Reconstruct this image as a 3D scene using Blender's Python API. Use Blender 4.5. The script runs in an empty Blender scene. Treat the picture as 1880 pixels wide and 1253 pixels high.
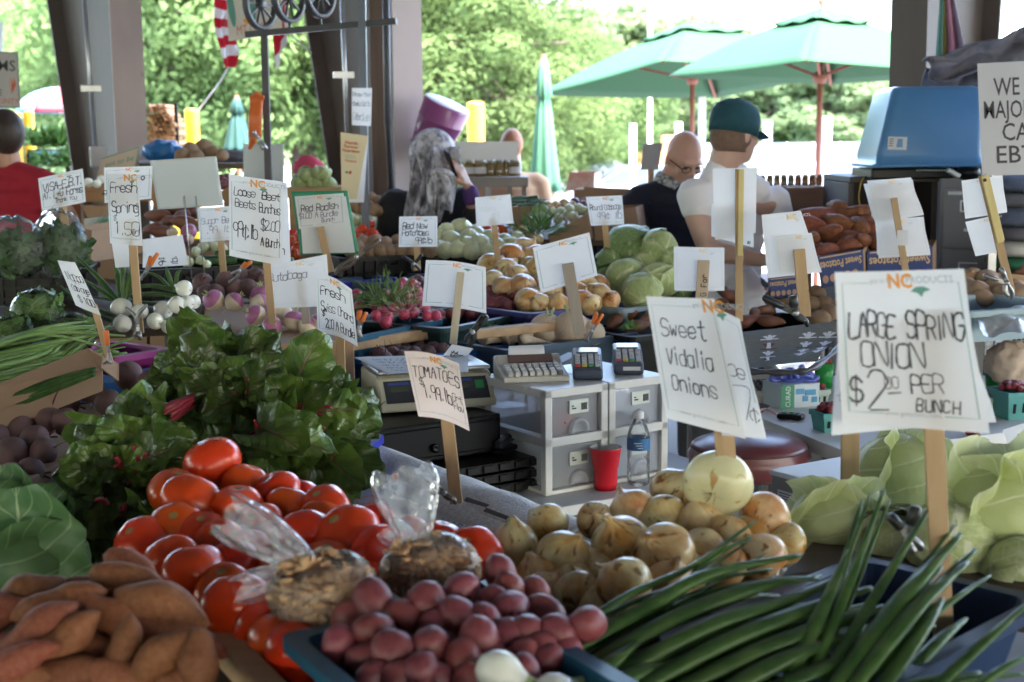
import bpy, bmesh, math, random
from math import sin, cos, pi, radians as rad, hypot, atan2, sqrt
from mathutils import Vector as V, Matrix, noise
SC = bpy.context.scene
COL = SC.collection
random.seed(7)
R = random.Random(11)
F = 2600.0; W0, H0 = 1880.0, 1253.0; CH = 1.65
PITCH = math.atan((626.5-250)/F); ROLL = 0.010
CP = V((0, 0, CH))
_f = V((0, cos(PITCH), -sin(PITCH))); _r0 = V((1, 0, 0)); _u0 = V((0, sin(PITCH), cos(PITCH)))
_r = _r0*cos(ROLL)-_u0*sin(ROLL); _u = _u0*cos(ROLL)+_r0*sin(ROLL)
def ray(px, py):
 return _f + _r*((px-940)/F) - _u*((py-626.5)/F)
def at(px, py, Y):                    # point seen at a photo position, Y metres into the scene
 d = ray(px, py); return CP + d*(Y/d.y)
def on(px, py, z):                    # point seen at a photo position, on the level z
 d = ray(px, py); return CP + d*((z-CH)/d.z)
def pix(p):
 q = V(p)-CP; w = q.dot(_f); return 940+F*q.dot(_r)/w, 626.5-F*q.dot(_u)/w
def hp(px, py, p0, n):                # point on the plane through p0 with normal n
 d = ray(px, py); n = V(n); return CP + d*((V(p0)-CP).dot(n)/d.dot(n))
cam = bpy.data.cameras.new('camera'); co = bpy.data.objects.new('camera', cam); COL.objects.link(co)
mw = Matrix(((_r.x, _u.x, -_f.x), (_r.y, _u.y, -_f.y), (_r.z, _u.z, -_f.z))).to_4x4(); mw.translation = CP
co.matrix_world = mw
cam.sensor_width = 36; cam.lens = F/W0*36; cam.clip_end = 2000; cam.clip_start = .05
cam.dof.use_dof = True; cam.dof.focus_distance = 3.6; cam.dof.aperture_fstop = 4.6
SC.camera = co
MATS = {}
def mat(key, col, rough=.6, col2=None, nscale=8, amount=.5, contrast=.25, stretch=(1, 1, 1), var=0., hue=0., bump=0., bscale=40,
  metal=0., spec=.5, uv=False, sub=0., coat=0., spots=None, trans=0.):
 if key in MATS: return MATS[key]
 m = bpy.data.materials.new(key); m.use_nodes = True; MATS[key] = m
 nt = m.node_tree; N = nt.nodes; L = nt.links; b = N['Principled BSDF']
 b.inputs['Roughness'].default_value = rough; b.inputs['Metallic'].default_value = metal
 b.inputs['Specular IOR Level'].default_value = spec
 if coat: b.inputs['Coat Weight'].default_value = coat; b.inputs['Coat Roughness'].default_value = .12
 if sub:
  b.inputs['Subsurface Weight'].default_value = sub; b.inputs['Subsurface Radius'].default_value = (.02, .012, .006); b.inputs['Subsurface Scale'].default_value = .5
 if trans: b.inputs['Transmission Weight'].default_value = trans
 c = (*col[:3], 1)
 b.inputs['Base Color'].default_value = c
 tc = N.new('ShaderNodeTexCoord'); oi = N.new('ShaderNodeObjectInfo')
 mp = N.new('ShaderNodeMapping'); mp.inputs['Scale'].default_value = stretch
 L.new(tc.outputs['UV' if uv else 'Object'], mp.inputs['Vector'])
 mu = N.new('ShaderNodeMath'); mu.operation = 'MULTIPLY'; mu.inputs[1].default_value = 37.; L.new(oi.outputs['Random'], mu.inputs[0])
 L.new(mu.outputs[0], mp.inputs['Location'])
 out = None
 if col2 is None and not var:                      # every surface keeps a little unevenness
  col2 = tuple(x*.82 for x in col[:3]); amount = .6
 if col2 is not None:
  nz = N.new('ShaderNodeTexNoise'); nz.inputs['Scale'].default_value = nscale; nz.inputs['Detail'].default_value = 4; nz.inputs['Roughness'].default_value = .6
  L.new(mp.outputs[0], nz.inputs['Vector'])
  mr = N.new('ShaderNodeMapRange'); mr.inputs['From Min'].default_value = .5-contrast; mr.inputs['From Max'].default_value = .5+contrast
  mr.inputs['To Max'].default_value = min(1, amount*1.6)
  L.new(nz.outputs['Fac'], mr.inputs['Value'])
  mx = N.new('ShaderNodeMix'); mx.data_type = 'RGBA'; mx.inputs[6].default_value = c; mx.inputs[7].default_value = (*col2[:3], 1)
  L.new(mr.outputs[0], mx.inputs[0]); out = mx.outputs[2]
 if spots:
  sc_, th, scol = spots
  vo = N.new('ShaderNodeTexNoise'); vo.inputs['Scale'].default_value = sc_; vo.inputs['Detail'].default_value = 2
  L.new(mp.outputs[0], vo.inputs['Vector'])
  mr2 = N.new('ShaderNodeMapRange'); mr2.inputs['From Min'].default_value = th; mr2.inputs['From Max'].default_value = th+.06
  L.new(vo.outputs['Fac'], mr2.inputs['Value'])
  mx2 = N.new('ShaderNodeMix'); mx2.data_type = 'RGBA'; mx2.inputs[6].default_value = c; mx2.inputs[7].default_value = (*scol, 1)
  if out is not None: L.new(out, mx2.inputs[6])
  L.new(mr2.outputs[0], mx2.inputs[0]); out = mx2.outputs[2]
 if var or hue:
  hs = N.new('ShaderNodeHueSaturation')
  if out is not None: L.new(out, hs.inputs['Color'])
  else: hs.inputs['Color'].default_value = c
  a = N.new('ShaderNodeMapRange'); a.inputs['To Min'].default_value = 1-var; a.inputs['To Max'].default_value = 1+var*.7; L.new(oi.outputs['Random'], a.inputs['Value']); L.new(a.outputs[0], hs.inputs['Value'])
  m3 = N.new('ShaderNodeMath'); m3.operation = 'FRACT'; L.new(mu.outputs[0], m3.inputs[0])
  a2 = N.new('ShaderNodeMapRange'); a2.inputs['To Min'].default_value = .5-hue; a2.inputs['To Max'].default_value = .5+hue; L.new(m3.outputs[0], a2.inputs['Value']); L.new(a2.outputs[0], hs.inputs['Hue'])
  out = hs.outputs[0]
 if out is not None: L.new(out, b.inputs['Base Color'])
 if bump:
  n2 = N.new('ShaderNodeTexNoise'); n2.inputs['Scale'].default_value = bscale; n2.inputs['Detail'].default_value = 3; L.new(mp.outputs[0], n2.inputs['Vector'])
  bp = N.new('ShaderNodeBump'); bp.inputs['Strength'].default_value = bump; bp.inputs['Distance'].default_value = .004
  L.new(n2.outputs['Fac'], bp.inputs['Height']); L.new(bp.outputs[0], b.inputs['Normal'])
 return m
def wood(key, c1, c2, axis=2, rough=.7, nscale=30):
 st = [1, 1, 1]; st[axis] = .06
 return mat(key, c1, rough, c2, nscale, .6, .22, tuple(st), var=.1, bump=.25, bscale=60)
def clear(key, tint=(.95, .96, .97), gloss=.22, rough=.12, white=0., streak=0.):   # thin clear film: mostly see-through with glossy creases
 if key in MATS: return MATS[key]
 m = bpy.data.materials.new(key); m.use_nodes = True; MATS[key] = m
 N = m.node_tree.nodes; L = m.node_tree.links; N.remove(N['Principled BSDF'])
 t = N.new('ShaderNodeBsdfTransparent'); t.inputs[0].default_value = (*tint, 1)
 g = N.new('ShaderNodeBsdfGlossy'); g.inputs['Roughness'].default_value = rough
 lw = N.new('ShaderNodeLayerWeight'); lw.inputs[0].default_value = gloss
 tc = N.new('ShaderNodeTexCoord'); nz = N.new('ShaderNodeTexNoise'); nz.inputs['Scale'].default_value = 38; nz.inputs['Detail'].default_value = 3
 L.new(tc.outputs['Object'], nz.inputs['Vector'])
 bp = N.new('ShaderNodeBump'); bp.inputs['Strength'].default_value = .7; bp.inputs['Distance'].default_value = .008
 L.new(nz.outputs['Fac'], bp.inputs['Height']); L.new(bp.outputs[0], g.inputs['Normal']); L.new(bp.outputs[0], lw.inputs['Normal'])
 mx = N.new('ShaderNodeMixShader'); L.new(lw.outputs['Fresnel'], mx.inputs[0]); L.new(t.outputs[0], mx.inputs[1]); L.new(g.outputs[0], mx.inputs[2])
 last = mx
 if white:
  d = N.new('ShaderNodeBsdfDiffuse'); d.inputs[0].default_value = (.85, .86, .88, 1); tl = N.new('ShaderNodeBsdfTranslucent'); tl.inputs[0].default_value = (.85, .86, .88, 1)
  m0 = N.new('ShaderNodeMixShader'); L.new(d.outputs[0], m0.inputs[1]); L.new(tl.outputs[0], m0.inputs[2])
  m2 = N.new('ShaderNodeMixShader'); m2.inputs[0].default_value = white
  L.new(mx.outputs[0], m2.inputs[1]); L.new(m0.outputs[0], m2.inputs[2]); last = m2
  if streak:                        # creases running away from the tie, their highlights painted in as white streaks
   mp = N.new('ShaderNodeMapping'); mp.inputs['Scale'].default_value = (10, 3.2, 1); L.new(tc.outputs['UV'], mp.inputs['Vector'])
   n3 = N.new('ShaderNodeTexNoise'); n3.inputs['Scale'].default_value = 1.; n3.inputs['Detail'].default_value = 2; L.new(mp.outputs[0], n3.inputs['Vector'])
   r3 = N.new('ShaderNodeMapRange'); r3.inputs['From Min'].default_value = .36; r3.inputs['From Max'].default_value = .80; r3.inputs['To Min'].default_value = white; r3.inputs['To Max'].default_value = streak
   L.new(n3.outputs['Fac'], r3.inputs['Value']); L.new(r3.outputs[0], m2.inputs[0])
 L.new(last.outputs[0], N['Material Output'].inputs[0])
 return m
def leafmat(key, c, c2, vein, nveins=7., vw=.035, rough=.45, bumpy=.5, var=.2, transl=.25, nscale=14, edge=None, spec=.4):
 """leaf with a midrib and side veins drawn from its own UV (u across -1..1 -> 0..1, v along)"""
 if key in MATS: return MATS[key]
 m = bpy.data.materials.new(key); m.use_nodes = True; MATS[key] = m
 N = m.node_tree.nodes; L = m.node_tree.links; b = N['Principled BSDF']; b.inputs['Roughness'].default_value = rough; b.inputs['Specular IOR Level'].default_value = spec
 def mth(op, a, bb=None):
  n = N.new('ShaderNodeMath'); n.operation = op
  for i, x in enumerate((a, bb)):
   if x is None: continue
   if isinstance(x, (int, float)): n.inputs[i].default_value = x
   else: L.new(x, n.inputs[i])
  return n.outputs[0]
 tc = N.new('ShaderNodeTexCoord'); sp = N.new('ShaderNodeSeparateXYZ'); L.new(tc.outputs['UV'], sp.inputs[0])
 nz = N.new('ShaderNodeTexNoise'); nz.inputs['Scale'].default_value = nscale; nz.inputs['Detail'].default_value = 3; L.new(tc.outputs['Object'], nz.inputs['Vector'])
 wob = mth('MULTIPLY', mth('SUBTRACT', nz.outputs['Fac'], .5), .12)
 au = mth('ABSOLUTE', mth('ADD', mth('SUBTRACT', sp.outputs[0], .5), mth('MULTIPLY', wob, .3)))
 mid = mth('SUBTRACT', 1., mth('MINIMUM', 1., mth('DIVIDE', au, mth('SUBTRACT', vw*1.3, mth('MULTIPLY', sp.outputs[1], vw)))))
 fr = mth('FRACT', mth('MULTIPLY', mth('ADD', mth('SUBTRACT', sp.outputs[1], mth('MULTIPLY', au, .75)), wob), nveins))
 side = mth('SUBTRACT', 1., mth('MINIMUM', 1., mth('DIVIDE', mth('ABSOLUTE', mth('SUBTRACT', fr, .5)), .07)))
 ve = mth('MAXIMUM', mth('MINIMUM', mth('MULTIPLY', mid, 2.), 1.), mth('MULTIPLY', side, .6))
 mx = N.new('ShaderNodeMix'); mx.data_type = 'RGBA'; mx.inputs[6].default_value = (*c, 1); mx.inputs[7].default_value = (*c2, 1)
 mr = N.new('ShaderNodeMapRange'); mr.inputs['From Min'].default_value = .32; mr.inputs['From Max'].default_value = .68; L.new(nz.outputs['Fac'], mr.inputs['Value']); L.new(mr.outputs[0], mx.inputs[0])
 last = mx.outputs[2]
 if edge:
  me = N.new('ShaderNodeMix'); me.data_type = 'RGBA'; L.new(last, me.inputs[6]); me.inputs[7].default_value = (*edge, 1)
  L.new(mth('MULTIPLY', mth('MAXIMUM', 0., mth('SUBTRACT', mth('MAXIMUM', mth('MULTIPLY', au, 2.), sp.outputs[1]), .8)), 4.), me.inputs[0]); last = me.outputs[2]
 mv = N.new('ShaderNodeMix'); mv.data_type = 'RGBA'; L.new(last, mv.inputs[6]); mv.inputs[7].default_value = (*vein, 1); L.new(ve, mv.inputs[0])
 hs = N.new('ShaderNodeHueSaturation'); oi = N.new('ShaderNodeNewGeometry'); L.new(mv.outputs[2], hs.inputs['Color'])
 a = N.new('ShaderNodeMapRange'); a.inputs['To Min'].default_value = 1-var; a.inputs['To Max'].default_value = 1+var; L.new(oi.outputs['Random Per Island'], a.inputs['Value']); L.new(a.outputs[0], hs.inputs['Value'])
 L.new(hs.outputs[0], b.inputs['Base Color'])
 bp = N.new('ShaderNodeBump'); bp.inputs['Strength'].default_value = bumpy; bp.inputs['Distance'].default_value = .006
 n2 = N.new('ShaderNodeTexNoise'); n2.inputs['Scale'].default_value = 45; L.new(tc.outputs['Object'], n2.inputs['Vector'])
 L.new(mth('ADD', n2.outputs['Fac'], mth('MULTIPLY', ve, -.5)), bp.inputs['Height']); L.new(bp.outputs[0], b.inputs['Normal'])
 if transl:
  tl = N.new('ShaderNodeBsdfTranslucent'); L.new(hs.outputs[0], tl.inputs[0])
  ms = N.new('ShaderNodeMixShader'); ms.inputs[0].default_value = transl; L.new(b.outputs[0], ms.inputs[1]); L.new(tl.outputs[0], ms.inputs[2])
  L.new(ms.outputs[0], N['Material Output'].inputs[0])
 return m
def fr(d, up=V((0, 0, 1))):           # two axes across a direction
 d = V(d).normalized()
 if abs(d.dot(up)) > .95: up = V((0, 1, 0))
 a = d.cross(up).normalized(); return a, a.cross(d).normalized()
def cr(pts, n=6):                     # smooth curve through points (tuples of any length)
 P = [tuple(p) for p in pts]
 if len(P) < 3: return [tuple(a+(b-a)*i/n for a, b in zip(P[0], P[1])) for i in range(n+1)]
 o = []
 for i in range(len(P)-1):
  p0 = P[max(i-1, 0)]; p1 = P[i]; p2 = P[i+1]; p3 = P[min(i+2, len(P)-1)]
  for k in range(n):
   t = k/n; o.append(tuple(.5*(2*b+(c-a)*t+(2*a-5*b+4*c-d)*t*t+(3*b-a-3*c+d)*t**3) for a, b, c, d in zip(p0, p1, p2, p3)))
 o.append(P[-1]); return o
class MB:
 def __init__(s): s.v = []; s.f = []; s.m = []; s.s = []; s.uv = {}
 def add(s, vs, fs, m=0, sm=True, uv=None):
  o = len(s.v); s.v += [V(p) for p in vs]
  if uv:
   for i, t in enumerate(uv): s.uv[o+i] = t
  for f in fs: s.f.append(tuple(o+i for i in f)); s.m.append(m); s.s.append(sm)
  return s
 def box(s, c, d, rot=None, m=0, taper=None):    # taper: scale of the top in x, y
  x, y, z = d[0]/2, d[1]/2, d[2]/2; tx, ty = taper or (1, 1)
  p = [V(q) for q in ((-x, -y, -z), (x, -y, -z), (x, y, -z), (-x, y, -z), (-x*tx, -y*ty, z), (x*tx, -y*ty, z), (x*tx, y*ty, z), (-x*tx, y*ty, z))]
  M = rot if isinstance(rot, Matrix) else Matrix.Rotation(rot or 0, 3, 'Z')
  p = [M @ q+V(c) for q in p]
  return s.add(p, [(3, 2, 1, 0), (4, 5, 6, 7), (0, 1, 5, 4), (1, 2, 6, 5), (2, 3, 7, 6), (3, 0, 4, 7)], m, False)
 def bar(s, a, b, w, h=None, m=0, up=V((0, 0, 1))):       # square bar between two points
  a, b = V(a), V(b); h = h or w; x, y = fr(b-a, up); vs = []
  for p in (a, b):
   for i, j in ((-1, -1), (1, -1), (1, 1), (-1, 1)): vs.append(p+x*(w/2*i)+y*(h/2*j))
  return s.add(vs, [(3, 2, 1, 0), (4, 5, 6, 7), (0, 1, 5, 4), (1, 2, 6, 5), (2, 3, 7, 6), (3, 0, 4, 7)], m, False)
 def tube(s, pts, r, seg=8, m=0, cap=True, flat=1., up=V((0, 0, 1))):
  P = [V(p) for p in pts]; n = len(P); r = r if isinstance(r, (list, tuple)) else [r]*n; vs = []; uv = []
  x = None
  for i, p in enumerate(P):
   d = (P[min(i+1, n-1)]-P[max(i-1, 0)]).normalized()
   if x is None: x, y = fr(d, up)
   else:
    x = (x-d*x.dot(d)).normalized(); y = x.cross(d)
   for k in range(seg):
    a = 2*pi*k/seg; vs.append(p+x*(cos(a)*r[i])+y*(sin(a)*r[i]*flat)); uv.append((k/seg, i/(n-1)))
  fs = [(i*seg+k, i*seg+(k+1) % seg, (i+1)*seg+(k+1) % seg, (i+1)*seg+k) for i in range(n-1) for k in range(seg)]
  if cap: fs += [tuple(range(seg))[::-1], tuple((n-1)*seg+k for k in range(seg))]
  return s.add(vs, fs, m, True, uv)
 def lathe(s, prof, seg=24, c=(0, 0, 0), m=0, axis=None, fn=None, ms=None):   # prof: (r, z)
  vs = []; uv = []; n = len(prof); Mx = axis or Matrix.Identity(3)
  for i, (r, z) in enumerate(prof):
   for k in range(seg):
    a = 2*pi*k/seg; q = r*(fn(a, i/(n-1)) if fn else 1)
    vs.append(Mx @ V((q*cos(a), q*sin(a), z))+V(c)); uv.append((k/seg, i/(n-1)))
  o = len(s.v)
  for i in range(n-1):
   s.m += [ms[i] if ms else m]*seg; s.s += [True]*seg
   s.f += [(o+i*seg+k, o+i*seg+(k+1) % seg, o+(i+1)*seg+(k+1) % seg, o+(i+1)*seg+k) for k in range(seg)]
  s.v += vs
  for i, t in enumerate(uv): s.uv[o+i] = t
  return s
 def ball(s, c, r, seg=20, rings=12, m=0, fn=None, rot=None):   # ellipsoid; fn(dir) -> scale
  r = r if isinstance(r, (tuple, list)) else (r, r, r); vs = []; uv = []
  Mx = rot or Matrix.Identity(3)
  for i in range(rings+1):
   t = pi*i/rings
   for k in range(seg):
    a = 2*pi*k/seg; d = V((sin(t)*cos(a), sin(t)*sin(a), cos(t))); q = fn(d) if fn else 1
    vs.append(Mx @ V((d.x*r[0]*q, d.y*r[1]*q, d.z*r[2]*q))+V(c)); uv.append((k/seg, 1-i/rings))
  fs = [(i*seg+k, (i+1)*seg+k, (i+1)*seg+(k+1) % seg, i*seg+(k+1) % seg) for i in range(rings) for k in range(seg)]
  return s.add(vs, fs, m, True, uv)
 def grid(s, fn, nu, nv, m=0, sm=True, flip=False):
  vs = [fn(i/nu, j/nv) for j in range(nv+1) for i in range(nu+1)]; uv = [(i/nu, j/nv) for j in range(nv+1) for i in range(nu+1)]
  w = nu+1; fs = [(j*w+i, j*w+i+1, (j+1)*w+i+1, (j+1)*w+i) for j in range(nv) for i in range(nu)]
  if flip: fs = [f[::-1] for f in fs]
  return s.add(vs, fs, m, sm, uv)
 def prism(s, poly, a, b, m=0):                 # poly in 3-D, swept from +a to +b
  n = len(poly); a, b = V(a), V(b)
  vs = [V(p)+a for p in poly]+[V(p)+b for p in poly]
  return s.add(vs, [tuple(range(n))[::-1], tuple(range(n, 2*n))]+[(i, (i+1) % n, n+(i+1) % n, n+i) for i in range(n)], m, False)
 def mesh(s, name, mats, org=None):
  me = bpy.data.meshes.new(name); o = V(org) if org is not None else None
  me.from_pydata([tuple(p-o) if o is not None else tuple(p) for p in s.v], [], s.f)
  mats = mats if isinstance(mats, (list, tuple)) else [mats]
  for q in mats: me.materials.append(q)
  me.polygons.foreach_set('material_index', s.m); me.polygons.foreach_set('use_smooth', s.s)
  if s.uv:
   u = me.uv_layers.new(name='UVMap').data
   for l in me.loops: u[l.index].uv = s.uv.get(l.vertex_index, (0, 0))
  me.update(); return me
 def build(s, name, mats, parent=None, bevel=0, remesh=0, smooth=0, sub=0, solid=0, world=True, loc=None):
  org = None
  if parent is not None and world: org = parent.get('org')
  if loc is not None: org = loc
  o = bpy.data.objects.new(name, s.mesh(name, mats, org)); COL.objects.link(o)
  if parent is not None: o.parent = parent
  if loc is not None: o.location = loc if parent is None else (0, 0, 0)
  if solid: q = o.modifiers.new('solid', 'SOLIDIFY'); q.thickness = solid; q.offset = 0
  if remesh:
   q = o.modifiers.new('remesh', 'REMESH'); q.mode = 'VOXEL'; q.voxel_size = remesh; q.use_smooth_shade = True
  if smooth: q = o.modifiers.new('smooth', 'SMOOTH'); q.factor = .5; q.iterations = smooth
  if sub: q = o.modifiers.new('sub', 'SUBSURF'); q.levels = sub; q.render_levels = sub
  if bevel: q = o.modifiers.new('bevel', 'BEVEL'); q.width = bevel; q.segments = 2; q.limit_method = 'ANGLE'; q.harden_normals = False
  return o
def tag(o, label, cat, group=None):
 o['label'] = label; o['category'] = cat
 if group: o['group'] = group
 return o
def thing(name, label, cat, loc=(0, 0, 0), rot=0, group=None, local=False):
 """Empty at the base of a thing; parts are then built in world coordinates (or in its own frame when local)"""
 o = bpy.data.objects.new(name, None); COL.objects.link(o); o.location = loc; o.rotation_euler = (0, 0, rot); o.empty_display_size = .05
 if not local: o['org'] = tuple(loc)
 return tag(o, label, cat, group)
def struct(name, mb, mats, **k):
 o = mb.build(name, mats, **k); o['kind'] = 'structure'; return o
def dup(o, loc=None, rot=None, scale=None, label=None, group=None):
 def cp(a, par):
  c = a.copy(); COL.objects.link(c)
  if par: c.parent = par
  for ch in kids.get(a.name, ()): cp(ch, c)
  return c
 kids = {}
 def walk(a):
  kids[a.name] = list(a.children)
  for ch in a.children: walk(ch)
 walk(o); c = cp(o, None)
 if loc is not None: c.location = loc
 if rot is not None: c.rotation_euler = rot
 if scale is not None: c.scale = scale if isinstance(scale, (tuple, list)) else (scale,)*3
 if label: c['label'] = label
 if group: c['group'] = group
 return c
def inst(name, me, label, cat, group, loc, rot=(0, 0, 0), scale=1.):
 o = bpy.data.objects.new(name, me); COL.objects.link(o); o.location = loc; o.rotation_euler = rot
 o.scale = scale if isinstance(scale, (tuple, list)) else (scale,)*3
 return tag(o, label, cat, group)
A30 = rad(31); U = V((cos(A30), sin(A30), 0)); T = V((-sin(A30), cos(A30), 0)); Z = V((0, 0, 1))
wd = bpy.data.worlds.new('World'); SC.world = wd; wd.use_nodes = True
wn = wd.node_tree.nodes; wl = wd.node_tree.links; bg = wn['Background']
SUN_EL, SUN_AZ = rad(60), rad(150)      # azimuth of the sun measured from +Y towards +X
sky = wn.new('ShaderNodeTexSky'); sky.sky_type = 'NISHITA'; sky.sun_disc = False; sky.sun_elevation = SUN_EL; sky.sun_rotation = SUN_AZ
sky.air_density = 1.0; sky.dust_density = 3.0; sky.ozone_density = 1.0
hs = wn.new('ShaderNodeHueSaturation'); hs.inputs['Saturation'].default_value = 1.0
wl.new(sky.outputs[0], hs.inputs['Color']); wl.new(hs.outputs[0], bg.inputs['Color']); bg.inputs['Strength'].default_value = .15
sl = bpy.data.lights.new('sun', 'SUN'); sl.energy = 1.5; sl.angle = rad(12); sl.color = (1, .97, .92)
so = bpy.data.objects.new('sun', sl); COL.objects.link(so)
sd = V((sin(SUN_AZ)*cos(SUN_EL), cos(SUN_AZ)*cos(SUN_EL), sin(SUN_EL))); so.rotation_euler = sd.to_track_quat('Z', 'Y').to_euler(); so.location = (0, 0, 30)
SC.view_settings.view_transform = 'Standard'; SC.view_settings.look = 'None'; SC.view_settings.gamma = 1; SC.view_settings.exposure = 4.42
SC.cycles.max_bounces = 7; SC.cycles.diffuse_bounces = 4; SC.cycles.transparent_max_bounces = 24; SC.cycles.glossy_bounces = 3
SC.cycles.sample_clamp_indirect = 4
try: SC.cycles.use_denoising = True; SC.cycles.denoiser = 'OPENIMAGEDENOISE'
except Exception: pass
m_conc = mat('concrete', (.20, .198, .20), .85, (.19, .185, .18), 3, .5, bump=.2, bscale=60)
m_lot = mat('pale_asphalt', (.21, .215, .23), .9, (.17, .175, .19), .7, .5)
m_grass = mat('grass', (.16, .26, .06), .9, (.10, .18, .04), .6, .6)
struct('ground', MB().grid(lambda u, v: V((-400+800*u, -200+900*v, -.56)), 20, 20), m_grass)
struct('parking_lot', MB().grid(lambda u, v: V((-70+150*u, -60+140*v, -.5)), 4, 4), m_lot)
SE = V((.914, -.405, 0)); SN = V((.405, .914, 0)); SP = V((-.6, 8.3, 0))+SN*.5; SA = atan2(SE.y, SE.x)     # the shed's open edge runs along its row of columns
struct('concrete_floor', MB().box(SP-SN*21.3-Z*.3, (52, 44, .6), SA), m_conc)
m_tin = mat('roof_metal', (.30, .295, .305), .6, (.24, .236, .245), 2)
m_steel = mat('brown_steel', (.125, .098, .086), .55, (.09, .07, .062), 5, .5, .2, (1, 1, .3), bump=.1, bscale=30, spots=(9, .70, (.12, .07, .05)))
m_steel2 = mat('lit_flange_steel', (.42, .345, .32), .6, (.35, .28, .255), 4, .4, .2, (1, 1, .4), bump=.1, bscale=30, spots=(11, .70, (.3, .2, .16)))  # column steel with light put into its colour, for the bright near flange
m_galv = mat('galvanised', (.55, .56, .58), .35, (.42, .43, .45), 12, metal=.8)
rf = MB(); rf.box(SP-SN*17.9+Z*3.6, (50, 38, .08), SA)  # roof out of view, its height and reach set to shade the stalls
for k in range(13): rf.bar(SP-SN*(k*3-.8)-SE*25+Z*3.48, SP-SN*(k*3-.8)+SE*25+Z*3.48, .12, .16)
struct('roof', rf, m_tin)
def steel_column(px, Y, wdir, wlen_top, wlen_bot, fw, label, near_m, ztop=3.4, face=None, zref=.9):
 """tapered I-section: near flange plumb, far flange leaning in towards the foot"""
 b = at(px, 300, Y); b.z = 0; w = V((*wdir, 0)).normalized(); n = V((-w.y, w.x, 0))
 t = thing('steel_column', label, 'column', b)
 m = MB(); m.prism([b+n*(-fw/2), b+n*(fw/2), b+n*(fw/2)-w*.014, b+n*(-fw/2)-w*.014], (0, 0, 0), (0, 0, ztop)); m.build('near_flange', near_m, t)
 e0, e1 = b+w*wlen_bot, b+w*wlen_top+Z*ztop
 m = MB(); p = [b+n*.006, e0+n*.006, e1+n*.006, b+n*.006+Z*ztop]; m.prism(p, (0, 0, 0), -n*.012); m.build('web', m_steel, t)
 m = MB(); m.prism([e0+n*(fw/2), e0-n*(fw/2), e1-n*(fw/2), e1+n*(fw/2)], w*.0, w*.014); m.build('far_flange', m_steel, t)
 return t, b, w, n
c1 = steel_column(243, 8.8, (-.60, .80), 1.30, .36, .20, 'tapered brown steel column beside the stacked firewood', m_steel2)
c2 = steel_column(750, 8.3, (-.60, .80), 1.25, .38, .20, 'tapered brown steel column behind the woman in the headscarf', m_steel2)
c3 = steel_column(1664, 6.9, (.75, .66), .7, .5, .20, 'dark steel column behind the upturned blue tub', m_steel)
def conduit(pts, label, boxp=None, clampp=None):
 t = thing('conduit', label, 'pipe', pts[0]); m = MB(); m.tube(pts, .013, 10); m.build('pipe', m_galv, t)
 if clampp is not None:
  m = MB(); m.box(clampp, (.12, .01, .035), .3); m.build('strap', m_galv, t)
 if boxp is not None:
  m = MB(); m.box(boxp, (.11, .07, .13), .3); m.build('outlet_box', mat('grey_plastic', (.5, .5, .52), .5), t, bevel=.01)
conduit([at(176, 285, 8.75), at(150, -60, 8.75)], 'thin metal conduit running down the column beside the firewood', at(182, 288, 8.7), at(167, 163, 8.73))
conduit([at(641, 330, 8.2), at(626, -60, 8.2)], 'thin metal conduit strapped to the column behind the flyer', None, at(631, 138, 8.18))
m_dkwood = wood('dark_brown_wood', (.17, .11, .085), (.10, .065, .05))
o = MB().bar(at(705, 430, 8.1), at(694, -60, 8.1), .10, .09).build('wooden_post', m_dkwood, loc=at(705, 430, 8.1)); tag(o, 'dark brown timber post bolted against the column web', 'post')
o = MB().tube([at(722, 420, 7.9), at(712, 230, 7.9), at(712, 229, 7.9), at(708, -60, 7.9)], [.016, .016, .02, .02], 8).build('black_rod', mat('dark_rod', (.06, .06, .07), .5), loc=at(722, 420, 7.9)); tag(o, 'dark rod standing in front of the brown timber post', 'rod')
m_bark = mat('bark', (.12, .09, .07), .95, (.07, .05, .04), 6, bump=.6, bscale=15)
def crownmat(key, a, b):
 m = mat(key, a, .6, b, 1.1, .65, .2, var=.12, hue=.012, spec=.08)
 N = m.node_tree.nodes; L = m.node_tree.links; p = N['Principled BSDF']; src = p.inputs['Base Color'].links[0].from_socket
 tl = N.new('ShaderNodeBsdfTranslucent'); L.new(src, tl.inputs[0]); ms = N.new('ShaderNodeMixShader'); ms.inputs[0].default_value = .5
 L.new(p.outputs[0], ms.inputs[1]); L.new(tl.outputs[0], ms.inputs[2]); L.new(ms.outputs[0], N['Material Output'].inputs[0]); return m
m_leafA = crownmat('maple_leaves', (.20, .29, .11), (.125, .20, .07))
m_leafB = crownmat('wood_leaves', (.17, .23, .11), (.11, .165, .075))
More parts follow.
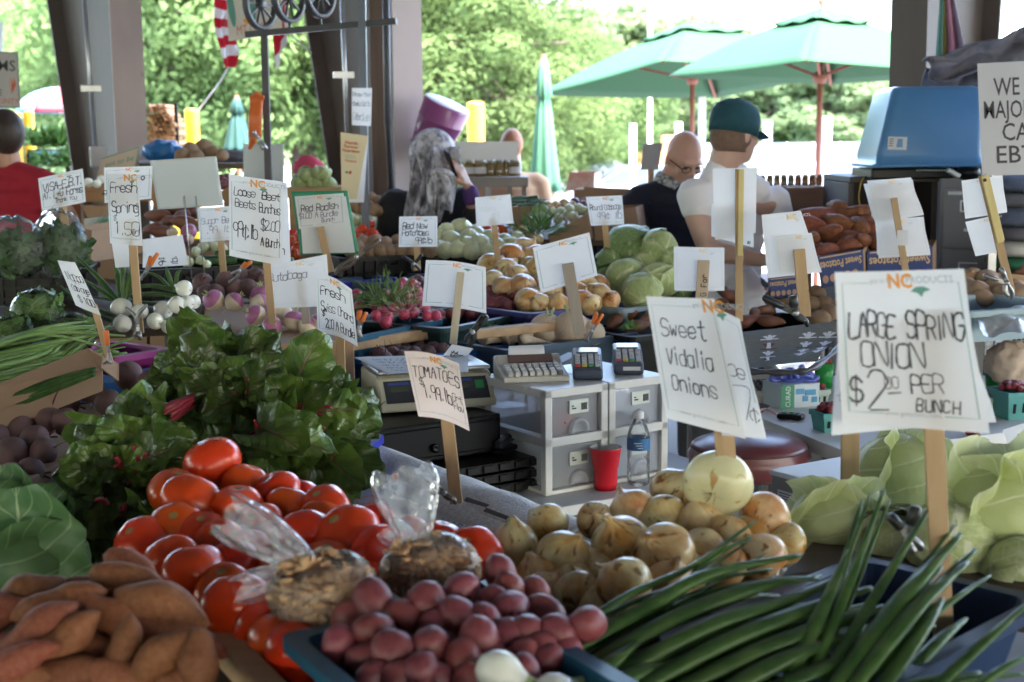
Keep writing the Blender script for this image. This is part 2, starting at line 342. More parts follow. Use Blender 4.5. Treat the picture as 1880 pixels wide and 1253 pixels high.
def tree_mesh(h, rx, rz, zc, nclump, nleaf, ls, seed):
 r = random.Random(seed); c = MB(); k = MB(); cl = []
 for i in range(nclump):
  while 1:
   d = V((r.uniform(-1, 1), r.uniform(-1, 1), r.uniform(-1, 1)))
   if .25 < d.length < 1: break
  cl.append((V((d.x*rx, d.y*rx, zc+d.z*rz)), r.uniform(.16, .34)*rx))
 for p, q in cl:
  for j in range(nleaf):
   d = V((r.gauss(0, 1), r.gauss(0, 1), r.gauss(0, 1))).normalized()*(q*(.55+.5*r.random())); d.z *= .65
   a = p+d; n = (d.normalized()*1.3+V((r.uniform(-.3, .3), r.uniform(-.3, .3), r.uniform(.2, .6)))).normalized(); x, y = fr(n)
   g = r.uniform(0, 6.3); x, y = x*cos(g)+y*sin(g), y*cos(g)-x*sin(g); s_ = ls*r.uniform(.6, 1.3)
   c.add([a-x*s_, a-y*s_*.5-n*s_*.15, a+x*s_, a+y*s_*.5-n*s_*.1], [(0, 1, 2, 3)])
 pts = [V((r.uniform(-.02, .02)*h, r.uniform(-.02, .02)*h, h*.8*t/5)) for t in range(6)]; pts[0] = V((0, 0, -.3))
 k.tube(pts, [h*.035*(1-.14*i) for i in range(6)], 9)
 for p, q in cl[::3]:
  b = pts[2]+(pts[4]-pts[2])*r.random(); k.tube([b, b+(p-b)*.5+Z*.1*h*r.random()*.5, p], [h*.012, h*.008, h*.003], 5)
 return c, k
def tree(px, Y, top, rx, rz, proto, label, group, rot):
 tr, kr, h = proto; b = at(px, 250, Y); b.z = -.5
 t = thing('tree', label, 'tree', b, rot, group, local=True); s = top/h
 t.scale = (s*rx, s*rx, s)
 for nm, me in (('crown', tr), ('trunk', kr)):
  o = bpy.data.objects.new(nm, me); COL.objects.link(o); o.parent = t
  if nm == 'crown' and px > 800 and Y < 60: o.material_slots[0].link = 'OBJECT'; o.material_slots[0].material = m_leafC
 return t
m_leafC = crownmat('toned_down_leaves', (.115, .175, .06), (.07, .12, .04))  # maple leaf colour darkened where sunlight would bleach the right-hand trees
pr = []
for i, (nc, nl, ls, m_) in enumerate(((190, 290, .078, m_leafA), (190, 290, .078, m_leafA), (130, 130, .19, m_leafB), (130, 130, .19, m_leafB))):
 c, k = tree_mesh(8., 3.4, 3.6, 4.5, nc, nl, ls, 20+i); pr.append((c.mesh('crown', m_), k.mesh('trunk', m_bark), 8.))
near = 'leafy trees just beyond the shed'
for i, (px, Y, top, rx, p, lab) in enumerate((
 (240, 33, 8.0, .82, 0, 'full green tree showing left of the column beside the firewood'),
 (365, 30, 9.2, .95, 1, 'full green tree right above the stacked firewood'),
 (560, 31, 9.0, 1.0, 0, 'full green tree behind the red flag and the wagon wheels'),
 (850, 29, 5.9, 1.2, 1, 'full green tree above the purple tub'),
 (965, 36, 5.2, 1.1, 0, 'lower pale green tree behind the folded green umbrella'),
 (1085, 52, 5.8, 1.25, 1, 'pale green tree between the folded umbrella and the open ones'))):
 tree(px, Y, top, rx, 1, pr[p], lab, near, i*1.3)
far = 'trees of the far wood'
for i, (px, Y, top) in enumerate(((25, 70, 8.5), (75, 64, 6), (1110, 108, 11.5), (1180, 112, 11), (1250, 106, 10.2), (1325, 110, 9.6), (1400, 104, 8.6), (1470, 108, 8.4), (1545, 100, 8.8), (1610, 104, 8.0), (1680, 100, 8.2), (1010, 100, 10.5), (1070, 88, 6.5), (1150, 84, 5.4), (1230, 90, 5.6), (1440, 84, 5.6), (1530, 82, 6.4), (1590, 86, 5.8), (1350, 86, 5.2))):
 wh = 'seen left of the first steel column' if px < 100 else ('taller, in the back rank behind the umbrellas' if top > 7.5 else 'lower, in the front rank beyond the parked cars')
 tree(px, Y, top*1.05, 1.15, 1, pr[2+i % 2], 'hazy green woodland tree '+wh, far+(' (left)' if px < 100 else (' (back)' if top > 7.5 else ' (front)')), i*.9)
m_par = mat('green_canvas', (.012, .072, .022), .8, (.010, .064, .019), 20, var=.03)
def cloth_glow(m, amt):
 N = m.node_tree.nodes; L = m.node_tree.links; p = N['Principled BSDF']; tl = N.new('ShaderNodeBsdfTranslucent')
 src = p.inputs['Base Color'].links[0].from_socket; L.new(src, tl.inputs[0]); ms = N.new('ShaderNodeMixShader'); ms.inputs[0].default_value = amt
 L.new(p.outputs[0], ms.inputs[1]); L.new(tl.outputs[0], ms.inputs[2]); L.new(ms.outputs[0], N['Material Output'].inputs[0])
cloth_glow(m_par, .10)
m_mahog = wood('mahogany', (.25, .085, .05), (.17, .05, .03))
def parasol(px, tipy, Y, r, cz, gx, gy, label):
 """square canopy, its rim tilted a little by the wind: rim height = camera height + cz + gx*dx + gy*dy"""
 c = at(px, tipy, Y); zt = c.z; c.z = 0; t = thing('parasol', label, 'parasol', (c.x, Y, -.5), 0, 'open green parasols')
 def rim(k): a = rad(163.3+90*k); d = V((cos(a), sin(a), 0))*r; return V((c.x+d.x, c.y+d.y, CH+cz+gx*d.x+gy*d.y))
 tip = V((c.x, c.y, zt)); m = MB(); cap = MB()
 for k in range(4):
  a, b = rim(k), rim(k+1)
  def f(u, v, v0=.16, v1=1., dz=0.): v = v0+(v1-v0)*v; e = a.lerp(b, u); p = tip.lerp(e, v); return p+Z*(.05*sin(pi*v)-.035*sin(pi*u)*sin(pi*v*.5)*(1-v*.6)+dz)
  m.grid(lambda u, v: f(u, v), 12, 10); cap.grid(lambda u, v: f(u, v, .0, .34, .035)+Z*(.012*sin(u*5*pi)*v**2), 12, 5)
 m.build('canopy', m_par, t, solid=.004); cap.build('vent_cap', m_par, t, solid=.004)
 m = MB(); m.tube([(c.x, c.y, -.45), (c.x, c.y, zt+.02)], .026, 10); m.build('pole', m_mahog, t)
 m = MB(); m.lathe([(0, .0), (.03, .02), (.018, .05), (.035, .08), (.03, .11), (.01, .13), (.012, .15), (0, .17)], 12, tip); m.build('finial', m_mahog, t)
 hub = V((c.x, c.y, zt-.56)); m = MB(); m.lathe([(0, -.06), (.05, -.05), (.07, .02), (.03, .05), (0, .05)], 12, hub); m.build('hub', m_mahog, t)
 for k in range(4):
  e = tip.lerp(rim(k), .97)-Z*.02; m = MB(); m.bar(tip-Z*.06, e, .022, .03); m.bar(hub, tip.lerp(e, .5)-Z*.03, .02, .026); m.build('rib', m_mahog, t)
 m = MB(); m.lathe([(0, 0), (.3, 0), (.3, .06), (.08, .1), (.04, .3), (0, .3)], 20, (c.x, c.y, -.5)); m.build('foot', mat('dark_iron', (.05, .05, .05), .6), t)
parasol(1508, 22, 12.6, 1.35, .513, -.0152, -.0327, 'open green parasol, the nearer and higher of the two')
parasol(1272, 45, 15, 1.68, .545, .0404, -.0935, 'open green parasol partly covered by the nearer one')
def folded(px, topy, boty, Y, wpx, key, col, label):
 base = at(px, boty, Y); top = at(px, topy, Y); b = V((base.x, Y, -.5)); t = thing('folded_parasol', label, 'parasol', b); m_ = mat(key, col, .8, tuple(c*.85 for c in col), 20); 
 w = wpx*Y/F; H = top.z-base.z
 prof = [(.12, 1), (.3, .93), (.52, .72), (.36, .70), (.5, .6), (.7, .35), (.95, .08), (1., 0)]
 m = MB(); m.lathe([(w/2*r, base.z+H*z) for r, z in prof][::-1], 40, (b.x, b.y, 0), fn=lambda a, v: 1+.16*sin(a*8+v*2)*(1-v*.5)); m.build('canopy', m_, t, solid=.004)
 m = MB(); m.tube([b, V((b.x, b.y, top.z+.02))], .02, 8); m.build('pole', m_mahog, t)
 m = MB(); m.lathe([(0, 0), (.25, 0), (.25, .05), (.04, .1), (0, .1)], 16, b); m.build('foot', MATS['dark_iron'], t)
folded(1000, 105, 352, 10.5, 52, 'mint_canvas', (.10, .28, .17), 'tall folded mint green parasol in front of the trees')
folded(438, 180, 278, 12, 48, 'teal_canvas', (.015, .065, .06), 'short folded teal parasol beside the orange glove')
b = at(120, 222, 14); t = thing('beach_umbrella', 'red and pale blue beach umbrella beyond the red shirted man', 'umbrella', (b.x, 14, -.5))
m = MB(); hz = at(110, 160, 14).z; ez = at(110, 208, 14).z
for k in range(8):
 a0, a1 = rad(25)+2*pi*k/8, rad(25)+2*pi*(k+1)/8
 m.grid(lambda u, v, a0=a0, a1=a1: V((b.x, 14, hz))+V((cos(a0+(a1-a0)*u), sin(a0+(a1-a0)*u), 0))*(.46*sin(v*pi/2)*(1-.03*sin(pi*u)))+Z*((ez-hz)*(1-cos(v*pi/2))), 6, 8, 1 if cos(.5*(a0+a1)) < -.3 else (2 if k == 1 else 0))
m.build('canopy', [mat('pink_nylon', (.50, .06, .09), .7), mat('sky_nylon', (.14, .32, .42), .7), mat('white_nylon', (.8, .8, .82), .7)], t, solid=.003)
m = MB(); m.tube([(b.x, 14, -.5), (b.x, 14, hz+.03)], .015, 8); m.build('pole', m_galv, t)
m_yel = mat('yellow_paint', (.85, .55, .03), .5, (.75, .46, .02), 6)
for px, ty, Y, w, lab in ((28, 207, 12, 19, 'yellow bollard left of its twin beyond the red shirted man'), (52, 205, 12, 19, 'yellow bollard right of its twin under the beach umbrella'),
                          (312, 200, 12.2, 21, 'yellow bollard touching the stacked firewood'), (351, 200, 11.6, 26, 'yellow bollard with a rope tied to it'), (873, 187, 11, 32, 'yellow bollard beside the purple tub')):
 p = at(px, ty, Y); r_ = w*Y/F/2; o = MB().lathe([(r_, -.5), (r_, p.z-r_*.4), (r_*.93, p.z-r_*.12), (r_*.6, p.z), (0, p.z+.004)], 24, (0, 0, 0)).build('bollard', m_yel); o.location = (p.x, Y, 0); tag(o, lab, 'bollard', 'yellow bollards outside')
m_wht = mat('white_paint', (.7, .7, .7), .5, (.7, .7, .7), 5)
for px, ty, Y, w, lab in ((1194, -60, 30, 7, 'tall thin pale lamp pole rising behind the umbrellas'), (1289, 178, 16, 12, 'pale square post beside the rear parasol pole'), (1162, 228, 20, 11, 'short white post left of the bald man'), (1246, 225, 20, 12, 'short white post above the bald head'), (1409, 222, 20, 14, 'short white post beside the cap brim'), (1519, 215, 24, 14, 'short white post right of the near parasol pole')):
 p = at(px, ty, Y); r_ = w*Y/F; o = MB().box((0, 0, p.z/2-.25), (r_, r_, p.z+.5)).build('post', m_wht, bevel=.01); o.location = (p.x, Y, 0); tag(o, lab, 'post')
def car(px, py, Y, L_, rot, col, key, label, gz=-.5):
 p = at(px, py, Y); t = thing('parked_car', label, 'car', (p.x, Y, gz), rot, 'parked cars', local=True); mp = mat(key, col, .3, tuple(c*.9 for c in col), 3, coat=.5)
 s = L_/4.5
 side = [(-2.25, .35), (-2.2, .75), (-1.75, .88), (-1.1, 1.35), (-.3, 1.45), (.55, 1.40), (1.25, .95), (2.05, .80), (2.25, .55), (2.25, .32), (1.8, .25), (-1.8, .25)]
 def sweep(poly, w0, m):
  n = 7
  prev = None; ring = []
  for j in range(n):
   y = -w0+2*w0*j/(n-1); k = 1-.06*abs(y/w0)**3
   ring.append([V((x*s*k, y*s, z*s*(1 if z < .9 else 1-.05*(y/w0)**2))) for x, z in poly])
  vs = [q for r_ in ring for q in r_]; np_ = len(poly)
  fs = [(j*np_+i, j*np_+(i+1) % np_, (j+1)*np_+(i+1) % np_, (j+1)*np_+i) for j in range(n-1) for i in range(np_)]+[tuple(range(np_)), tuple((n-1)*np_+i for i in range(np_))[::-1]]
  m.add(vs, fs, 0, True)
 m = MB(); sweep(side, .86, m); m.build('body', mp, t, world=False, bevel=.03)
 mg = mat('car_glass', (.08, .10, .12), .08)
 for sy in (-1, 1):
  m = MB(); m.prism([V((x*s, sy*.83*s, z*s)) for x, z in ((-1.45, .92), (-1.0, 1.3), (-.3, 1.38), (.5, 1.33), (1.05, .96))], (0, -.035*sy, 0), (0, .035*sy, 0)); m.build('side_window', mg, t, world=False)
  for x in (-1.4, 1.42):
   m = MB(); m.lathe([(0, -.1), (.30, -.1), (.33, -.05), (.33, .08), (.28, .1), (0, .1)], 22, (x*s, sy*.80*s, .32*s), axis=Matrix.Rotation(pi/2, 3, 'X')); m.build('wheel', mat('tyre', (.03, .03, .03), .8), t, world=False)
  m = MB(); m.box((2.17*s, sy*.6*s, .66*s), (.1, .3, .12)); m.build('headlight', mat('lamp_glass', (.8, .8, .82), .15), t, world=False)
  m = MB(); m.box((-2.2*s, sy*.62*s, .72*s), (.1, .28, .14)); m.build('tail_light', mat('red_lens', (.6, .02, .02), .2), t, world=False)
 m = MB(); m.add([V((x*s, y*s, z*s)) for x, y, z in ((.58, -.68, 1.37), (.58, .68, 1.37), (1.22, .74, .985), (1.22, -.74, .985))], [(0, 1, 2, 3)], 0, False); m.build('windscreen', mg, t, world=False, solid=.06)
car(1085, 320, 42, 4.6, rad(8), (.25, .29, .35), 'silver_blue_paint', 'pale silver car parked behind the folded mint parasol')
car(1180, 330, 36, 4.4, rad(172), (.40, .41, .44), 'white_car_paint', 'white car parked behind the bald man')
car(1560, 330, 40, 4.5, rad(5), (.75, .76, .78), 'white_car_paint', 'white car behind the upturned blue tub')
car(395, 262, 17, 4.4, rad(176), (.72, .74, .77), 'white_car_paint', 'white car behind the yellow bollard with the rope')
car(560, 282, 16, 4.4, rad(100), (.76, .77, .79), 'white_car_paint', 'white car seen end on behind the pale cabbages')
t0 = at(1210, 300, 62); t = thing('tractor', 'small orange machine parked far off behind the bald man', 'tractor', (t0.x, 62, -.5))
m = MB(); m.box((t0.x-.4, 62, .5), (1.6, 1.1, .9)); m.box((t0.x+.6, 62, 1.0), (.9, 1.1, 1.2)); m.build('body', mat('orange_paint', (.7, .22, .06), .5), t, bevel=.08)
for dx, r_ in ((-.9, .4), (.6, .6)):
 for sy in (-.6, .6):
  m = MB(); m.lathe([(0, -.12), (r_, -.12), (r_, .12), (0, .12)], 18, (t0.x+dx, 62+sy, r_-.5), axis=Matrix.Rotation(pi/2, 3, 'X')); m.build('wheel', MATS['tyre'], t)
f0, f1 = at(1300, 300, 78), at(1900, 300, 74); t = thing('chain_link_fence', 'grey chain-link fence in front of the far wood', 'fence', (f0.x, f0.y, -.5))
for k in range(13):
 m = MB(); p = f0.lerp(f1, k/12); m.tube([(p.x, p.y, -.5), (p.x, p.y, 1.15)], .04, 6); m.build('post', m_galv, t)
m = MB()
for z in (-.4, 1.1): m.tube([(f0.x, f0.y, z), (f1.x, f1.y, z)], .025, 6)
for k in range(400):
 for s in (-1, 1):
  x0 = (k+.5)/400; x1 = x0+s*.03
  if 0 <= x1 <= 1:
   a, c_ = f0.lerp(f1, x0), f0.lerp(f1, x1); m.bar((a.x, a.y, -.4), (c_.x, c_.y, 1.1), .008)
m.build('mesh', m_galv, t)
G = {'A': '022842 1535', 'B': '02083847350535433202', 'C': '4738180703123243', 'D': '02082846442202', 'E': '48080242 0535', 'F': '480802 0535', 'G': '473818070312324525',
 'H': '0208 4248 0545', 'I': '2228', 'J': '4843321203', 'K': '0208 480542', 'L': '080242', 'M': '0208254842', 'N': '02084248', 'O': '180703123243473818', 'P': '02083847463505',
 'R': '02083847463505 2542', 'S': '473818070615354443321203', 'T': '0848 2822', 'U': '080312324348', 'V': '082248', 'W': '0812253248', 'X': '0248 0842', 'Y': '0825 482522', 'Z': '08480242',
 'a': '4616050312324446 4642', 'b': '0802 0516364543321203', 'c': '453616050312 3243', 'd': '4842 4536160503123243', 'e': '04444536160503123243', 'f': '38272217 1636', 'g': '4536160503123243 46413010',
 'h': '0802 0516364542', 'i': '2622 2728', 'k': '0802 460442', 'l': '2822', 'm': '0602 05162522 25364542', 'n': '0602 0516364542', 'o': '160503123243453616', 'p': '0600 0516364543321203',
 'r': '0602 05163645', 's': '453616051443321203', 't': '28233242 0646', 'u': '060312324446 4642', 'v': '062246', 'w': '0612253246', 'x': '0642 0246', 'y': '0623 4610', 'z': '06460242',
 '0': '180703123243473818', '1': '172822', '2': '071838474602 0242', '3': '084825354443321203', '4': '280444 3832', '5': '480805354443321203', '6': '4738180703123243443505', '7': '084822',
 '8': '250718384725031232432 5'.replace(' ', ''), '9': '47381807061535464742', '$': '473818070615354443321203 2921', '+': '2426 1535', '-': '0545', '.': '2223', ',': '2312', "'": '2827', '¢': '453616050312 3243 2721', ' ': ''}
G['+'] = '2327 0545'
def strokes(txt, x, y, h, rng, slant=.08, sp=1.25, vert=False):
 """hand-lettered text as polylines on the sheet; x, y = left end of the baseline, h = capital height (metres)"""
 out = []; k = h/6; narrow = {'I': 2.2, 'i': 2.2, 'l': 2.2, '1': 3, '.': 1.6, ',': 1.8, "'": 1.6, 't': 4}
 for ch in txt:
  w = narrow.get(ch, 4); off = (4-w)/2*1.0
  j = rng.uniform(-.35, .35)*k; sc = rng.uniform(.92, 1.1); sh = slant+rng.uniform(-.06, .06)
  for st in G.get(ch, '').split():
   P = [(int(st[i])-off, int(st[i+1])-2) for i in range(0, len(st)-1, 2)]
   P = [(a+rng.uniform(-.18, .18), b+rng.uniform(-.18, .18)) for a, b in P]
   P = [((a+b*sh)*k*.82*sc, b*k*sc) for a, b in P]
   if len(P) > 2: P = cr(P, 4)
   P = [(x+a, y+j+b) for a, b in P]; out.append(P)
  x += (w+sp)*k*.82
 return out, x
def ribbon(P, w, rng=None):
 n = len(P); L, Q = [], []
 for i in range(n):
  a = P[max(i-1, 0)]; b = P[min(i+1, n-1)]; dx, dy = b[0]-a[0], b[1]-a[1]; l = hypot(dx, dy) or 1e-9
  ww = w*(1+.25*sin(i*1.7+n)); ex = ey = 0
  if i == 0: ex, ey = -dx/l*w*.6, -dy/l*w*.6
  if i == n-1: ex, ey = dx/l*w*.6, dy/l*w*.6
  L.append((P[i][0]-dy/l*ww+ex, P[i][1]+dx/l*ww+ey)); Q.append((P[i][0]+dy/l*ww+ex, P[i][1]-dx/l*ww+ey))
 return L+Q, [(i, n+i, n+i+1, i+1) for i in range(n-1)]
FC = {}
def ftext(txt, size, bold=0.):
 """typeset text (Blender's own font) as flat triangles; returns verts (x, y), faces, width"""
 key = (txt, bold)
 if key not in FC:
  cu = bpy.data.curves.new('t', 'FONT'); cu.body = txt; cu.size = 1; cu.offset = bold; cu.resolution_u = 2
  o = bpy.data.objects.new('t', cu); COL.objects.link(o); dg = bpy.context.evaluated_depsgraph_get(); me = bpy.data.meshes.new_from_object(o.evaluated_get(dg))
  vs = [(v.co.x, v.co.y) for v in me.vertices]; fs = [tuple(p.vertices) for p in me.polygons]
  bpy.data.objects.remove(o); bpy.data.meshes.remove(me); bpy.data.curves.remove(cu); FC[key] = (vs, fs)
 vs, fs = FC[key]
 x0 = min((v[0] for v in vs), default=0); x1 = max((v[0] for v in vs), default=0)
 return [((a-x0)*size, b*size) for a, b in vs], fs, (x1-x0)*size
m_paper = mat('paper', (.80, .80, .82), .55, (.74, .74, .77), 9, .5, bump=.12, bscale=14)
def backlit(m, amt):
 N = m.node_tree.nodes; L = m.node_tree.links; p = N['Principled BSDF']; tl = N.new('ShaderNodeBsdfTranslucent'); L.new(p.inputs['Base Color'].links[0].from_socket, tl.inputs[0]); ms = N.new('ShaderNodeMixShader'); ms.inputs[0].default_value = amt; L.new(p.outputs[0], ms.inputs[1]); L.new(tl.outputs[0], ms.inputs[2]); L.new(ms.outputs[0], N['Material Output'].inputs[0])
backlit(m_paper, .3)
m_ink = mat('marker_ink', (.025, .022, .035), .5, (.05, .045, .06), 60, .6)
m_org = mat('orange_print', (.85, .36, .04), .6, (.8, .30, .03), 20)
m_grn = mat('green_print', (.10, .30, .24), .6, (.13, .33, .27), 20)
m_gry = mat('grey_print', (.42, .47, .47), .6, (.36, .40, .40), 20)
m_fade = mat('faded_print', (.62, .66, .67), .6, (.68, .70, .72), 20)
m_yfade = mat('faded_orange_print', (.85, .62, .25), .6, (.85, .68, .40), 20)
m_pen = mat('grey_pen', (.22, .23, .30), .6, (.3, .3, .38), 60)
SM = [m_paper, m_ink, m_org, m_grn, m_gry, m_pen, m_fade, m_yfade]
class Sheet:
 """a bent sheet of paper through four corner points (TL, TR, BR, BL), printed and written on its face"""
 def __init__(s, c, bulge=.0, wave=.0, seed=1, ph=0., sagx=0.):
  s.c = [V(p) for p in c]; s.W = ((s.c[1]-s.c[0]).length+(s.c[2]-s.c[3]).length)/2; s.H = ((s.c[3]-s.c[0]).length+(s.c[2]-s.c[1]).length)/2
  s.n = (s.c[3]-s.c[0]).cross(s.c[1]-s.c[0]).normalized()
  if s.n.dot(CP-s.c[0]) < 0: s.n = -s.n
  s.b, s.w, s.ph, s.rng, s.sx = bulge*s.W, wave*s.W, ph, random.Random(seed), sagx; s.mb = MB(); s.mb.grid(lambda u, v: s.pt(u, v, 0), 22, 18, 0)
 def pt(s, u, v, off=0):               # u right, v down
  a = s.c[0].lerp(s.c[1], u); b = s.c[3].lerp(s.c[2], u); p = a.lerp(b, v); d = (s.c[3]-s.c[0]).normalized()
  return p+s.n*(s.b*sin(pi*u)+s.w*sin(2.2*pi*v+s.ph+u*2.)*(.3+.7*u)+off)+d*(s.sx*s.W*sin(pi*u))
 def put(s, vs, fs, m, off=.0011):
  s.mb.add([s.pt(x/s.W, 1-y/s.H, off) for x, y in vs], fs, m, False); return s
 def line(s, P, w, m): return s.put(*ribbon(P, w), m, .0008)
 def hand(s, txt, u, v, h, w=.006, m=1, slant=.08, sp=1.25, turn=False, wmax=.95):    # u, v of the left baseline (fractions), h as a fraction of the height
  if turn:
   st, _ = strokes(txt, 0, 0, h*s.H, s.rng, slant, sp); st = [[(u*s.W-b, (1-v)*s.H+a) for a, b in p] for p in st]
  else: st, _ = strokes(txt, u*s.W, (1-v)*s.H, h*s.H, s.rng, slant, sp)
  if not turn:                       # keep the line inside the sheet
   x1 = max((a for p in st for a, b in p), default=0); k = min(1, (wmax*s.W-u*s.W)/max(x1-u*s.W, 1e-6)); st = [[(u*s.W+(a-u*s.W)*k, b) for a, b in p] for p in st]
  for i, p in enumerate(st): s.put(*ribbon(p, w*s.W*.75*s.rng.uniform(.75, 1.3)), m, .0011+.0001*(i % 3))
  return s
 def type(s, txt, u, v, h, m=1, bold=0., center=False, wmax=None):
  vs, fs, w = ftext(txt, h*s.H/.7, bold); k = 1
  if wmax and w > wmax*s.W: k = wmax*s.W/w
  x = u*s.W-(w*k/2 if center else 0); y = (1-v)*s.H
  return s.put([(x+a*k, y+b) for a, b in vs], fs, m, .0014)
 def printed(s, fade=False, k=1., logo=.5, top=.09):
  """the market's printed frame: rule with gaps, small heading, leaf and web address"""
  f = 6 if fade else 3; g = 6 if fade else 4; o = 7 if fade else 2; W, H = s.W, s.H; i = .055*W; lw = .0028*W; y1 = H-top*H; y0 = .085*H; lw *= k
  L = logo*W; s.line([(L-.20*W, y1), (i, y1), (i, y0), (.30*W, y0)], lw, f); s.line([(min(.9*W, L+.34*W), y1), (W-i, y1), (W-i, y0), (.72*W, y0)], lw, f)
  s.type('got to be', (L-.19*W)/W, (top-.0), .032, g, .0); s.type('NC', (L-.045*W)/W, top+.03, .085, o, .035); s.type('PRODUCTS', (L+.095*W)/W, top+.005, .045, g, .0)
  leaf = [(L+.12*W, H*(1-top-.055)), (L+.16*W, H*(1-top-.028)), (L+.22*W, H*(1-top-.025)), (L+.27*W, H*(1-top-.045)), (L+.22*W, H*(1-top-.06)), (L+.2*W, H*(1-top-.09)), (L+.17*W, H*(1-top-.065))]
  s.put(leaf, [tuple(range(7))], f, .0012)
  s.type('www.gottobenc.com', .5, .925, .03, 6 if fade else 4, 0, True); s.type('.', .31, .925, .05, o); s.type('.', .69, .925, .05, o); return s
 def build(s, name, par, mats=None, solid=0):
  q = list(mats or SM); return s.mb.build(name, q, par)
def qd(Y, *xy):                            # four photo corners at depth Y (or one depth each)
 Y = Y if isinstance(Y, (list, tuple)) else [Y]*4
 return [at(xy[2*i], xy[2*i+1], Y[i]) for i in range(4)]
m_stk = wood('stake_wood', (.50, .34, .19), (.38, .25, .13)); m_stk2 = wood('weathered_stake', (.36, .31, .27), (.27, .23, .20)); m_yst = wood('yellow_ruler', (.66, .55, .26), (.58, .46, .2))
def stake(par, a, b, wpx, Y, m=None, thick=.008, off=.006, point=False, name='stake'):
 Ya, Yb = Y if isinstance(Y, (tuple, list)) else (Y, Y)
 p, q = at(*a, Ya+off), at(*b, Yb+off); mb = MB(); w = wpx*(Ya+Yb)/2/F
 if point: mb.bar(p, q, w, thick, up=V((0, 1, 0))); d = (q-p).normalized(); x, y = fr(d, V((0, 1, 0))); mb.prism([q-x*w/2-y*thick/2, q+x*w/2-y*thick/2, q+d*w*1.1-y*thick/2], (0, 0, 0), y*thick)
 else: mb.bar(p, q, w, thick, up=V((0, 1, 0)))
 return mb.build(name, m or m_stk, par, bevel=.0012)
def sign(label, foot, Y):
 return thing('price_sign', label, 'sign', at(*foot, Y))
t = sign('large hand-lettered LARGE SPRING ONION card, $2.00 per bunch, on a stake', (1735, 1190), 2.06)
s = Sheet(qd([2.05, 2.08, 2.10, 2.02], 1532, 500, 1768, 494, 1816, 796, 1546, 778), -.06, .015, 3); s.printed(logo=.47, top=.075)
s.hand('LARGE SPRING', .09, .42, .15, .0095, sp=.75).hand('ONION', .17, .61, .15, .009, sp=.75).hand('$', .07, .85, .15, .010).hand('2', .20, .88, .23, .008).hand('00', .33, .75, .075, .005).line([(.35*s.W, .215*s.H), (.44*s.W, .225*s.H)], .005*s.W, 1)
s.hand('PER', .52, .77, .11, .007, sp=.7).hand('BUNCH', .53, .89, .08, .006, sp=1.3, slant=.2); s.build('card', t)
s = Sheet(qd([2.08, 2.10, 2.14, 2.07], 1540, 600, 1760, 560, 1828, 775, 1526, 800), -.05, .02, 4); s.hand('I o', .03, .5, .08, .004, 5).hand('t c', .02, .7, .09, .004, 5); s.build('rear_card', t)
stake(t, (1704, 560), (1732, 1170), 38, (2.11, 2.06), off=.0, point=True)
t = sign('pair of curled hand-lettered SWEET VIDALIA ONIONS sheets on a stake in the onion tray', (1336, 880), 2.36)
s = Sheet(qd([2.30, 2.34, 2.36, 2.30], 1186, 545, 1310, 549, 1368, 806, 1223, 768), -.05, .02, 5); s.printed(logo=.86, top=.065)
s.hand('Sweet', .14, .31, .13, .0105, sp=1.3, wmax=.78).hand('Vidalia', .16, .53, .13, .0105, sp=1.3, wmax=.80).hand('Onions', .17, .74, .125, .0105, sp=1.3, wmax=.76); s.build('card', t)
s = Sheet(qd([2.345, 2.37, 2.40, 2.36], 1290, 552, 1357, 586, 1406, 806, 1325, 800), -.04, .03, 6); s.line([(.1*s.W, .95*s.H), (.9*s.W, .93*s.H), (.93*s.W, .3*s.H)], .006*s.W, 3)
s.hand('pe', .42, .52, .13, .013, sp=.6).hand('7', .45, .84, .24, .013).hand('¢', .75, .86, .12, .012); s.build('rear_card', t)
stake(t, (1316, 600), (1336, 890), 37, (2.39, 2.37), off=0)
o = MB().bar(at(1562, 700, 2.75), at(1560, 905, 2.75), 34*2.75/F, .012, up=V((0, 1, 0))).build('stake', m_stk, loc=at(1560, 905, 2.75), bevel=.002); tag(o, 'bare wooden stake standing behind the pale round cabbage', 'stake')
t = sign('curled pinkish TOMATOES $1.99 lb sheet on a wooden stake by the tomatoes', (838, 925), 2.85)
s = Sheet(qd([2.84, 2.86, 2.90, 2.83], 742, 645, 842, 668, 862, 792, 768, 765), .05, .025, 7, sagx=-.07); s.printed(logo=.5, top=.1)
s.hand('TOMATOES', .08, .38, .17, .010, sp=1.2).hand('$', .17, .50, .10, .008).hand('1.99.lb', .22, .70, .2, .010, sp=1.2, wmax=.74).hand('Grt', .76, .62, .1, .007, sp=.5).hand('Flav', .76, .75, .1, .007, sp=.5)
s.build('card', t, [mat('pinkish_paper', (.80, .71, .71), .6, (.72, .63, .64), 9)]+SM[1:]); stake(t, (813, 700), (838, 925), 24, (2.88, 2.85))
def psign(label, foot, Y, corners, st, stw, writing, fade=False, bulge=.03, wave=.012, seed=1, pr=True, logo=.5, top=.09, m=None, sagx=0, yo=None):
 t = sign(label, foot, Y); s = Sheet(qd(yo or Y, *corners), bulge, wave, seed, sagx=sagx)
 if pr: s.printed(fade, 1.3, logo, top)
 for w in writing: s.hand(*w)
 s.build('card', t)
 if st: stake(t, st[0], st[1], stw, Y, m)
 return t
psign('VISA - E.B.T. thank-you card on a stake before the red shirt', (130, 490), 5.0, (70, 328, 152, 310, 158, 371, 77, 388), ((111, 350), (130, 490)), 13, (('VISA-E.B.T.', .08, .44, .22, .012, 1, .1, .5), ('AT. L+G Farms', .06, .68, .2, .011, 1, .1, .35), ('Thank You', .33, .85, .12, .008, 1, .1, .6)))
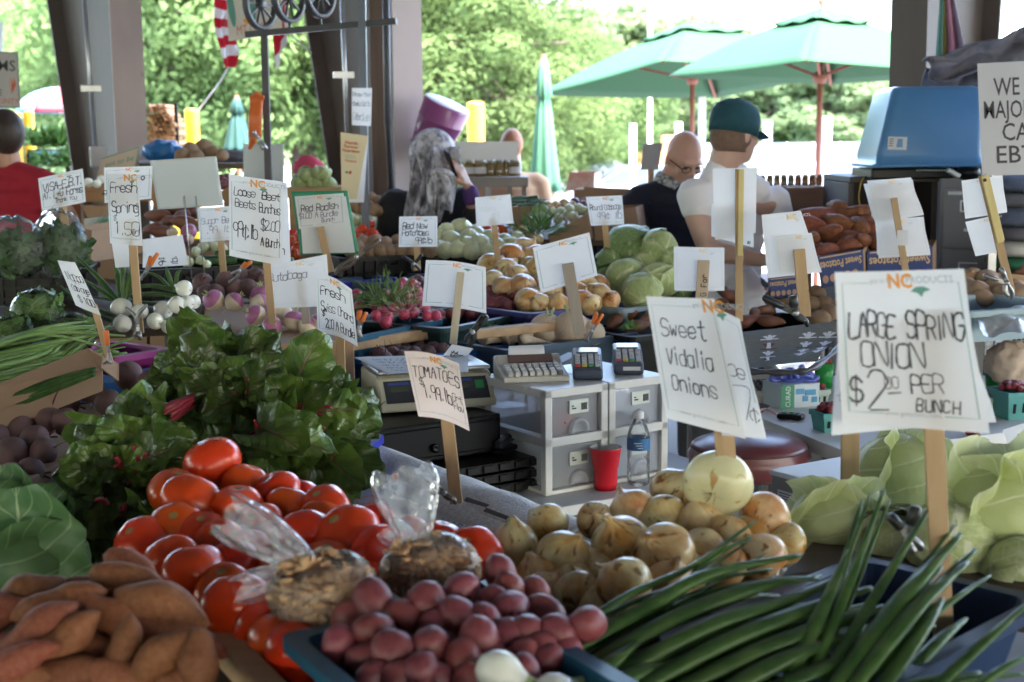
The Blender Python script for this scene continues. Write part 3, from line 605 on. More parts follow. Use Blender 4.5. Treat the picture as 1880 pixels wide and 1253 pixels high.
t = psign('folded FRESH SPRING ONIONS $1.50 sheet with another behind it, above the white bulbs', (256, 615), 4.1, (196, 320, 253, 318, 262, 452, 202, 447), ((240, 400), (257, 612)), 15, (('Fresh', .10, .26, .13, .016, 1, .08, .5), ('Spring', .12, .54, .15, .016, 1, .08, .45), ('$', .16, .66, .07, .012), ('1.50', .2, .86, .19, .016, 1, .08, .5), ('rs', .8, .5, .1, .012), ('Grt', .75, .84, .07, .01)), logo=.62, top=.07, bulge=.08)
s = Sheet(qd(4.16, 191, 308, 280, 305, 278, 365, 192, 373), .02, .01, 8); s.printed(False, 1.3).hand('a', .78, .4, .14, .012).hand('lb', .06, .8, .14, .01, 1, .08, 1, True); s.build('rear_card', t)
s = Sheet(qd(4.15, 205, 446, 236, 446, 238, 490, 212, 492), .02, .01, 8); s.build('lower_card', t)
t = thing('blank_board', 'blank pale blue-grey board on two wire legs', 'board', at(360, 510, 4.9)); m_bb = mat('blue_grey_board', (.60, .66, .70), .6, (.55, .61, .65), 4)
s = Sheet(qd(4.9, 275, 295, 397, 287, 410, 378, 290, 385), 0, 0, 1); s.mb.build('board', m_bb, t, solid=.004)
for a, b in (((338, 360), (352, 512)), ((359, 360), (376, 508))):
 m = MB(); m.tube([at(*a, 4.89), at(*b, 4.89)], .0022, 6); m.build('wire_leg', m_galv, t)
t = thing('blank_board', 'blank pale grey board on the dark stand pole beside the wagon wheels', 'board', at(470, 330, 6.9)); s = Sheet(qd(6.9, 447, 265, 521, 265, 521, 340, 447, 340), 0, 0, 1); s.mb.build('board', m_bb, t, solid=.005)
t = thing('market_board', 'beige board with green border reading GOT TO BE, behind the cards', 'sign', at(220, 340, 7.6)); m_beige = mat('beige_board', (.52, .46, .38), .6, (.46, .40, .33), 5)
s = Sheet(qd(7.6, 187, 290, 257, 268, 246, 322, 176, 336), 0, 0, 1); s.type('got to be', .15, .45, .2, 3, .01); s.line([(.0, .96*s.H), (.985*s.W, .96*s.H), (.985*s.W, 0)], .02*s.W, 3); s.put([(.1*s.W, .05*s.H), (.28*s.W, .05*s.H), (.22*s.W, .42*s.H)], [(0, 1, 2)], 2); s.build('board', t, [m_beige]+SM[1:])
psign('SUGAR BEET 99 cents lb card on a stake', (411, 515), 4.9, (362, 382, 437, 378, 437, 440, 367, 445), ((404, 420), (411, 512)), 12, (('Sugar Beet', .08, .48, .17, .01, 5, .1, .4), ('.99 lb', .2, .76, .2, .01, 5)), seed=3)
t = thing('price_card', 'card with sideways lettering lying behind the orange clamp', 'sign', at(300, 490, 4.95)); s = Sheet(qd(4.95, 262, 440, 335, 431, 346, 487, 262, 492), .02, .01, 9); s.hand('94', .52, .95, .22, .012, 1, .08, 1, True).hand('lb.', .78, .95, .2, .012, 1, .08, 1, True); s.build('card', t)
t = psign('large LOOSE BEETS and BEET BUNCHES sheet on a stake in the chard', (500, 600), 3.85, (420, 320, 520, 334, 518, 488, 421, 470), ((486, 440), (500, 595)), 14, (('Loose', .10, .24, .09, .011, 1, .05, .5, False, .5), ('Beets', .12, .38, .09, .011, 1, .05, .5, False, .5), ('99¢.lb', .08, .74, .17, .011, 1, .05, .3, False, .54), ('Beet', .62, .24, .09, .011, 1, .05, .5), ('Bunches', .57, .40, .1, .011, 1, .05, .1), ('$2.00', .6, .61, .12, .011, 1, .05, .2), ('A Bunch', .60, .80, .1, .011, 1, .05, .1)), seed=5, logo=.45, top=.08)
s = Sheet(qd(3.9, 470, 330, 527, 336, 534, 480, 488, 492), .02, .02, 6); s.hand('h', .6, .9, .1, .02); s.build('rear_card', t)
t = thing('price_sign', 'green-edged clipboard with a RED RADISH $1.00 a bundle card on a stake', 'sign', at(607, 500, 4.75)); s = Sheet(qd(4.76, 535, 352, 638, 350, 659, 466, 552, 468), 0, 0, 1); m_gb = mat('green_board', (.03, .27, .15), .5)
s.mb.build('backing_board', m_gb, t, solid=.006)
s = Sheet(qd(4.745, 548, 364, 635, 361, 652, 464, 556, 466), 0, 0, 1); s.build('blank_sheet', t); s = Sheet(qd(4.735, 541, 361, 631, 355, 635, 412, 549, 421), .01, .005, 4); s.printed(False, 1.3); 
for w in (('Red Radish', .1, .48, .2, .01, 1, .1, .45), ('$1.00 A Bundle', .04, .70, .16, .009, 5, .1, .3), ('Bunch', .5, .86, .12, .008, 5)): s.hand(*w)
s.build('card', t); stake(t, (588, 417), (607, 500), 14, 4.72, m_stk)
psign('faded RUTABAGA card on a narrow stake among the purple turnips', (562, 595), 4.15, (485, 490, 600, 467, 606, 562, 500, 566), ((553, 500), (562, 595)), 15, (('Rutabaga', .03, .38, .17, .009, 5, .1, .4),), True, seed=6, logo=.55, m=m_stk2)
psign('FRESH SWISS CHARD $2.00 a bundle sheet on a stake in the chard', (628, 735), 3.55, (580, 502, 646, 532, 657, 637, 583, 612), ((624, 600), (628, 735)), 16, (('Fresh', .12, .34, .15, .014, 1, .06, .4), ('Swiss Chard', .12, .62, .15, .012, 1, .06, .1), ('$', .14, .70, .09, .012), ('2.00 A Bundle', .22, .89, .15, .012, 1, .06, -.1)), seed=7, logo=.45, bulge=.06, sagx=-.1)
t = thing('market_flyer', 'cream market nutrition flyer hanging on the dark stand pole', 'sign', at(640, 365, 6.5)); s = Sheet(qd(6.5, 625, 243, 676, 250, 655, 366, 627, 366), 0, .01, 2); m_red = mat('red_print', (.62, .13, .07), .6)
for x, v, h in (('North', .16, .045), ('Farmer', .22, .045), ('Nutrition', .28, .045)): s.type(x, .42, v, h, 2, .03, True, .7)
for v in (.34, .37): s.type('Program & Co', .42, v, .018, 3, .0, True, .5)
s.type('Coupons', .44, .43, .04, 2, .02, True, .5); 
s.put([(.45*s.W+.07*s.W*cos(a), .41*s.H+.028*s.H*sin(a)) for a in [k*.6 for k in range(10)]], [tuple(range(10))], 2); s.put([(.28*s.W+.07*s.W*cos(a), .41*s.H+.02*s.H*sin(a)) for a in [k*.6 for k in range(10)]], [tuple(range(10))], 3)
s.build('flyer', t, [mat('cream_paper', (.70, .62, .42), .6, (.66, .57, .38), 6), m_ink, m_red]+SM[3:])
s = Sheet(qd(6.52, 650, 255, 676, 250, 668, 372, 640, 372), 0, 0, 2); s.build('backing_sheet', t)
t = thing('handwritten_note', 'white handwritten note about making checks out, clipped to the column pole', 'sign', at(663, 231, 6.5)); s = Sheet(qd(6.5, 646, 162, 683, 162, 681, 232, 646, 230), 0, .01, 3)
for w in (('Please Make', .06, .22, .1, .013, 5, .05, -.4), ('Checks Out To', .05, .48, .12, .013, 5, .05, -1.2), ('Debra Lee', .08, .86, .2, .013, 5, .05, -1.6)): s.hand(*w)
s.build('card', t)
psign('RED NEW POTATOES 99 cents lb card standing by the black crates', (767, 497), 5.3, (733, 398, 803, 397, 803, 453, 732, 454), ((765, 440), (767, 497)), 11, (('Red New', .1, .4, .19, .013, 1, .08, .5), ('Potatoes', .09, .62, .18, .013, 1, .08, .4), ('99¢.lb', .42, .88, .19, .012, 1, .08, .3)))
psign('faded VIDALIA card on a stake beyond the yellow onions', (914, 480), 5.35, (872, 363, 937, 357, 943, 410, 875, 417), ((906, 400), (914, 478)), 11, (('Vidalia', .1, .5, .16, .008, 6, .08, .5), ('.49', .35, .78, .2, .008, 6)), True, seed=9)
psign('ROUND CABBAGE 49 cents lb card on a stake behind the heap of cabbages', (1117, 475), 5.7, (1076, 362, 1142, 359, 1146, 412, 1085, 415), ((1109, 400), (1117, 474)), 11, (('Round Cabbage', .06, .46, .18, .010, 1, .06, .05), ('49¢ lb', .22, .78, .24, .011, 5, .06, .8)), seed=10)
t = psign('back of a printed card taped to a pale stake, over the dark green potato tray', (832, 635), 4.4, (782, 478, 892, 491, 893, 576, 775, 562), None, 0, (), False, seed=11, bulge=.05, sagx=-.04)
stake(t, (846, 500), (832, 632), 14, 4.38, wood('pale_stake', (.62, .55, .42), (.52, .44, .31)), off=0)
t = psign('tilted back of a card on a broad grey stake, leaning over the onions', (1063, 615), 4.4, (978, 455, 1082, 427, 1097, 506, 993, 539), None, 0, (), False, seed=12, bulge=.0)
stake(t, (1042, 484), (1065, 615), 22, 4.38, m_stk2, off=0)
t = psign('back of a card on a stake lettered G FAR, beside the cabbages', (1286, 560), 4.6, (1237, 453, 1330, 455, 1330, 534, 1238, 534), None, 0, (), True, seed=13, bulge=.04, logo=.55)
stake(t, (1292, 478), (1287, 560), 22, 4.58, mat('tan_stake', (.52, .40, .29), .7, (.44, .33, .23), 20), off=0)
s = Sheet(qd(4.572, 1281, 478, 1304, 478, 1299, 560, 1276, 560), 0, 0, 3); s.mb = MB(); s.hand('G Far', .8, .8, .12, .05, 1, .0, 2.2, True); s.mb.build('lettering', SM, t)
t = thing('price_sign', 'plain white cards on a tall yellow-brown measuring stick in front of the cap wearer', 'sign', at(1358, 592, 4.3))
s = Sheet(qd(4.31, 1308, 310, 1390, 308, 1387, 428, 1313, 441), .02, .01, 1); s.build('card', t); s = Sheet(qd(4.34, 1306, 375, 1380, 365, 1384, 455, 1306, 434), .02, .01, 1); s.hand('III', .84, .95, .06, .01, 1, .3); s.build('rear_card', t)
stake(t, (1361, 311), (1359, 470), 10, 4.29, m_yst, off=0, name='ruler'); stake(t, (1357, 311), (1357, 590), 14, 4.296, m_stk, off=0)
t = psign('large card back with a smaller one on it, nailed to a pale square stake', (1478, 582), 4.1, (1398, 395, 1470, 387, 1509, 500, 1409, 511), None, 0, (), True, seed=14, logo=.65, bulge=.02)
s = Sheet(qd(4.085, 1422, 434, 1490, 428, 1506, 495, 1429, 504), .03, .02, 2); s.printed(True, 1.3, .6); s.build('front_card', t); stake(t, (1467, 458), (1478, 582), 21, 4.07, m_stk, off=0, thick=.014)
t = psign('thick ragged stack of card backs on a thin stake before the filing cabinet', (1662, 500), 4.7, (1592, 332, 1672, 326, 1696, 395, 1606, 408), None, 0, (), True, seed=15, bulge=.06, wave=.03)
for k, c in enumerate(((1600, 334, 1675, 330, 1690, 392, 1600, 398), (1585, 338, 1660, 330, 1680, 396, 1603, 402), (1606, 404, 1695, 398, 1708, 468, 1613, 474), (1610, 400, 1690, 400, 1700, 464, 1610, 468))):
 s = Sheet(qd(4.72-.012*(k == 2)+.01*k*(k != 2), *c), .05, .03, 20+k); (s.printed(True, 1.2) if k == 2 else s); s.build('card', t)
stake(t, (1641, 364), (1663, 500), 12, 4.66, m_stk, off=0)
m = MB(); m.box(at(1657, 437, 4.65), (.035, .004, .05)); m.build('tape', m_paper, t)
t = thing('price_sign', 'two ragged card backs on a slanting yellow measuring stick with a hole, clamped', 'sign', at(1856, 535, 4.0))
s = Sheet(qd(4.02, 1765, 332, 1840, 322, 1849, 390, 1772, 402), .03, .02, 2); s.printed(True, 1.2, .4); s.build('card', t)
s = Sheet(qd(4.03, 1772, 408, 1832, 394, 1836, 462, 1791, 471), .02, .02, 2); s.printed(True, 1.2, .6); s.build('lower_card', t)
stake(t, (1808, 322), (1838, 445), 14, 4.0, m_yst, off=-.002, name='ruler'); stake(t, (1804, 322), (1856, 535), 15, 4.01, m_stk, off=0)
m = MB(); m.lathe([(0, 0), (.005, 0), (.005, .002), (0, .002)], 10, at(1808, 331, 3.99), axis=Matrix.Rotation(pi/2, 3, 'X')); m.build('hole', m_ink, t)
t = psign('small curled scribbled sheet on a leaning stake at the cardboard box corner', (205, 670), 3.6, (105, 478, 138, 482, 186, 580, 139, 561), ((172, 560), (203, 668)), 12, (('Nappa', .2, .4, .18, .02, 1, .0, 0), ('Cab age', .2, .62, .13, .02, 1, 0, -.8), ('$ 1.00', .3, .85, .13, .02, 1, 0, -.5)), seed=22, pr=False, bulge=.05, wave=.04)
t = thing('small_label', 'small curled white slip ending in TTON tucked at the blue bin', 'label', at(840, 668, 4.2)); s = Sheet(qd(4.2, 830, 632, 869, 640, 846, 669, 812, 655), .05, .02, 2); s.hand('tton', .2, .75, .3, .03, 1, .2, .3); s.build('card', t)
t = thing('notice_board', 'big grey notice board in bold black capitals at the right edge', 'sign', at(1840, 322, 5.4)); s = Sheet(qd(5.4, 1794, 117, 2010, 106, 2012, 318, 1803, 323), 0, 0, 1)
for x, v, u, wm in (('WE ACCEPT', .29, .13, .8), ('MAJOR CREDIT', .49, .04, .92), ('CARDS', .69, .19, .55), ('EBT', .89, .135, .4)): s.type(x, u, v, .155, 1, .008, wmax=wm)
s.build('board', t, [mat('grey_board', (.55, .55, .58), .6, (.5, .5, .53), 3)]+SM[1:]); 
for x in (1830, 1980):
 p = at(x, 200, 5.43); m = MB(); m.bar((p.x, p.y, 0), p, .03); m.build('leg', m_galv, t)
t = thing('farm_sign', 'grey farm signboard with red corn emblem cut by the left edge', 'sign', at(0, 200, 9.2)); s = Sheet(qd(9.2, -80, 92, 33, 96, 38, 199, -80, 198), 0, 0, 1)
for x, v, u, h, m_ in (('FARMS', .34, .25, .19, 1), ('S', .55, .62, .12, 1), ('E', .78, .66, .11, 1), ('COUNTY', .92, .5, .09, 2)): s.type(x, u, v, h, m_, .006, wmax=.98-u)
for k in (-.05, .0, .05): s.put([(.87*s.W, .25*s.H), ((.87+k)*s.W, .56*s.H), ((.90+k)*s.W, .42*s.H)], [(0, 1, 2)], 2)
s.line([(0, .99*s.H), (.99*s.W, .99*s.H), (.99*s.W, .01*s.H), (0, .01*s.H)], .008*s.W, 1); s.build('board', t, [mat('grey_signboard', (.50, .48, .45), .6, (.44, .42, .40), 3), m_ink, m_red]+SM[3:])
m = MB(); m.bar(at(-6, 300, 9.25), at(-6, 40, 9.25), .06); m.build('post', m_wht, t)
def nz(p, s, seed=0): return noise.noise(V(p)*s+V((seed*7.1, seed*3.3, seed*1.7)))
m_tom = mat('tomato_skin', (.66, .045, .008), .26, (.62, .075, .008), 3, .5, .3, var=.12, hue=.008, coat=.08, sub=.05, spec=.4)
m_scar = mat('tomato_scar', (.30, .22, .06), .7)
m_rp = mat('red_potato_skin', (.19, .028, .045), .42, (.23, .075, .07), 8, .45, .28, var=.22, hue=.012, bump=.12, bscale=90, spots=(34, .62, (.24, .12, .075)))
m_rus = mat('russet_skin', (.36, .24, .15), .75, (.27, .17, .10), 20, .6, var=.15, bump=.3, bscale=90)
m_swp = mat('sweet_potato_skin', (.21, .058, .024), .65, (.30, .118, .064), 6, .6, .2, var=.22, hue=.012, bump=.35, bscale=60, spots=(38, .62, (.12, .06, .035)), spec=.3)
m_swpd = mat('dark_sweet_potato_skin', (.15, .05, .028), .55, (.2, .08, .045), 12, .6, .25, var=.2, hue=.01, bump=.2, bscale=70)
m_on = mat('yellow_onion_skin', (.54, .25, .065), .28, (.78, .66, .36), 2.2, .75, .13, (2.2, .8, 1), var=.14, hue=.014, uv=True, bump=.12, bscale=30, spots=(6, .60, (.27, .12, .035)))
m_onp = mat('pale_onion_skin', (.76, .70, .44), .25, (.66, .66, .36), 5, .5, .2, (3, 1, 1), var=.05, uv=True, spots=(5, .64, (.50, .30, .12)))
m_root = mat('root_fibre', (.50, .40, .25), .9, (.35, .25, .14), 40)
m_won = mat('white_onion_skin', (.80, .80, .74), .22, (.76, .78, .66), 5, .5, .2, (6, .6, 1), uv=True, sub=.1, coat=.2)
m_gon = mat('green_white_onion_skin', (.68, .70, .46), .28, (.58, .62, .34), 5, .6, .2, (7, .6, 1), uv=True, var=.1)
m_beet = mat('beet_skin', (.13, .06, .065), .65, (.20, .12, .11), 14, .6, var=.25, bump=.3, bscale=60)
m_turn = mat('turnip_skin', (.72, .62, .48), .5, (.60, .46, .32), 10, .5, var=.1, bump=.12)
m_turnp = mat('turnip_purple', (.36, .08, .24), .4, (.50, .22, .36), 8, .6, var=.1)
m_rad = mat('radish_skin', (.46, .035, .10), .32, (.55, .10, .15), 8, .5, var=.15)
m_radt = mat('radish_tail', (.70, .42, .42), .6)
m_par_ = mat('parsnip_skin', (.66, .55, .42), .65, (.48, .34, .22), 14, .6, .2, var=.1, bump=.2, bscale=60)
m_cuc = mat('cucumber_skin', (.04, .10, .03), .35, (.07, .15, .04), 12, .6, var=.2)
m_straw = mat('strawberry_skin', (.34, .03, .035), .35, (.24, .02, .03), 20, .6, var=.2, bump=.5, bscale=160)
m_gleaf = leafmat('leek_green', (.04, .105, .026), (.10, .185, .05), (.19, .28, .11), 1., .02, .32, .3, .15, .3, 20)
m_gpale = mat('pale_green_stem', (.50, .56, .26), .4, (.36, .46, .16), 12, .6)
m_cab = leafmat('cabbage_leaf', (.36, .46, .17), (.44, .53, .24), (.66, .70, .45), 5., .05, .42, .35, .12, .12, 9, edge=(.62, .68, .42))
m_cabd = leafmat('dark_cabbage_leaf', (.17, .28, .09), (.26, .36, .14), (.52, .58, .34), 6., .04, .4, .3, .12, .12, 9)
m_cabb = leafmat('blue_cabbage_leaf', (.07, .16, .06), (.13, .23, .09), (.36, .46, .24), 6., .035, .42, .4, .06, .12, 9)
m_chard = leafmat('chard_leaf', (.045, .10, .018), (.12, .185, .028), (.17, .11, .06), 7., .035, .30, .9, .5, .22, 16, spec=.55)
m_stem = mat('red_chard_stem', (.32, .02, .03), .4, (.40, .05, .08), 14, .5, var=.1)
m_lett = leafmat('lettuce_leaf', (.06, .16, .03), (.13, .26, .05), (.30, .42, .15), 6., .06, .4, .5, .15, .2, 14)
P_ = {}
def protos(key, n, fn, mats):
 P_[key] = []
 for i in range(n):
  m = MB(); fn(m, random.Random(50+i), i); P_[key].append(m.mesh(key, mats))
def f_tom(m, r, i):
 k = r.choice((5, 6, 7)); a0 = r.random()*6; el = r.uniform(.0, .14)
 def fn(d):
  a = atan2(d.y, d.x); h = sqrt(d.x*d.x+d.y*d.y); q = 1+.035*cos(k*a+a0)*h*h*(1 if d.z > -.2 else .3)+.05*nz(d, 1.1, i)+el*d.x*d.x
  return q*(1-.16*math.exp(-(h/.28)**2)*(1 if d.z > 0 else .4))
 m.ball((0, 0, 0), (1, 1, .88), 28, 18, 0, fn)
 for j, f in enumerate(m.f):
  if j < 28: m.m[j] = 1
def f_pot(m, r, i):
 ax = (1.06+r.uniform(-.06, .14), 1.0, .92); eyes = [(V((r.gauss(0, 1), r.gauss(0, 1), r.gauss(0, 1))).normalized()) for _ in range(6)]
 def fn(d):
  q = 1+.11*nz(d, .9, i+3)+.05*nz(d, 2.4, i)
  for e in eyes:
   g = (d-e).length; q -= .085*math.exp(-(g/.13)**2)
  return q
 m.ball((0, 0, 0), ax, 24, 16, 0, fn)
def f_sweet(m, r, i):
 n = 15; b = r.uniform(-.25, .25); fat = r.uniform(.36, .47); sk = r.uniform(.35, .62); pts = []; rr = []
 for k in range(n):
  t = k/(n-1); x = (t-.5)*2
  pts.append((x, b*(x*x-.5)*.5+.04*sin(t*9+i), .05*sin(t*7+i*2)))
  e = t**(math.log(.5)/math.log(sk)); rr.append(max(.012, fat*sin(pi*e)**.66*(1+.05*sin(t*11+i*3))))
 m.tube(pts, rr, 16); 
 for j, p in enumerate(m.v): m.v[j] = p+V((0, nz(p, 1.8, i), nz(p, 1.8, i+9)))*.03
 m.tube([pts[-1], (1.08, pts[-1][1]+.03, .0)], [.014, .004], 6)
def onion_prof(neck=.32, flat=.92):
 pr_ = [(.05, -.80*flat), (.30, -.83*flat)]
 for k in range(1, 13):
  t = pi*(.14+.70*k/12); pr_.append((sin(t)*1.0, -cos(t)*flat))
 return pr_+[(.34, flat*.98), (.2, flat*1.12), (.13, flat*1.25), (.10, flat+neck*1.2), (.12, flat+neck*1.6), (.02, flat+neck*1.75)]
def f_on(m, r, i, neck=None, flat=None, seg=26, roots=14):
 nk = r.uniform(.0, .22) if neck is None else neck; fl = r.uniform(.80, .98) if flat is None else flat
 m.lathe(onion_prof(nk, fl), seg, fn=lambda a, v: 1+.04*sin(a*2+i)+.025*nz((cos(a), sin(a), v*2), 1.6, i))
 for j, p in enumerate(m.v):
  if p.z > fl*1.05: m.v[j] = p+V((.5*(p.z-fl), .2*(p.z-fl)*(-1)**i, 0))
 for k in range(roots):
  a = r.random()*6.3; q = r.uniform(.02, .2); m.tube([(q*cos(a), q*sin(a), -.80*fl), (q*1.8*cos(a+.4), q*1.8*sin(a+.4), -.98*fl-r.random()*.12)], [.012, .006], 4, 1, False)
def f_round(m, r, i, tail=1.0, green=0):
 m.ball((0, 0, 0), (1, 1, .95), 22, 14, 0, lambda d: 1+.06*nz(d, 1.2, i)-.05*math.exp(-((d-V((0, 0, 1))).length/.2)**2))
 b = r.uniform(-.5, .5); m.tube(cr([(0, 0, -.85), (.08*b, .05, -1.1), (.35*b, .1, -1.1-.45*tail), (.9*b, .1, -1.1-.95*tail)], 4), [.16, .13, .10, .08, .065, .055, .05, .045, .04, .03, .025, .02, .012], 6, 1)
 for k in range(4 if green == 0 else 0):
  a = k*1.6+i; m.tube([(.1*cos(a), .1*sin(a), .9), (.16*cos(a), .16*sin(a), 1.0), (.28*cos(a), .28*sin(a), 1.3)], [.07, .06, .05], 5, 1)
def leaf(m, base, d, up, L, Wd, curl=.5, ruff=.12, m0=0, seed=0, nu=8, nv=10, shape=None, cup=0.):
 """a leaf blade from base along d bending away from up; UVs run across and along"""
 d = V(d).normalized(); x = d.cross(V(up)).normalized(); n = x.cross(d).normalized(); r = random.Random(seed); ph = r.random()*6
 shape = shape or (lambda v: sin(pi*min(1, v*.94+.05))**.65*(1-.25*v))
 def f(u, v):
  w = (u-.5)*2; a = curl*v*1.1
  c = V(base)+d*(L*sin(min(a, 3))/max(curl*1.1, .01) if abs(curl) > .02 else L*v)-n*(L*(1-cos(a))/max(curl*1.1, .01) if abs(curl) > .02 else 0)
  q = c+x*(w*Wd/2*shape(v)); dd = (d*cos(a)-n*sin(a)); nn = (n*cos(a)+d*sin(a))
  return q+nn*(Wd*(ruff*abs(w)**1.6*sin(v*17+ph+2*w)+ruff*.35*sin(v*9+w*4+ph)+cup*w*w)) + nn*(Wd*.04*nz((u*5, v*7, seed), 1.0, seed))
 return m.grid(f, nu, nv, m0)
def f_cab(m, r, i):
 m.ball((0, 0, 0), (.93, .93, .88), 22, 14, 0, lambda d: 1+.03*nz(d, 2, i))
 n = 8
 for k in range(n):
  a = 2*pi*k/n*1.618+i; th = r.uniform(1.5, 2.3) if k else 1.8; lift = .95+.045*k/2
  pole = V((cos(a)*r.uniform(.2, .9), sin(a)*r.uniform(.2, .9), -1)).normalized(); x, y = fr(pole, V((0, 1, .3))); g = r.random()*6.3; dr = x*cos(g)+y*sin(g); sd = pole.cross(dr)
  ph = r.random()*6; open_ = r.random() < .3
  def f(u, v, pole=pole, dr=dr, sd=sd, th=th, lift=lift, ph=ph, open_=open_):
   w = (u-.5)*2; q = v*th; ww = w*1.15*sin(pi*min(.97, v*.80+.14))**.7
   c = pole*cos(q)+dr*sin(q); p = c*cos(ww)+sd*sin(ww); e = max(abs(w), v)**4
   return p*(lift*(1+.03*sin(v*14+ph+3*w)*e+(.13 if open_ else .05)*e+.012*nz((u*4, v*5, ph), 1.2, i)-.02*(abs(w) < .08)))*V((1, 1, 1)).length/sqrt(3)
  m.grid(f, 12, 14, 0)
 for j, p in enumerate(m.v): m.v[j] = V((p.x, p.y, p.z*.92))
def f_straw(m, r, i):
 m.lathe([(.05, -1.1), (.35, -.9), (.7, -.3), (.85, .25), (.7, .6), (.3, .72), (.02, .7)], 12, fn=lambda a, v: 1+.06*sin(a*3+i)); 
 for k in range(5): a = k*1.26; m.add([(0, 0, .74), (.28*cos(a-.3), .28*sin(a-.3), .75), (.6*cos(a), .6*sin(a), .70), (.28*cos(a+.3), .28*sin(a+.3), .75)], [(0, 1, 2, 3)], 1)
protos('tomato', 4, f_tom, [m_tom, m_scar]); protos('red_potato', 5, f_pot, m_rp); protos('russet_potato', 3, f_pot, m_rus)
protos('sweet_potato', 6, f_sweet, m_swp); protos('dark_sweet_potato', 4, f_sweet, m_swpd)
protos('yellow_onion', 6, f_on, [m_on, m_root]); protos('white_onion', 3, lambda m, r, i: f_on(m, r, i, .05, .95, 26, 6), [m_won, m_root]); protos('green_white_onion', 3, lambda m, r, i: f_on(m, r, i, .03, .9, 22, 4), [m_gon, m_root])
protos('pale_onion', 2, lambda m, r, i: f_on(m, r, i, .05, .86, 34, 16), [m_onp, m_root])
protos('beet', 4, lambda m, r, i: f_round(m, r, i, 1.6), [m_beet, mat('beet_stub', (.16, .06, .06), .7)]); protos('radish', 3, lambda m, r, i: f_round(m, r, i, .9, 1), [m_rad, m_radt])
def f_turn(m, r, i):
 f_round(m, r, i, .6)
 for j, f in enumerate(m.f):
  if j < 22*14 and sum(m.v[k].z for k in f)/4 > .25: m.m[j] = 2
protos('turnip', 3, f_turn, [m_turn, m_gpale, m_turnp])
def f_parsnip(m, r, i):
 m.tube(cr([(-1, 0, 0), (-.9, 0, .02), (-.4, .03, .03), (.4, -.05*(i-1), 0), (1.2, .06, 0)], 4), [.12, .2, .27, .31, .33, .33, .32, .30, .27, .24, .2, .16, .12, .09, .06, .04, .015], 14)
 for j, p in enumerate(m.v): m.v[j] = p+V((0, nz(p, 3, i), nz(p, 3, i+5)))*.05
protos('parsnip', 3, f_parsnip, m_par_)
def f_cuc(m, r, i): m.tube(cr([(-1, 0, 0), (-.85, 0, 0), (0, .12*(i-.5), 0), (.85, 0, 0), (1, 0, 0)], 3), [.03, .14, .18, .2, .21, .22, .22, .22, .21, .19, .17, .12, .03], 10)
protos('cucumber', 2, f_cuc, m_cuc)
protos('cabbage', 4, f_cab, m_cab); protos('dark_cabbage', 3, f_cab, m_cabd); protos('pale_cabbage', 4, f_cab, leafmat('pale_cabbage_leaf', (.46, .54, .20), (.60, .66, .36), (.82, .84, .62), 5., .06, .36, .5, .1, .12, 7, edge=(.68, .72, .48))); protos('strawberry', 3, f_straw, [m_straw, m_gleaf]); protos('lobed_tomato', 1, f_tom, [m_tom, m_scar])
CATS = {'red_potato': 'potato', 'russet_potato': 'potato', 'dark_sweet_potato': 'sweet potato', 'sweet_potato': 'sweet potato', 'yellow_onion': 'onion', 'white_onion': 'onion', 'green_white_onion': 'onion', 'pale_onion': 'onion', 'dark_cabbage': 'cabbage', 'pale_cabbage': 'cabbage'}
NAMES = {'green_white_onion': 'white_onion', 'pale_onion': 'white_onion', 'dark_sweet_potato': 'sweet_potato', 'dark_cabbage': 'cabbage', 'pale_cabbage': 'cabbage'}
ORD = 'first second third fourth fifth sixth seventh eighth ninth tenth eleventh twelfth thirteenth fourteenth fifteenth sixteenth'.split()
def put(key, p, size, rot=None, label='', group=None, var=None):
 rot = rot if rot is not None else (R.uniform(0, 6.3), R.uniform(0, 6.3), R.uniform(0, 6.3))
 return inst(NAMES.get(key, key), P_[key][R.randrange(len(P_[key])) if var is None else var], label, CATS.get(key, key), group, p, rot, size)
def labelrows(objs, what, where, rows):
 """give every piece of a heap its own label from the row and place it has in the heap"""
 L = sorted([(pix(o.location)[1], pix(o.location)[0], o) for o in objs], key=lambda q: q[0]); n = len(L); i = 0
 rn = ['top row'] + ['%s row down' % ORD[k] for k in range(1, rows-1)] + ['lowest row']
 for k in range(rows):
  row = sorted(L[n*k//rows:n*(k+1)//rows], key=lambda q: q[1])
  for j, q in enumerate(row):
   w = 'leftmost' if j == 0 else ('rightmost' if j == len(row)-1 else ORD[j]+' from left')
   q[2]['label'] = '%s %s, %s' % (what, where, (rn[k]+', '+w) if rows > 1 else w)
m_tabl = wood('table_planks', (.09, .065, .045), (.06, .042, .03), 0); m_leg = mat('table_steel', (.12, .12, .12), .5)
def table(name, label, corners, z, mtop, th=.03, cat='table', hgt=None, kind='leg'):
 c = sum((V((p[0], p[1], 0)) for p in corners), V())/len(corners); t = thing(name, label, cat, (c.x, c.y, 0)); m = MB()
 m.prism([V((p[0], p[1], 0)) for p in corners], (0, 0, z-th), (0, 0, z)); m.build('tabletop', mtop, t, bevel=.003)
 for p in corners:
  q = c+(V((p[0], p[1], 0))-c)*.93; m = MB(); m.bar((q.x, q.y, 0), (q.x, q.y, z-th), .05); m.build('leg', m_leg, t)
 return t
def uv2(p, s, t): q = V(p)+U*s+T*t; return (q.x, q.y)
e0 = on(690, 842, .82); e1 = on(1052, 985, .82); ed = (e1-e0).normalized(); en = V((-ed.y, ed.x, 0)); en = en if en.y > 0 else -en
FT = .82
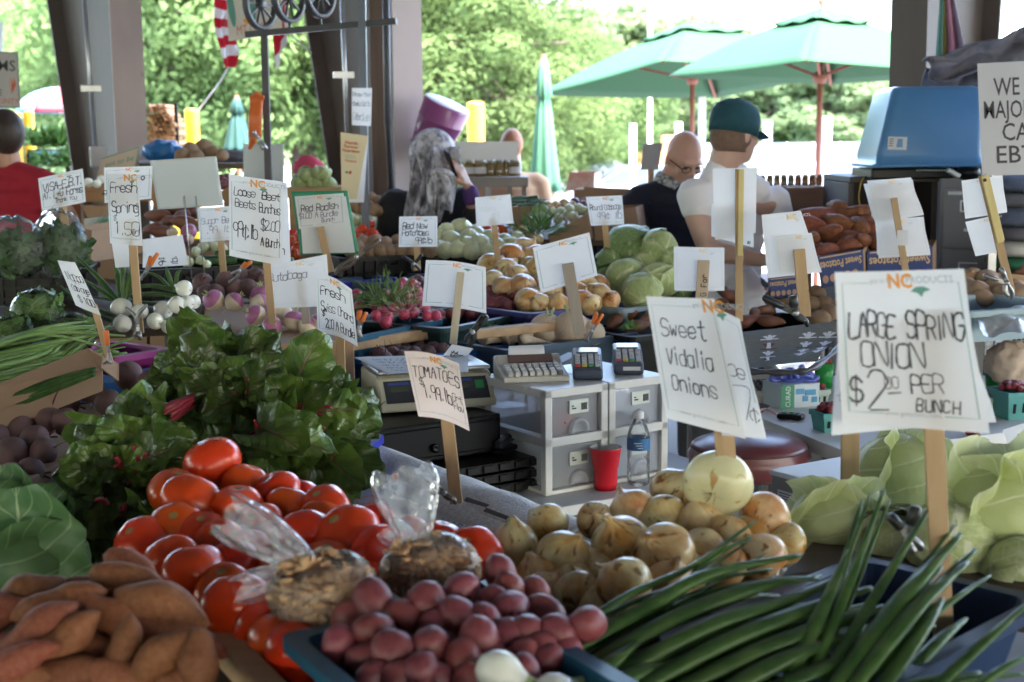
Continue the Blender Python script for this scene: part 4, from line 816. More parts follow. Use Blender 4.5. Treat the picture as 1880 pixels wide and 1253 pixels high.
table('display_table', 'plank-topped front stall table carrying tomatoes, chard and potatoes', [(e0-ed*1.15).to_tuple()[:2], (e1-ed*.0).to_tuple()[:2], (e1+ed*1.6-en*.0).to_tuple()[:2], (e1+ed*1.6-en*1.3).to_tuple()[:2], (e0-ed*1.15-en*1.5).to_tuple()[:2]], FT, m_tabl)
def binm(key, col): return mat(key, col, .42, tuple(c*.85 for c in col), 6, var=.0, bump=.05, spec=.3)
def bin_(pA, pB, z, d, h, m, label, name='plastic_bin', cat='bin', taper=.86, rim=.022, group=None, wall=.005, away=1, dirv=None):
 """an open tapered bin whose near rim runs between two photo points at height z"""
 A, B = on(*pA, z), on(*pB, z); ex = (B-A); w = ex.length; rot = atan2(ex.y, ex.x); ey = V((-sin(rot), cos(rot), 0))*away; c = A+ex/2+ey*(d/2); c.z = z-h
 t = thing(name, label, cat, c, rot, group, local=True); mb = MB()
 def rect(x, y, zz, r_=.03, n=4):
  o = []
  for sx, sy, a0 in ((1, 1, 0), (-1, 1, pi/2), (-1, -1, pi), (1, -1, 1.5*pi)):
   for k in range(n+1): a = a0+pi/2*k/n; o.append(V((sx*(x-r_)+r_*cos(a), sy*(y-r_)+r_*sin(a), zz)))
  return o
 x0, y0 = w/2, d/2; rings = [rect(x0*taper-wall, y0*taper-wall, wall), rect(x0-wall, y0-wall, h), rect(x0+rim, y0+rim, h), rect(x0+rim, y0+rim, h-.018), rect(x0+rim-.004, y0+rim-.004, h-.018), rect(x0, y0, h-.006), rect(x0*taper, y0*taper, 0)]
 n = len(rings[0]); vs = [p for r_ in rings for p in r_]
 fs = [(i*n+k, i*n+(k+1) % n, (i+1)*n+(k+1) % n, (i+1)*n+k) for i in range(len(rings)-1) for k in range(n)]+[tuple(range(n))[::-1], tuple((len(rings)-1)*n+k for k in range(n))]
 mb.add(vs, [f[::-1] for f in fs], 0, False); mb.build('shell', m, t, world=False)
 return dict(t=t, w=w, d=d, h=h, rot=rot, c=c, z=z)
def fill(bn, key, size, n, dome, what, group, zoff=0., inset=.9, flat=False, layers=2, step=1.75, tilt=None, region=None):
 """heap a bin: jittered rows in a base layer and a smaller one on top of it"""
 M = Matrix.Translation(bn['c']) @ Matrix.Rotation(bn['rot'], 4, 'Z'); out = []; s_ = size*step; x0, x1, y0, y1 = region or (-1, 1, -1, 1)
 for ly in range(layers):
  k = inset*(1-.30*ly); hw, hd = bn['w']/2*k, bn['d']/2*k; ny = max(1, int((y1-y0)*hd/s_)); nx = max(1, int((x1-x0)*hw/s_))
  for j in range(ny):
   for i in range(nx):
    x = x0*hw+(x1-x0)*hw*(i+.5+.25*(j % 2)+R.uniform(-.2, .2))/nx; y = y0*hd+(y1-y0)*hd*(j+.5+R.uniform(-.2, .2))/ny
    q = max(0, 1-(x/(bn['w']/2))**2)*max(0, 1-(y/(bn['d']/2))**2); zz = bn['h']+zoff+dome*q+ly*size*1.15+R.uniform(-.15, .15)*size
    rt = (0, 0, R.uniform(0, 6.3)) if flat else None
    if tilt: rt = (R.uniform(-tilt, tilt), R.uniform(-tilt, tilt), R.uniform(0, 6.3))
    out.append(put(key, M @ V((x, y, zz)), size*R.uniform(.85, 1.12), rt, what, group))
 if n and len(out) > n:
  for o in sorted(out, key=lambda o: o.location.z)[:len(out)-n]: bpy.data.objects.remove(o); out.remove(o) if False else None
 mb = MB(); mb.box((0, 0, bn['h']+zoff+dome*.2-size*.5-(bn['h']*.5)), (bn['w']*.86, bn['d']*.84, bn['h'])); 
 return out
m_navy = binm('navy_plastic', (.006, .022, .07)); m_blue = binm('blue_plastic', (.02, .10, .33)); m_slate = binm('slate_plastic', (.05, .085, .13)); m_teal = binm('teal_blue_plastic', (.015, .10, .17)); m_dgr = binm('dark_green_plastic', (.03, .07, .07)); m_roy = binm('royal_blue_plastic', (.035, .045, .42)); m_gryb = binm('grey_plastic_tray', (.20, .20, .22)); m_blk = binm('black_plastic', (.006, .006, .007)); m_pur = binm('magenta_plastic', (.30, .03, .20)); m_ind = binm('indigo_plastic', (.05, .05, .20)); m_sky = binm('pale_blue_plastic', (.32, .42, .47)); m_gbl = binm('grey_blue_plastic', (.22, .29, .32))
m_card = mat('cardboard', (.36, .23, .14), .85, (.29, .18, .11), 8, .5, var=.08); m_plank = wood('plank', (.46, .30, .16), (.33, .20, .10), 0)
def hplane(anchor, z, sl_t, sl_s=0):     # plane through the table point under a pixel, rising sl_t per metre away and sl_s to the right
 p = on(*anchor, z); return p, V((-sl_s, -sl_t, 1))
def heap(key, pts, plane, size, what, where, group, rows=0, wob=.25, rots=None, px2m=None):
 out = []
 for q in pts:
  x, y = q[:2]; s_ = size*(q[2] if len(q) > 2 else 1)*R.uniform(.97, 1.04); p = hp(x, y, *plane); lift = q[3] if len(q) > 3 else 0
  d = (CP-p).normalized(); p = p+d*lift
  rt = rots(q) if rots else None
  out.append(put(key, p, s_, rt, '%s %s' % (what, where), group))
 if rows: labelrows(out, what, where, rows)
 return out
tp = hplane((560, 1150), .925, .15)
TOM = [(389, 850, 1.28, .10), (322, 905, 1.2, .02), (352, 922, 1.35, .05), (450, 890, 1.05, .02), (508, 907, 1.05, .02), (548, 912, .9, -.02), (437, 935, 1.15, .04), (529, 930, .95, .03), (595, 935, 1.1, .03), (262, 998, 1.15, 0), (325, 973, 1.15, .02), (372, 985, 1.1, .01), (403, 1000, 1.05, .02), (316, 1030, 1.1, .02), (357, 1052, 1.25, .03), (432, 1035, 1.0, .02), (452, 1010, .9, .02), (560, 985, 1.15, .03), (588, 960, 1.1, .0), (637, 988, 1.35, .04), (683, 962, 1.05, 0), (700, 1015, 1.15, .03), (410, 1085, 1.1, 0), (436, 1110, 1.3, .03), (478, 1145, 1.05, 0), (510, 1172, 1.05, .0), (552, 1197, 1.15, .01), (500, 1090, 1.05, 0), (478, 970, 1.05, .02), (750, 990, 1.05, 0), (805, 998, 1.05, 0), (865, 1018, 1.1, .01), (520, 1060, 1.1, -.01), (600, 1040, 1.1, 0), (660, 1060, 1.1, -.02), (560, 1120, 1.1, -.01), (730, 1040, 1.1, -.02), (800, 1050, 1.1, -.02), (620, 1010, 1.05, -.03), (500, 1000, 1.1, -.02), (400, 960, 1.1, -.03), (470, 1050, 1.1, -.04)]
def trot(q): return (R.uniform(-.7, .3), R.uniform(-.6, .6), R.uniform(0, 6.3))
heap('tomato', TOM, tp, .0425, 'ripe red tomato', 'by the walnut bags', 'ripe tomatoes in the front heap', 7, rots=trot)
bp_ = hplane((680, 1210), .955, .20)
RPT = [(684, 1103, 1.15, .04), (640, 1133, 1.02), (655, 1150, .9, -.02), (686, 1160, 1.1, .03), (735, 1137, 1.1, .01), (783, 1110, 1.15, .03), (720, 1195, 1.2, .03), (628, 1187, 1.1), (670, 1212, 1.02), (685, 1245, 1.0, -.0), (770, 1235, 1.1, .02), (743, 1160, .9, -.02), (792, 1185, 1.08, .03), (800, 1148, 1.0, .01), (847, 1083, 1.0, .03), (842, 1132, 1.08, .03), (890, 1140, 1.0, .02), (880, 1175, 1.15, .03), (830, 1160, .9, -.01), (850, 1215, 1.05, .01), (802, 1245, .95), (905, 1110, 1.0, .01), (870, 1110, .95, -.01), (935, 1122, 1.1, .01), (930, 1170, 1.1, .01), (968, 1165, 1.15, .01), (992, 1190, .95), (1020, 1165, 1.15, .01), (1077, 1147, 1.05, .02), (935, 1080, .95, .01), (918, 1053, 1.0, .02), (1000, 1130, 1.2, -.02), (960, 1205, .95, .0), (1000, 1215, 1.0, -.01), (905, 1205, 1.05, -.01), (960, 1240, 1.1, 0), (865, 1250, 1.05, 0), (730, 1250, 1.0, -.0), (820, 1195, 1.0, -.02), (765, 1195, .9, -.03), (700, 1130, 1.0, -.03), (1040, 1200, 1.0, -.02), (980, 1095, 1.0, -.03)]
heap('red_potato', RPT, bp_, .0255, 'small red potato', 'in the front blue bin', 'small red potatoes in the front blue bin', 6)
B1 = bin_((860, 1430), (545, 1168), .965, .29, .12, m_teal, 'blue plastic bin of small red potatoes at the front', away=-1)
sp_ = hplane((200, 1150), .96, .25)
SW = [(108, 1112, 185, 16), (235, 1066, 150, -8), (205, 1125, 175, -24), (298, 1115, 190, -18), (225, 1187, 125, 75), (305, 1203, 150, 40), (120, 1175, 160, 38), (40, 1215, 150, 24), (60, 1160, 190, 32), (365, 1215, 130, 95), (225, 1238, 160, -8), (60, 1095, 140, 25), (340, 1248, 130, 20), (240, 1040, 110, -20),  (130, 1232, 170, -5), (-20, 1130, 160, 20), (160, 1085, 150, 0), (270, 1160, 150, 10), (20, 1250, 160, 5), (320, 1155, 150, -30), (225, 1165, 160, 10), (160, 1205, 170, -10), (95, 1175, 160, 15), (285, 1235, 150, 5), (350, 1180, 150, -20), (30, 1190, 150, 10), (190, 1250, 150, 0)]
L_ = []
for i, (x, y, w, a) in enumerate(SW):
 p = hp(x, y, *sp_)+(CP-hp(x, y, *sp_)).normalized()*(.035 if i < 10 else -.012 if i < 20 else -.04); s_ = w/2*(p-CP).dot(_f)/F
 o = put('sweet_potato', p, (s_, s_*1.05 if w > 140 else s_*1.25, s_*1.05 if w > 140 else s_*1.25), None, '', 'sweet potatoes heaped at the front corner', i % 6)
 q = _r*cos(rad(a))+_u*sin(rad(a)); q = (q+_f*.25*sin(rad(a))).normalized(); f3 = (-_f-q*(-_f).dot(q)).normalized(); s3 = f3.cross(q)
 o.rotation_euler = Matrix((q, s3, f3)).transposed().to_euler(); L_.append(o)
labelrows(L_, 'brown sweet potato', 'in the front corner heap', 5)
a, b_ = on(318, 1092, .89), on(560, 1350, .89); o = MB().bar(a, b_, .042, .05).build('wooden_rail', m_plank, loc=a, bevel=.004); tag(o, 'worn wooden rail between the sweet potatoes and the tomatoes', 'rail')
def crate_under(pts, z0, z1, m, label, name='wooden_crate', cat='crate'):
 c = sum((V(p) for p in pts), V())/len(pts); t = thing(name, label, cat, (c.x, c.y, z0)); m_ = MB(); m_.prism([V((p[0], p[1], 0)) for p in pts], (0, 0, z0), (0, 0, z1)); m_.build('box', m, t, bevel=.004); return t
crate_under([on(150, 1040, .90), on(325, 1085, .90), on(560, 1330, .90), on(-60, 1330, .90), on(-60, 1120, .9)], FT+.002, .88, m_tabl, 'low wooden crate under the front sweet potatoes')
crate_under([on(345, 1085, .87), on(280, 960, .87), on(600, 900, .87), on(880, 1010, .87), on(640, 1230, .87), on(600, 1280, .87)], FT+.002, .868, m_tabl, 'low wooden crate under the front tomatoes')
op_ = hplane((1180, 1090), .93, .20)
ON = [(1005, 965, 1.0, .01), (945, 1000, 1.0), (1035, 1022, 1.15, .02), (1092, 955, .85, 0), (1160, 938, 1.1, .02), (1140, 1000, 1.35, .03), (1218, 1015, 1.3, .05), (1215, 955, 1.15, .0), (1145, 1078, 1.25, .05), (1060, 1088, 1.0, .01), (1045, 1060, .9, -.02), (1290, 960, 1.2, .01), (1285, 1015, 1.15, .0), (1405, 952, 1.15, .03), (1400, 1025, 1.05, .01), (1340, 990, 1.05, 0), (1240, 905, 1.15, .03), (1330, 1040, 1.0, 0), (1095, 1040, .9, -.02), (985, 1060, .95, -.02), (1180, 1050, .95, -.02), (1230, 1075, 1.0, .0), (1100, 1105, .85, 0), (1380, 985, 1.0, -.02), (1260, 1055, .95, -.02), (1000, 1090, .9, -.02), (1440, 1000, 1.0, -.03)]
def orot(q): return (R.uniform(-1.1, .9), R.uniform(-1., 1.), R.uniform(0, 6.3))
heap('yellow_onion', ON, op_, .0405, 'golden brown onion', 'in the front black tray', 'yellow onions in the front black tray', 5, rots=orot)
o = put('pale_onion', hp(1318, 888, *op_)+(CP-hp(1318, 888, *op_)).normalized()*.17, (.062, .062, .056), (rad(50), rad(65), 2.), 'very large pale onion on top of the yellow onion heap', None, 0)
TR = bin_((1030, 1160), (1470, 1090), .90, .36, .07, m_blk, 'black plastic tray of yellow onions behind the spring onions', name='plastic_tray', cat='tray', taper=.92)
NB = bin_((1586, 1028), (1900, 1100), .93, .52, .11, m_navy, 'navy blue plastic bin holding the large spring onions', away=-1)
def onion_leaves(name, label, curves, bulbs=(), group=None):
 p0 = at(*curves[0][0]); t = thing(name, label, 'spring onions', p0, 0, group); 
 lv = MB(); st = MB()
 if group: curves = [c for c in curves]+[tuple((x+jx*(.3+q*.5), y+jy*(.4+q*.4), Y_+jz) for q, (x, y, Y_) in enumerate(c[:-1]))+(c[-1]*jw,) for c in curves for jx, jy, jz, jw in ((R.uniform(-40, 5), R.uniform(6, 34), R.uniform(.0, .03), R.uniform(.5, .9)), (R.uniform(5, 45), R.uniform(10, 45), R.uniform(.0, .04), R.uniform(.5, .9)))[:2 if c[-1] > 20 and len(curves) > 4 else 0]]
 for c in curves:
  w = c[-1]; P = [at(*q) for q in c[:-1]]; Y = c[0][2]; r0 = w*Y/F/2; Q = cr(P, 7); n = len(Q)
  rr = [r0*.86*(.85+.35*sin(pi*min(1, k/(n-1)*1.15)))*(1-.55*(k/(n-1))**3) for k in range(n)]
  lv.tube(Q, rr, 9, 0, True, .62)
 if lv.v: lv.build('leaves', m_gleaf, t)
 for (x, y, Y, s_, x1, y1, Y1) in bulbs:
  p, q = at(x, y, Y), at(x1, y1, Y1); d = (q-p).normalized(); rot = d.to_track_quat('Z', 'Y').to_matrix(); m = MB()
  pr_ = [(.1, -1.0), (.45, -.95), (.85, -.55), (1., 0), (.88, .5), (.6, .95), (.42, 1.3), (.34, 2.2), (.32, (q-p).length/s_)]
  m.lathe([(a*s_, b*s_) for a, b in pr_], 24, p, axis=rot, ms=[0]*6+[1]*2); 
  for k in range(10): a = k*.63; m.tube([p-d*s_*.97, p-d*s_*1.15+V((cos(a), sin(a), sin(a*2)*.3))*s_*.3], [.0012, .0006], 4, 2, False)
  m.build('bulb', [m_won, m_gpale, m_root], t)
 return t
g = 'bunches of large spring onions in the navy bin'
onion_leaves('spring_onion_bunch', 'upright bunch of dark green spring onion leaves before the big card', [((1478, 1270, 1.80), (1545, 1110, 1.92), (1623, 900, 2.08), 24), ((1500, 1270, 1.79), (1598, 1110, 1.92), (1703, 938, 2.06), 27), ((1525, 1270, 1.78), (1650, 1110, 1.9), (1762, 982, 2.03), 44), ((1560, 1270, 1.77), (1680, 1120, 1.88), (1776, 1032, 2.0), 40), ((1450, 1270, 1.8), (1520, 1130, 1.92), (1598, 905, 2.09), 16), ((1610, 1280, 1.76), (1690, 1160, 1.86), (1730, 1100, 1.94), 38), ((1430, 1280, 1.79), (1500, 1140, 1.9), (1560, 1010, 2.02), 34)], (), g)
onion_leaves('spring_onion_bunch', 'spreading bunch of spring onion leaves lying across the yellow onions', [((1010, 1215, 1.86), (1180, 1120, 1.96), (1300, 1055, 2.02), (1470, 1020, 2.08), 44), ((1015, 1190, 1.88), (1140, 1100, 1.98), (1270, 1040, 2.05), (1385, 958, 2.12), 22), ((1040, 1245, 1.84), (1240, 1135, 1.93), (1400, 1075, 2.0), (1500, 1062, 2.05), 48), ((1110, 1250, 1.83), (1300, 1150, 1.9), (1440, 1105, 1.97), (1560, 1055, 2.04), 46), ((1000, 1180, 1.9), (1060, 1160, 1.93), (1120, 1140, 1.95), 28), ((1220, 1120, 1.97), (1300, 1030, 2.06), (1380, 985, 2.1), 18)], (), g)
onion_leaves('spring_onion_bunch', 'low bunch of spring onion leaves over the rim at the front', [((1150, 1275, 1.80), (1330, 1180, 1.87), (1480, 1120, 1.94), (1600, 1080, 2.0), 50), ((1200, 1290, 1.79), (1380, 1200, 1.85), (1540, 1140, 1.92), (1650, 1110, 1.97), 50), ((1280, 1300, 1.77), (1430, 1215, 1.83), (1560, 1165, 1.9), 52), ((1330, 1310, 1.76), (1480, 1240, 1.81), (1600, 1190, 1.87), 46), ((1060, 1275, 1.81), (1220, 1200, 1.87), (1380, 1140, 1.93), 50), ((1380, 1320, 1.75), (1500, 1270, 1.79), (1640, 1215, 1.85), 44)], (), g)
onion_leaves('spring_onion_bunch', 'bunch with white bulbs in front of the red potatoes', [((1080, 1290, 1.78), (1110, 1230, 1.83), (1170, 1180, 1.88), 44), ((1090, 1290, 1.78), (1160, 1240, 1.82), (1240, 1215, 1.86), 46)], ((915, 1235, 1.76, .030, 1010, 1275, 1.74), (1015, 1275, 1.74, .028, 1090, 1250, 1.78)), g)
onion_leaves('spring_onion_bunch', 'few spring onion leaves crossing the empty corner of the navy bin', [((1700, 1280, 1.74), (1790, 1195, 1.80), (1890, 1105, 1.88), 28), ((1760, 1290, 1.72), (1830, 1235, 1.77), (1900, 1195, 1.82), 24), ((1650, 1290, 1.75), (1760, 1250, 1.78), (1880, 1238, 1.8), 26), ((1560, 1300, 1.75), (1690, 1255, 1.79), (1800, 1235, 1.82), 34)], (), g)
for i, (x, y, Y, s_, sq, lab, ro) in enumerate(((1745, 1010, 2.42, .075, 1, 'small cabbage half hidden behind the card stake', (1, 2, 3)), (1880, 1065, 2.35, .07, 1, 'small pale cabbage above the navy bin rim', (2, 1, .5)), (1640, 1010, 2.5, .07, 1, 'cabbage low behind the spring onion leaves', (2, 2, .5)))):
 put('pale_cabbage', at(x, y, Y), (s_*1.0, s_, s_*sq), ro if sq > .9 else (0, .2, 2), lab, 'pale cabbages on the right', i % 4)
t = thing('cabbage_leaf', 'loose bright green cabbage leaf standing beside the pale round cabbage', 'leaf', at(1775, 905, 2.6)); m = MB(); leaf(m, at(1740, 960, 2.62), at(1745, 820, 2.62)-at(1740, 960, 2.62), -_f, .16, .10, .4, .08, 0, 4); m.build('blade', m_cab, t)
crate_under([on(1430, 1060, .9), on(1500, 985, .9), on(1900, 985, .9), on(1990, 1100, .9), on(1600, 1030, .9)], FT+.002, .90, m_tabl, 'wooden crate under the pale cabbages')
_hl = lambda: (headleaf(1655, 868, 2.85, .102, 'pale round cabbage between the two stakes', 70, MATS['pale_cabbage_leaf'], (((-.4, 1, .35), (-.4, -.1, 1), .19, .17, 1.3), ((.7, 1, .3), (.6, .1, 1), .18, .16, 1.3)), 'pale cabbages on the right'), headleaf(1838, 938, 2.5, .124, 'largest pale cabbage with a broad veined outer leaf at the right edge', 80, MATS['pale_cabbage_leaf'], (((-.15, 1, .35), (-.15, -.15, 1), .25, .27, 1.05), ((1, .6, .3), (.6, 0, 1), .22, .2, 1.2), ((-.9, .3, .4), (-.6, -.1, 1), .20, .18, 1.2)), 'pale cabbages on the right'), headleaf(1530, 955, 2.60, .084, 'flattened pale cabbage beside the yellow onions', 90, MATS['pale_cabbage_leaf'], (((1, .25, .4), (.2, .0, 1), .20, .16, 1.2), ((-1, .35, .4), (-.3, .0, 1), .19, .15, 1.2)), 'pale cabbages on the right'))
def headleaf(x, y, Y, s_, lab, seed, mats, leaves, gp='dark green cabbages at the left edge'):
 c = at(x, y, Y); t = thing('cabbage', lab, 'cabbage', c, 0, gp); m = MB(); m.ball(c, (s_, s_, s_*.8), 20, 12); m.build('head', mats, t)
 for k, (d, up, L2, W2, cu) in enumerate(leaves):
  m = MB(); dv = _r*d[0]+_u*d[1]-_f*d[2]; uv_ = _r*up[0]+_u*up[1]-_f*up[2]; leaf(m, c+dv.normalized()*(-L2*.45)-_f*s_*.75, dv, uv_, L2, W2, cu, .06, 0, seed+k, 18, 24, lambda v: sin(pi*(.06+.90*v))**.5*(1+.03*sin(v*31+k)), .14); m.build('leaf', mats, t)
headleaf(60, 1030, 2.42, .10, 'broad-leaved cabbage with a grey-green bloom above the sweet potatoes', 30, m_cabb, (((-.1, 1, .35), (0, -.4, 1), .24, .27, .5), ((1, .5, .2), (0, -.3, 1), .19, .15, .5)))
headleaf(0, 945, 2.62, .09, 'dark cabbage at the left edge behind the broad-leaved one', 40, m_cabb, (((.2, 1, .3), (0, -.4, 1), .18, .2, .6), ((1, .3, .2), (0, -.2, 1), .16, .14, .6)))
headleaf(70, 960, 2.58, .06, 'smaller cabbage with a curled leaf tip touching the grey tray', 50, m_cabb, (((.9, .8, .3), (0, -.3, 1), .15, .12, .6), ((-.3, 1, .3), (0, -.3, 1), .13, .12, .5)))
crate_under([on(-100, 1120, .90), on(150, 1010, .90), on(40, 870, .90), on(-140, 900, .90)], FT+.002, .90, m_card, 'cardboard box under the dark cabbages', 'cardboard_box', 'box')
_hl()
def chard(px, py, Y, n, spread, axis, L2, lab, seed, bunch_r=.05):
 c = at(px, py, Y); t = thing('chard_bunch', lab, 'chard', c, 0, 'bunches of swiss chard'); r = random.Random(seed); lv = MB(); st = MB(); ax = (_r*axis[0]+_u*axis[1]-_f*axis[2]).normalized(); x, y = fr(ax, _u)
 for k in range(n):
  a = r.random()*6.3; q = spread*sqrt(r.random()); d = (ax*cos(q)+(x*cos(a)+y*sin(a))*sin(q)).normalized(); b = c+(x*cos(a)+y*sin(a))*bunch_r*r.random()
  l1 = L2*r.uniform(.12, .42); e = b+d*l1; st.tube(cr([b, b+d*l1*.5+Z*.006, e], 3), [.006, .0055, .005, .0045, .004, .0035, .003], 6)
  out = (-_f*.9+Z*.35+d*.3+V((r.uniform(-.5, .5), r.uniform(-.4, .2), r.uniform(-.3, .3)))).normalized()
  ll = .15*L2/.15*r.uniform(.75, 1.15); leaf(lv, e-d*.04, d+V((r.uniform(-.35, .35), r.uniform(-.2, .2), r.uniform(-.75, .0))), out, ll, ll*r.uniform(.68, .86), r.uniform(.6, 1.7), r.uniform(.07, .15), 0, seed*100+k, 12, 22, lambda v: (sin(pi*(.10+.86*v))**.55)*(1.08-.25*v)*(1+.05*sin(v*23+k)), r.uniform(-.25, .25))
 lv.build('leaves', m_chard, t); st.build('stems', m_stem, t); return t
for i, (x, y, Y, n, sp, ax, L2, lab) in enumerate((
 (400, 680, 3.35, 22, 1.0, (-.1, 1, .4), .19, 'tall chard bunch with upright leaves below the beet card'), (490, 725, 3.3, 22, 1.0, (.2, 1, .5), .19, 'chard bunch with upright leaves behind the blue bin'),
 (350, 740, 3.2, 20, 1.1, (-.6, .5, .8), .18, 'chard bunch on the left shoulder of the big heap'), (450, 760, 3.1, 22, 1.1, (0, .3, 1), .19, 'chard bunch facing forward in the middle of the big heap'), (560, 745, 3.2, 20, 1.1, (.7, .6, .6), .18, 'chard bunch leaning towards the swiss chard card'),
 (560, 780, 3.12, 20, 1.1, (.9, -.1, .8), .18, 'chard bunch drooping over the blue bin'), (480, 820, 2.95, 20, 1.1, (.3, -.5, 1), .17, 'chard bunch hanging down behind the tomatoes'), (600, 840, 3.0, 12, .8, (.6, -.8, .6), .15, 'low chard leaves trailing onto the newspaper'),
 (230, 820, 2.85, 18, 1.1, (-.2, 1, .7), .15, 'chard bunch standing at the back of the grey tray'), (190, 872, 2.75, 18, 1.1, (-.5, .3, 1), .15, 'chard bunch over the left rim of the grey tray'), (255, 880, 2.7, 20, 1.1, (.2, .0, 1), .15, 'chard bunch at the middle of the grey tray'), (220, 955, 2.6, 18, 1.0, (0, -.6, 1), .14, 'chard bunch sagging at the front of the grey tray'), (300, 850, 2.80, 10, .9, (.5, .2, .9), .13, 'small chard bunch beside the topmost tomato'))):
 chard(x, y, Y, int(n*1.05), sp*.95, ax, L2*.80, lab, 60+i)
BC = bin_((560, 905), (690, 800), .90, .40, .15, m_roy, 'bright blue plastic bin with chard hanging over it', away=1)
GT = bin_((32, 885), (175, 1010), .86, .42, .07, m_gryb, 'shallow grey plastic tray of chard at the left', 'plastic_tray', 'tray', away=1)
crate_under([on(300, 880, .86), on(560, 905, .86), on(640, 800, .86), on(380, 700, .86), on(280, 760, .86)], FT+.002, .95, m_card, 'cardboard box hidden under the chard heap', 'cardboard_box', 'box')
t = thing('chard_bunch', 'bundle of bright red chard stem ends between the two chard heaps', 'chard', at(330, 745, 3.0)); m = MB()
for k in range(11):
 a = at(300+R.uniform(-25, 5), 765+R.uniform(-25, 25), 2.98); b_ = at(355+R.uniform(-10, 15), 728+R.uniform(-12, 20), 3.08); m.tube([a, b_], [.008, .006], 7)
m.build('stems', m_stem, t)
bt = hplane((100, 800), .93, .25); L_ = []
for i, (x, y, s_, a) in enumerate(((33, 785, 1.1, 100), (85, 770, 1.15, 60), (120, 740, 1.1, 170), (165, 715, 1.1, 100), (235, 690, 1.15, 170), (278, 705, 1.1, 40), (20, 835, 1.2, 150), (65, 810, 1.1, 200), (80, 830, .95, 20), (55, 868, 1., 170), (20, 880, 1.1, 120), (120, 775, 1.0, 190), (200, 740, 1.0, 120), (-10, 800, 1.0, 90), (320, 720, 1.0, 30))):
 p = hp(x, y, *bt); q = _r*cos(rad(a))+_u*sin(rad(a))-_f*.3; o = put('beet', p, .036*s_, q.to_track_quat('-Z', 'Y').to_euler(), '', 'dusty beets by the cardboard flap'); L_.append(o)
labelrows(L_, 'dusty purple beet', 'by the cardboard flap', 4)
crate_under([on(-60, 920, .88), on(40, 890, .88), on(330, 740, .88), on(260, 680, .88), on(-60, 760, .88)], FT+.002, .885, m_card, 'cardboard tray under the dusty beets', 'cardboard_box', 'box')
m_nut = mat('walnut', (.40, .20, .09), .5, (.66, .44, .25), 26, .7, .15, var=.2, bump=.4, bscale=120)
m_film = clear('bag_film', (.95, .96, .97), .25, .10, .02, .36); m_film2 = clear('loose_film', (.95, .96, .97), .34, .07, .05, .40)
def nutbag(cx, cy, Y, rw, rh, tie, tails, lab, seed):
 r = random.Random(seed); c = at(cx, cy, Y); t = thing('nut_bag', lab, 'bag', c, 0, 'tied clear bags of walnuts'); k = Y/F; k2 = k
 ax = (rw*k, rw*k*.8, rh*k); m = MB()
 for i in range(330):
  d = V((r.gauss(0, 1), r.gauss(0, 1), r.gauss(0, 1))).normalized(); p = c+V((d.x*ax[0], d.y*ax[1], d.z*ax[2]))*r.uniform(.82, .94); a = r.random()*6; w = V((r.gauss(0, 1), r.gauss(0, 1), r.gauss(0, 1))).normalized()
  s_ = r.uniform(.006, .010); rot = w.to_track_quat('Z', 'Y').to_matrix(); m.ball(p, (s_*1.5, s_*.8, s_*.5), 7, 4, 0, lambda q: 1+.3*sin(q.x*9+i), rot)
 m.ball(c, (ax[0]*.84, ax[1]*.84, ax[2]*.84), 16, 10); m.build('nuts', m_nut, t)
 tp_ = at(*tie, Y-.03*0); u = (tp_-c)
 def fn(d):
  g = d.dot(u.normalized()); return (1.02+.025*nz(d, 4, seed)+.03*abs(sin(9*atan2(d.x, d.y)))*max(0, g))
 m = MB(); qr = u.normalized().to_track_quat('Z', 'Y').to_matrix(); m.ball((0, 0, 0), (1, 1, 1), 40, 26, 0, None, qr); m.v = [c+V((p.x*ax[0], p.y*ax[1], p.z*ax[2]))*fn(p) for p in m.v]
 for i, p in enumerate(m.v):                      # draw the film up to the tie
  d = (p-c); g = d.normalized().dot(u.normalized())
  if g > .55: q = ((g-.55)/.45)**1.6; m.v[i] = p.lerp(tp_, q)
 m.build('film', m_film, t)
 m = MB(); m.tube([tp_-u.normalized()*.006, tp_+u.normalized()*.006], .008, 10); m.build('tie', m_paper, t)
 for j, (ex, ey, w0, w1, dy) in enumerate(tails):
  e = at(ex, ey, Y+dy); d = (e-tp_); x = d.normalized().cross(-_f).normalized(); 
  def f(u_, v, e=e, d=d, x=x, w0=w0, w1=w1, j=j):
   w = (w0+(w1-w0)*v**.6)*k*(1-.25*v**5); a = 2*pi*u_; q = 1+.10*sin(9*a+j)*(1-.5*v)+.22*nz((cos(a)*1.3, sin(a)*1.3, v*2.2+j*3+seed), 1.2)*v
   return tp_+d*(v*(1+.10*sin(3*a+j)*v))+x*(cos(a)*w/2*q)+x.cross(d.normalized())*(sin(a)*w*.20*q)
  m = MB(); m.grid(f, 44, 18); m.build('loose_film', m_film2, t)
 return t
nutbag(594, 1086, 2.01, 106, 82, (577, 1042), ((422, 945, 20, 120, .03), (440, 1085, 16, 70, .0)), 'clear tied bag of walnuts lying in front with its neck to the left', 3)
nutbag(790, 1042, 2.11, 96, 68, (765, 1000), ((742, 868, 24, 150, .03), (708, 970, 14, 70, .02)), 'clear tied bag of walnuts behind, with its neck standing upright', 4)
m_news = mat('newsprint', (.42, .39, .36), .8, (.36, .33, .31), 6)
t = thing('newspaper', 'creased newspaper with red and black headlines spread on the stall by the tomatoes', 'newspaper', on(780, 930, FT+.004))
s = Sheet([on(640, 880, FT+.006), on(985, 985, FT+.006), on(860, 1060, FT+.006), on(560, 940, FT+.006)], 0, .004, 5); s.hand('OP', .16, .45, .2, .006, 2, .3).type('MARKET', .60, .30, .09, 1, .02, wmax=.3); 
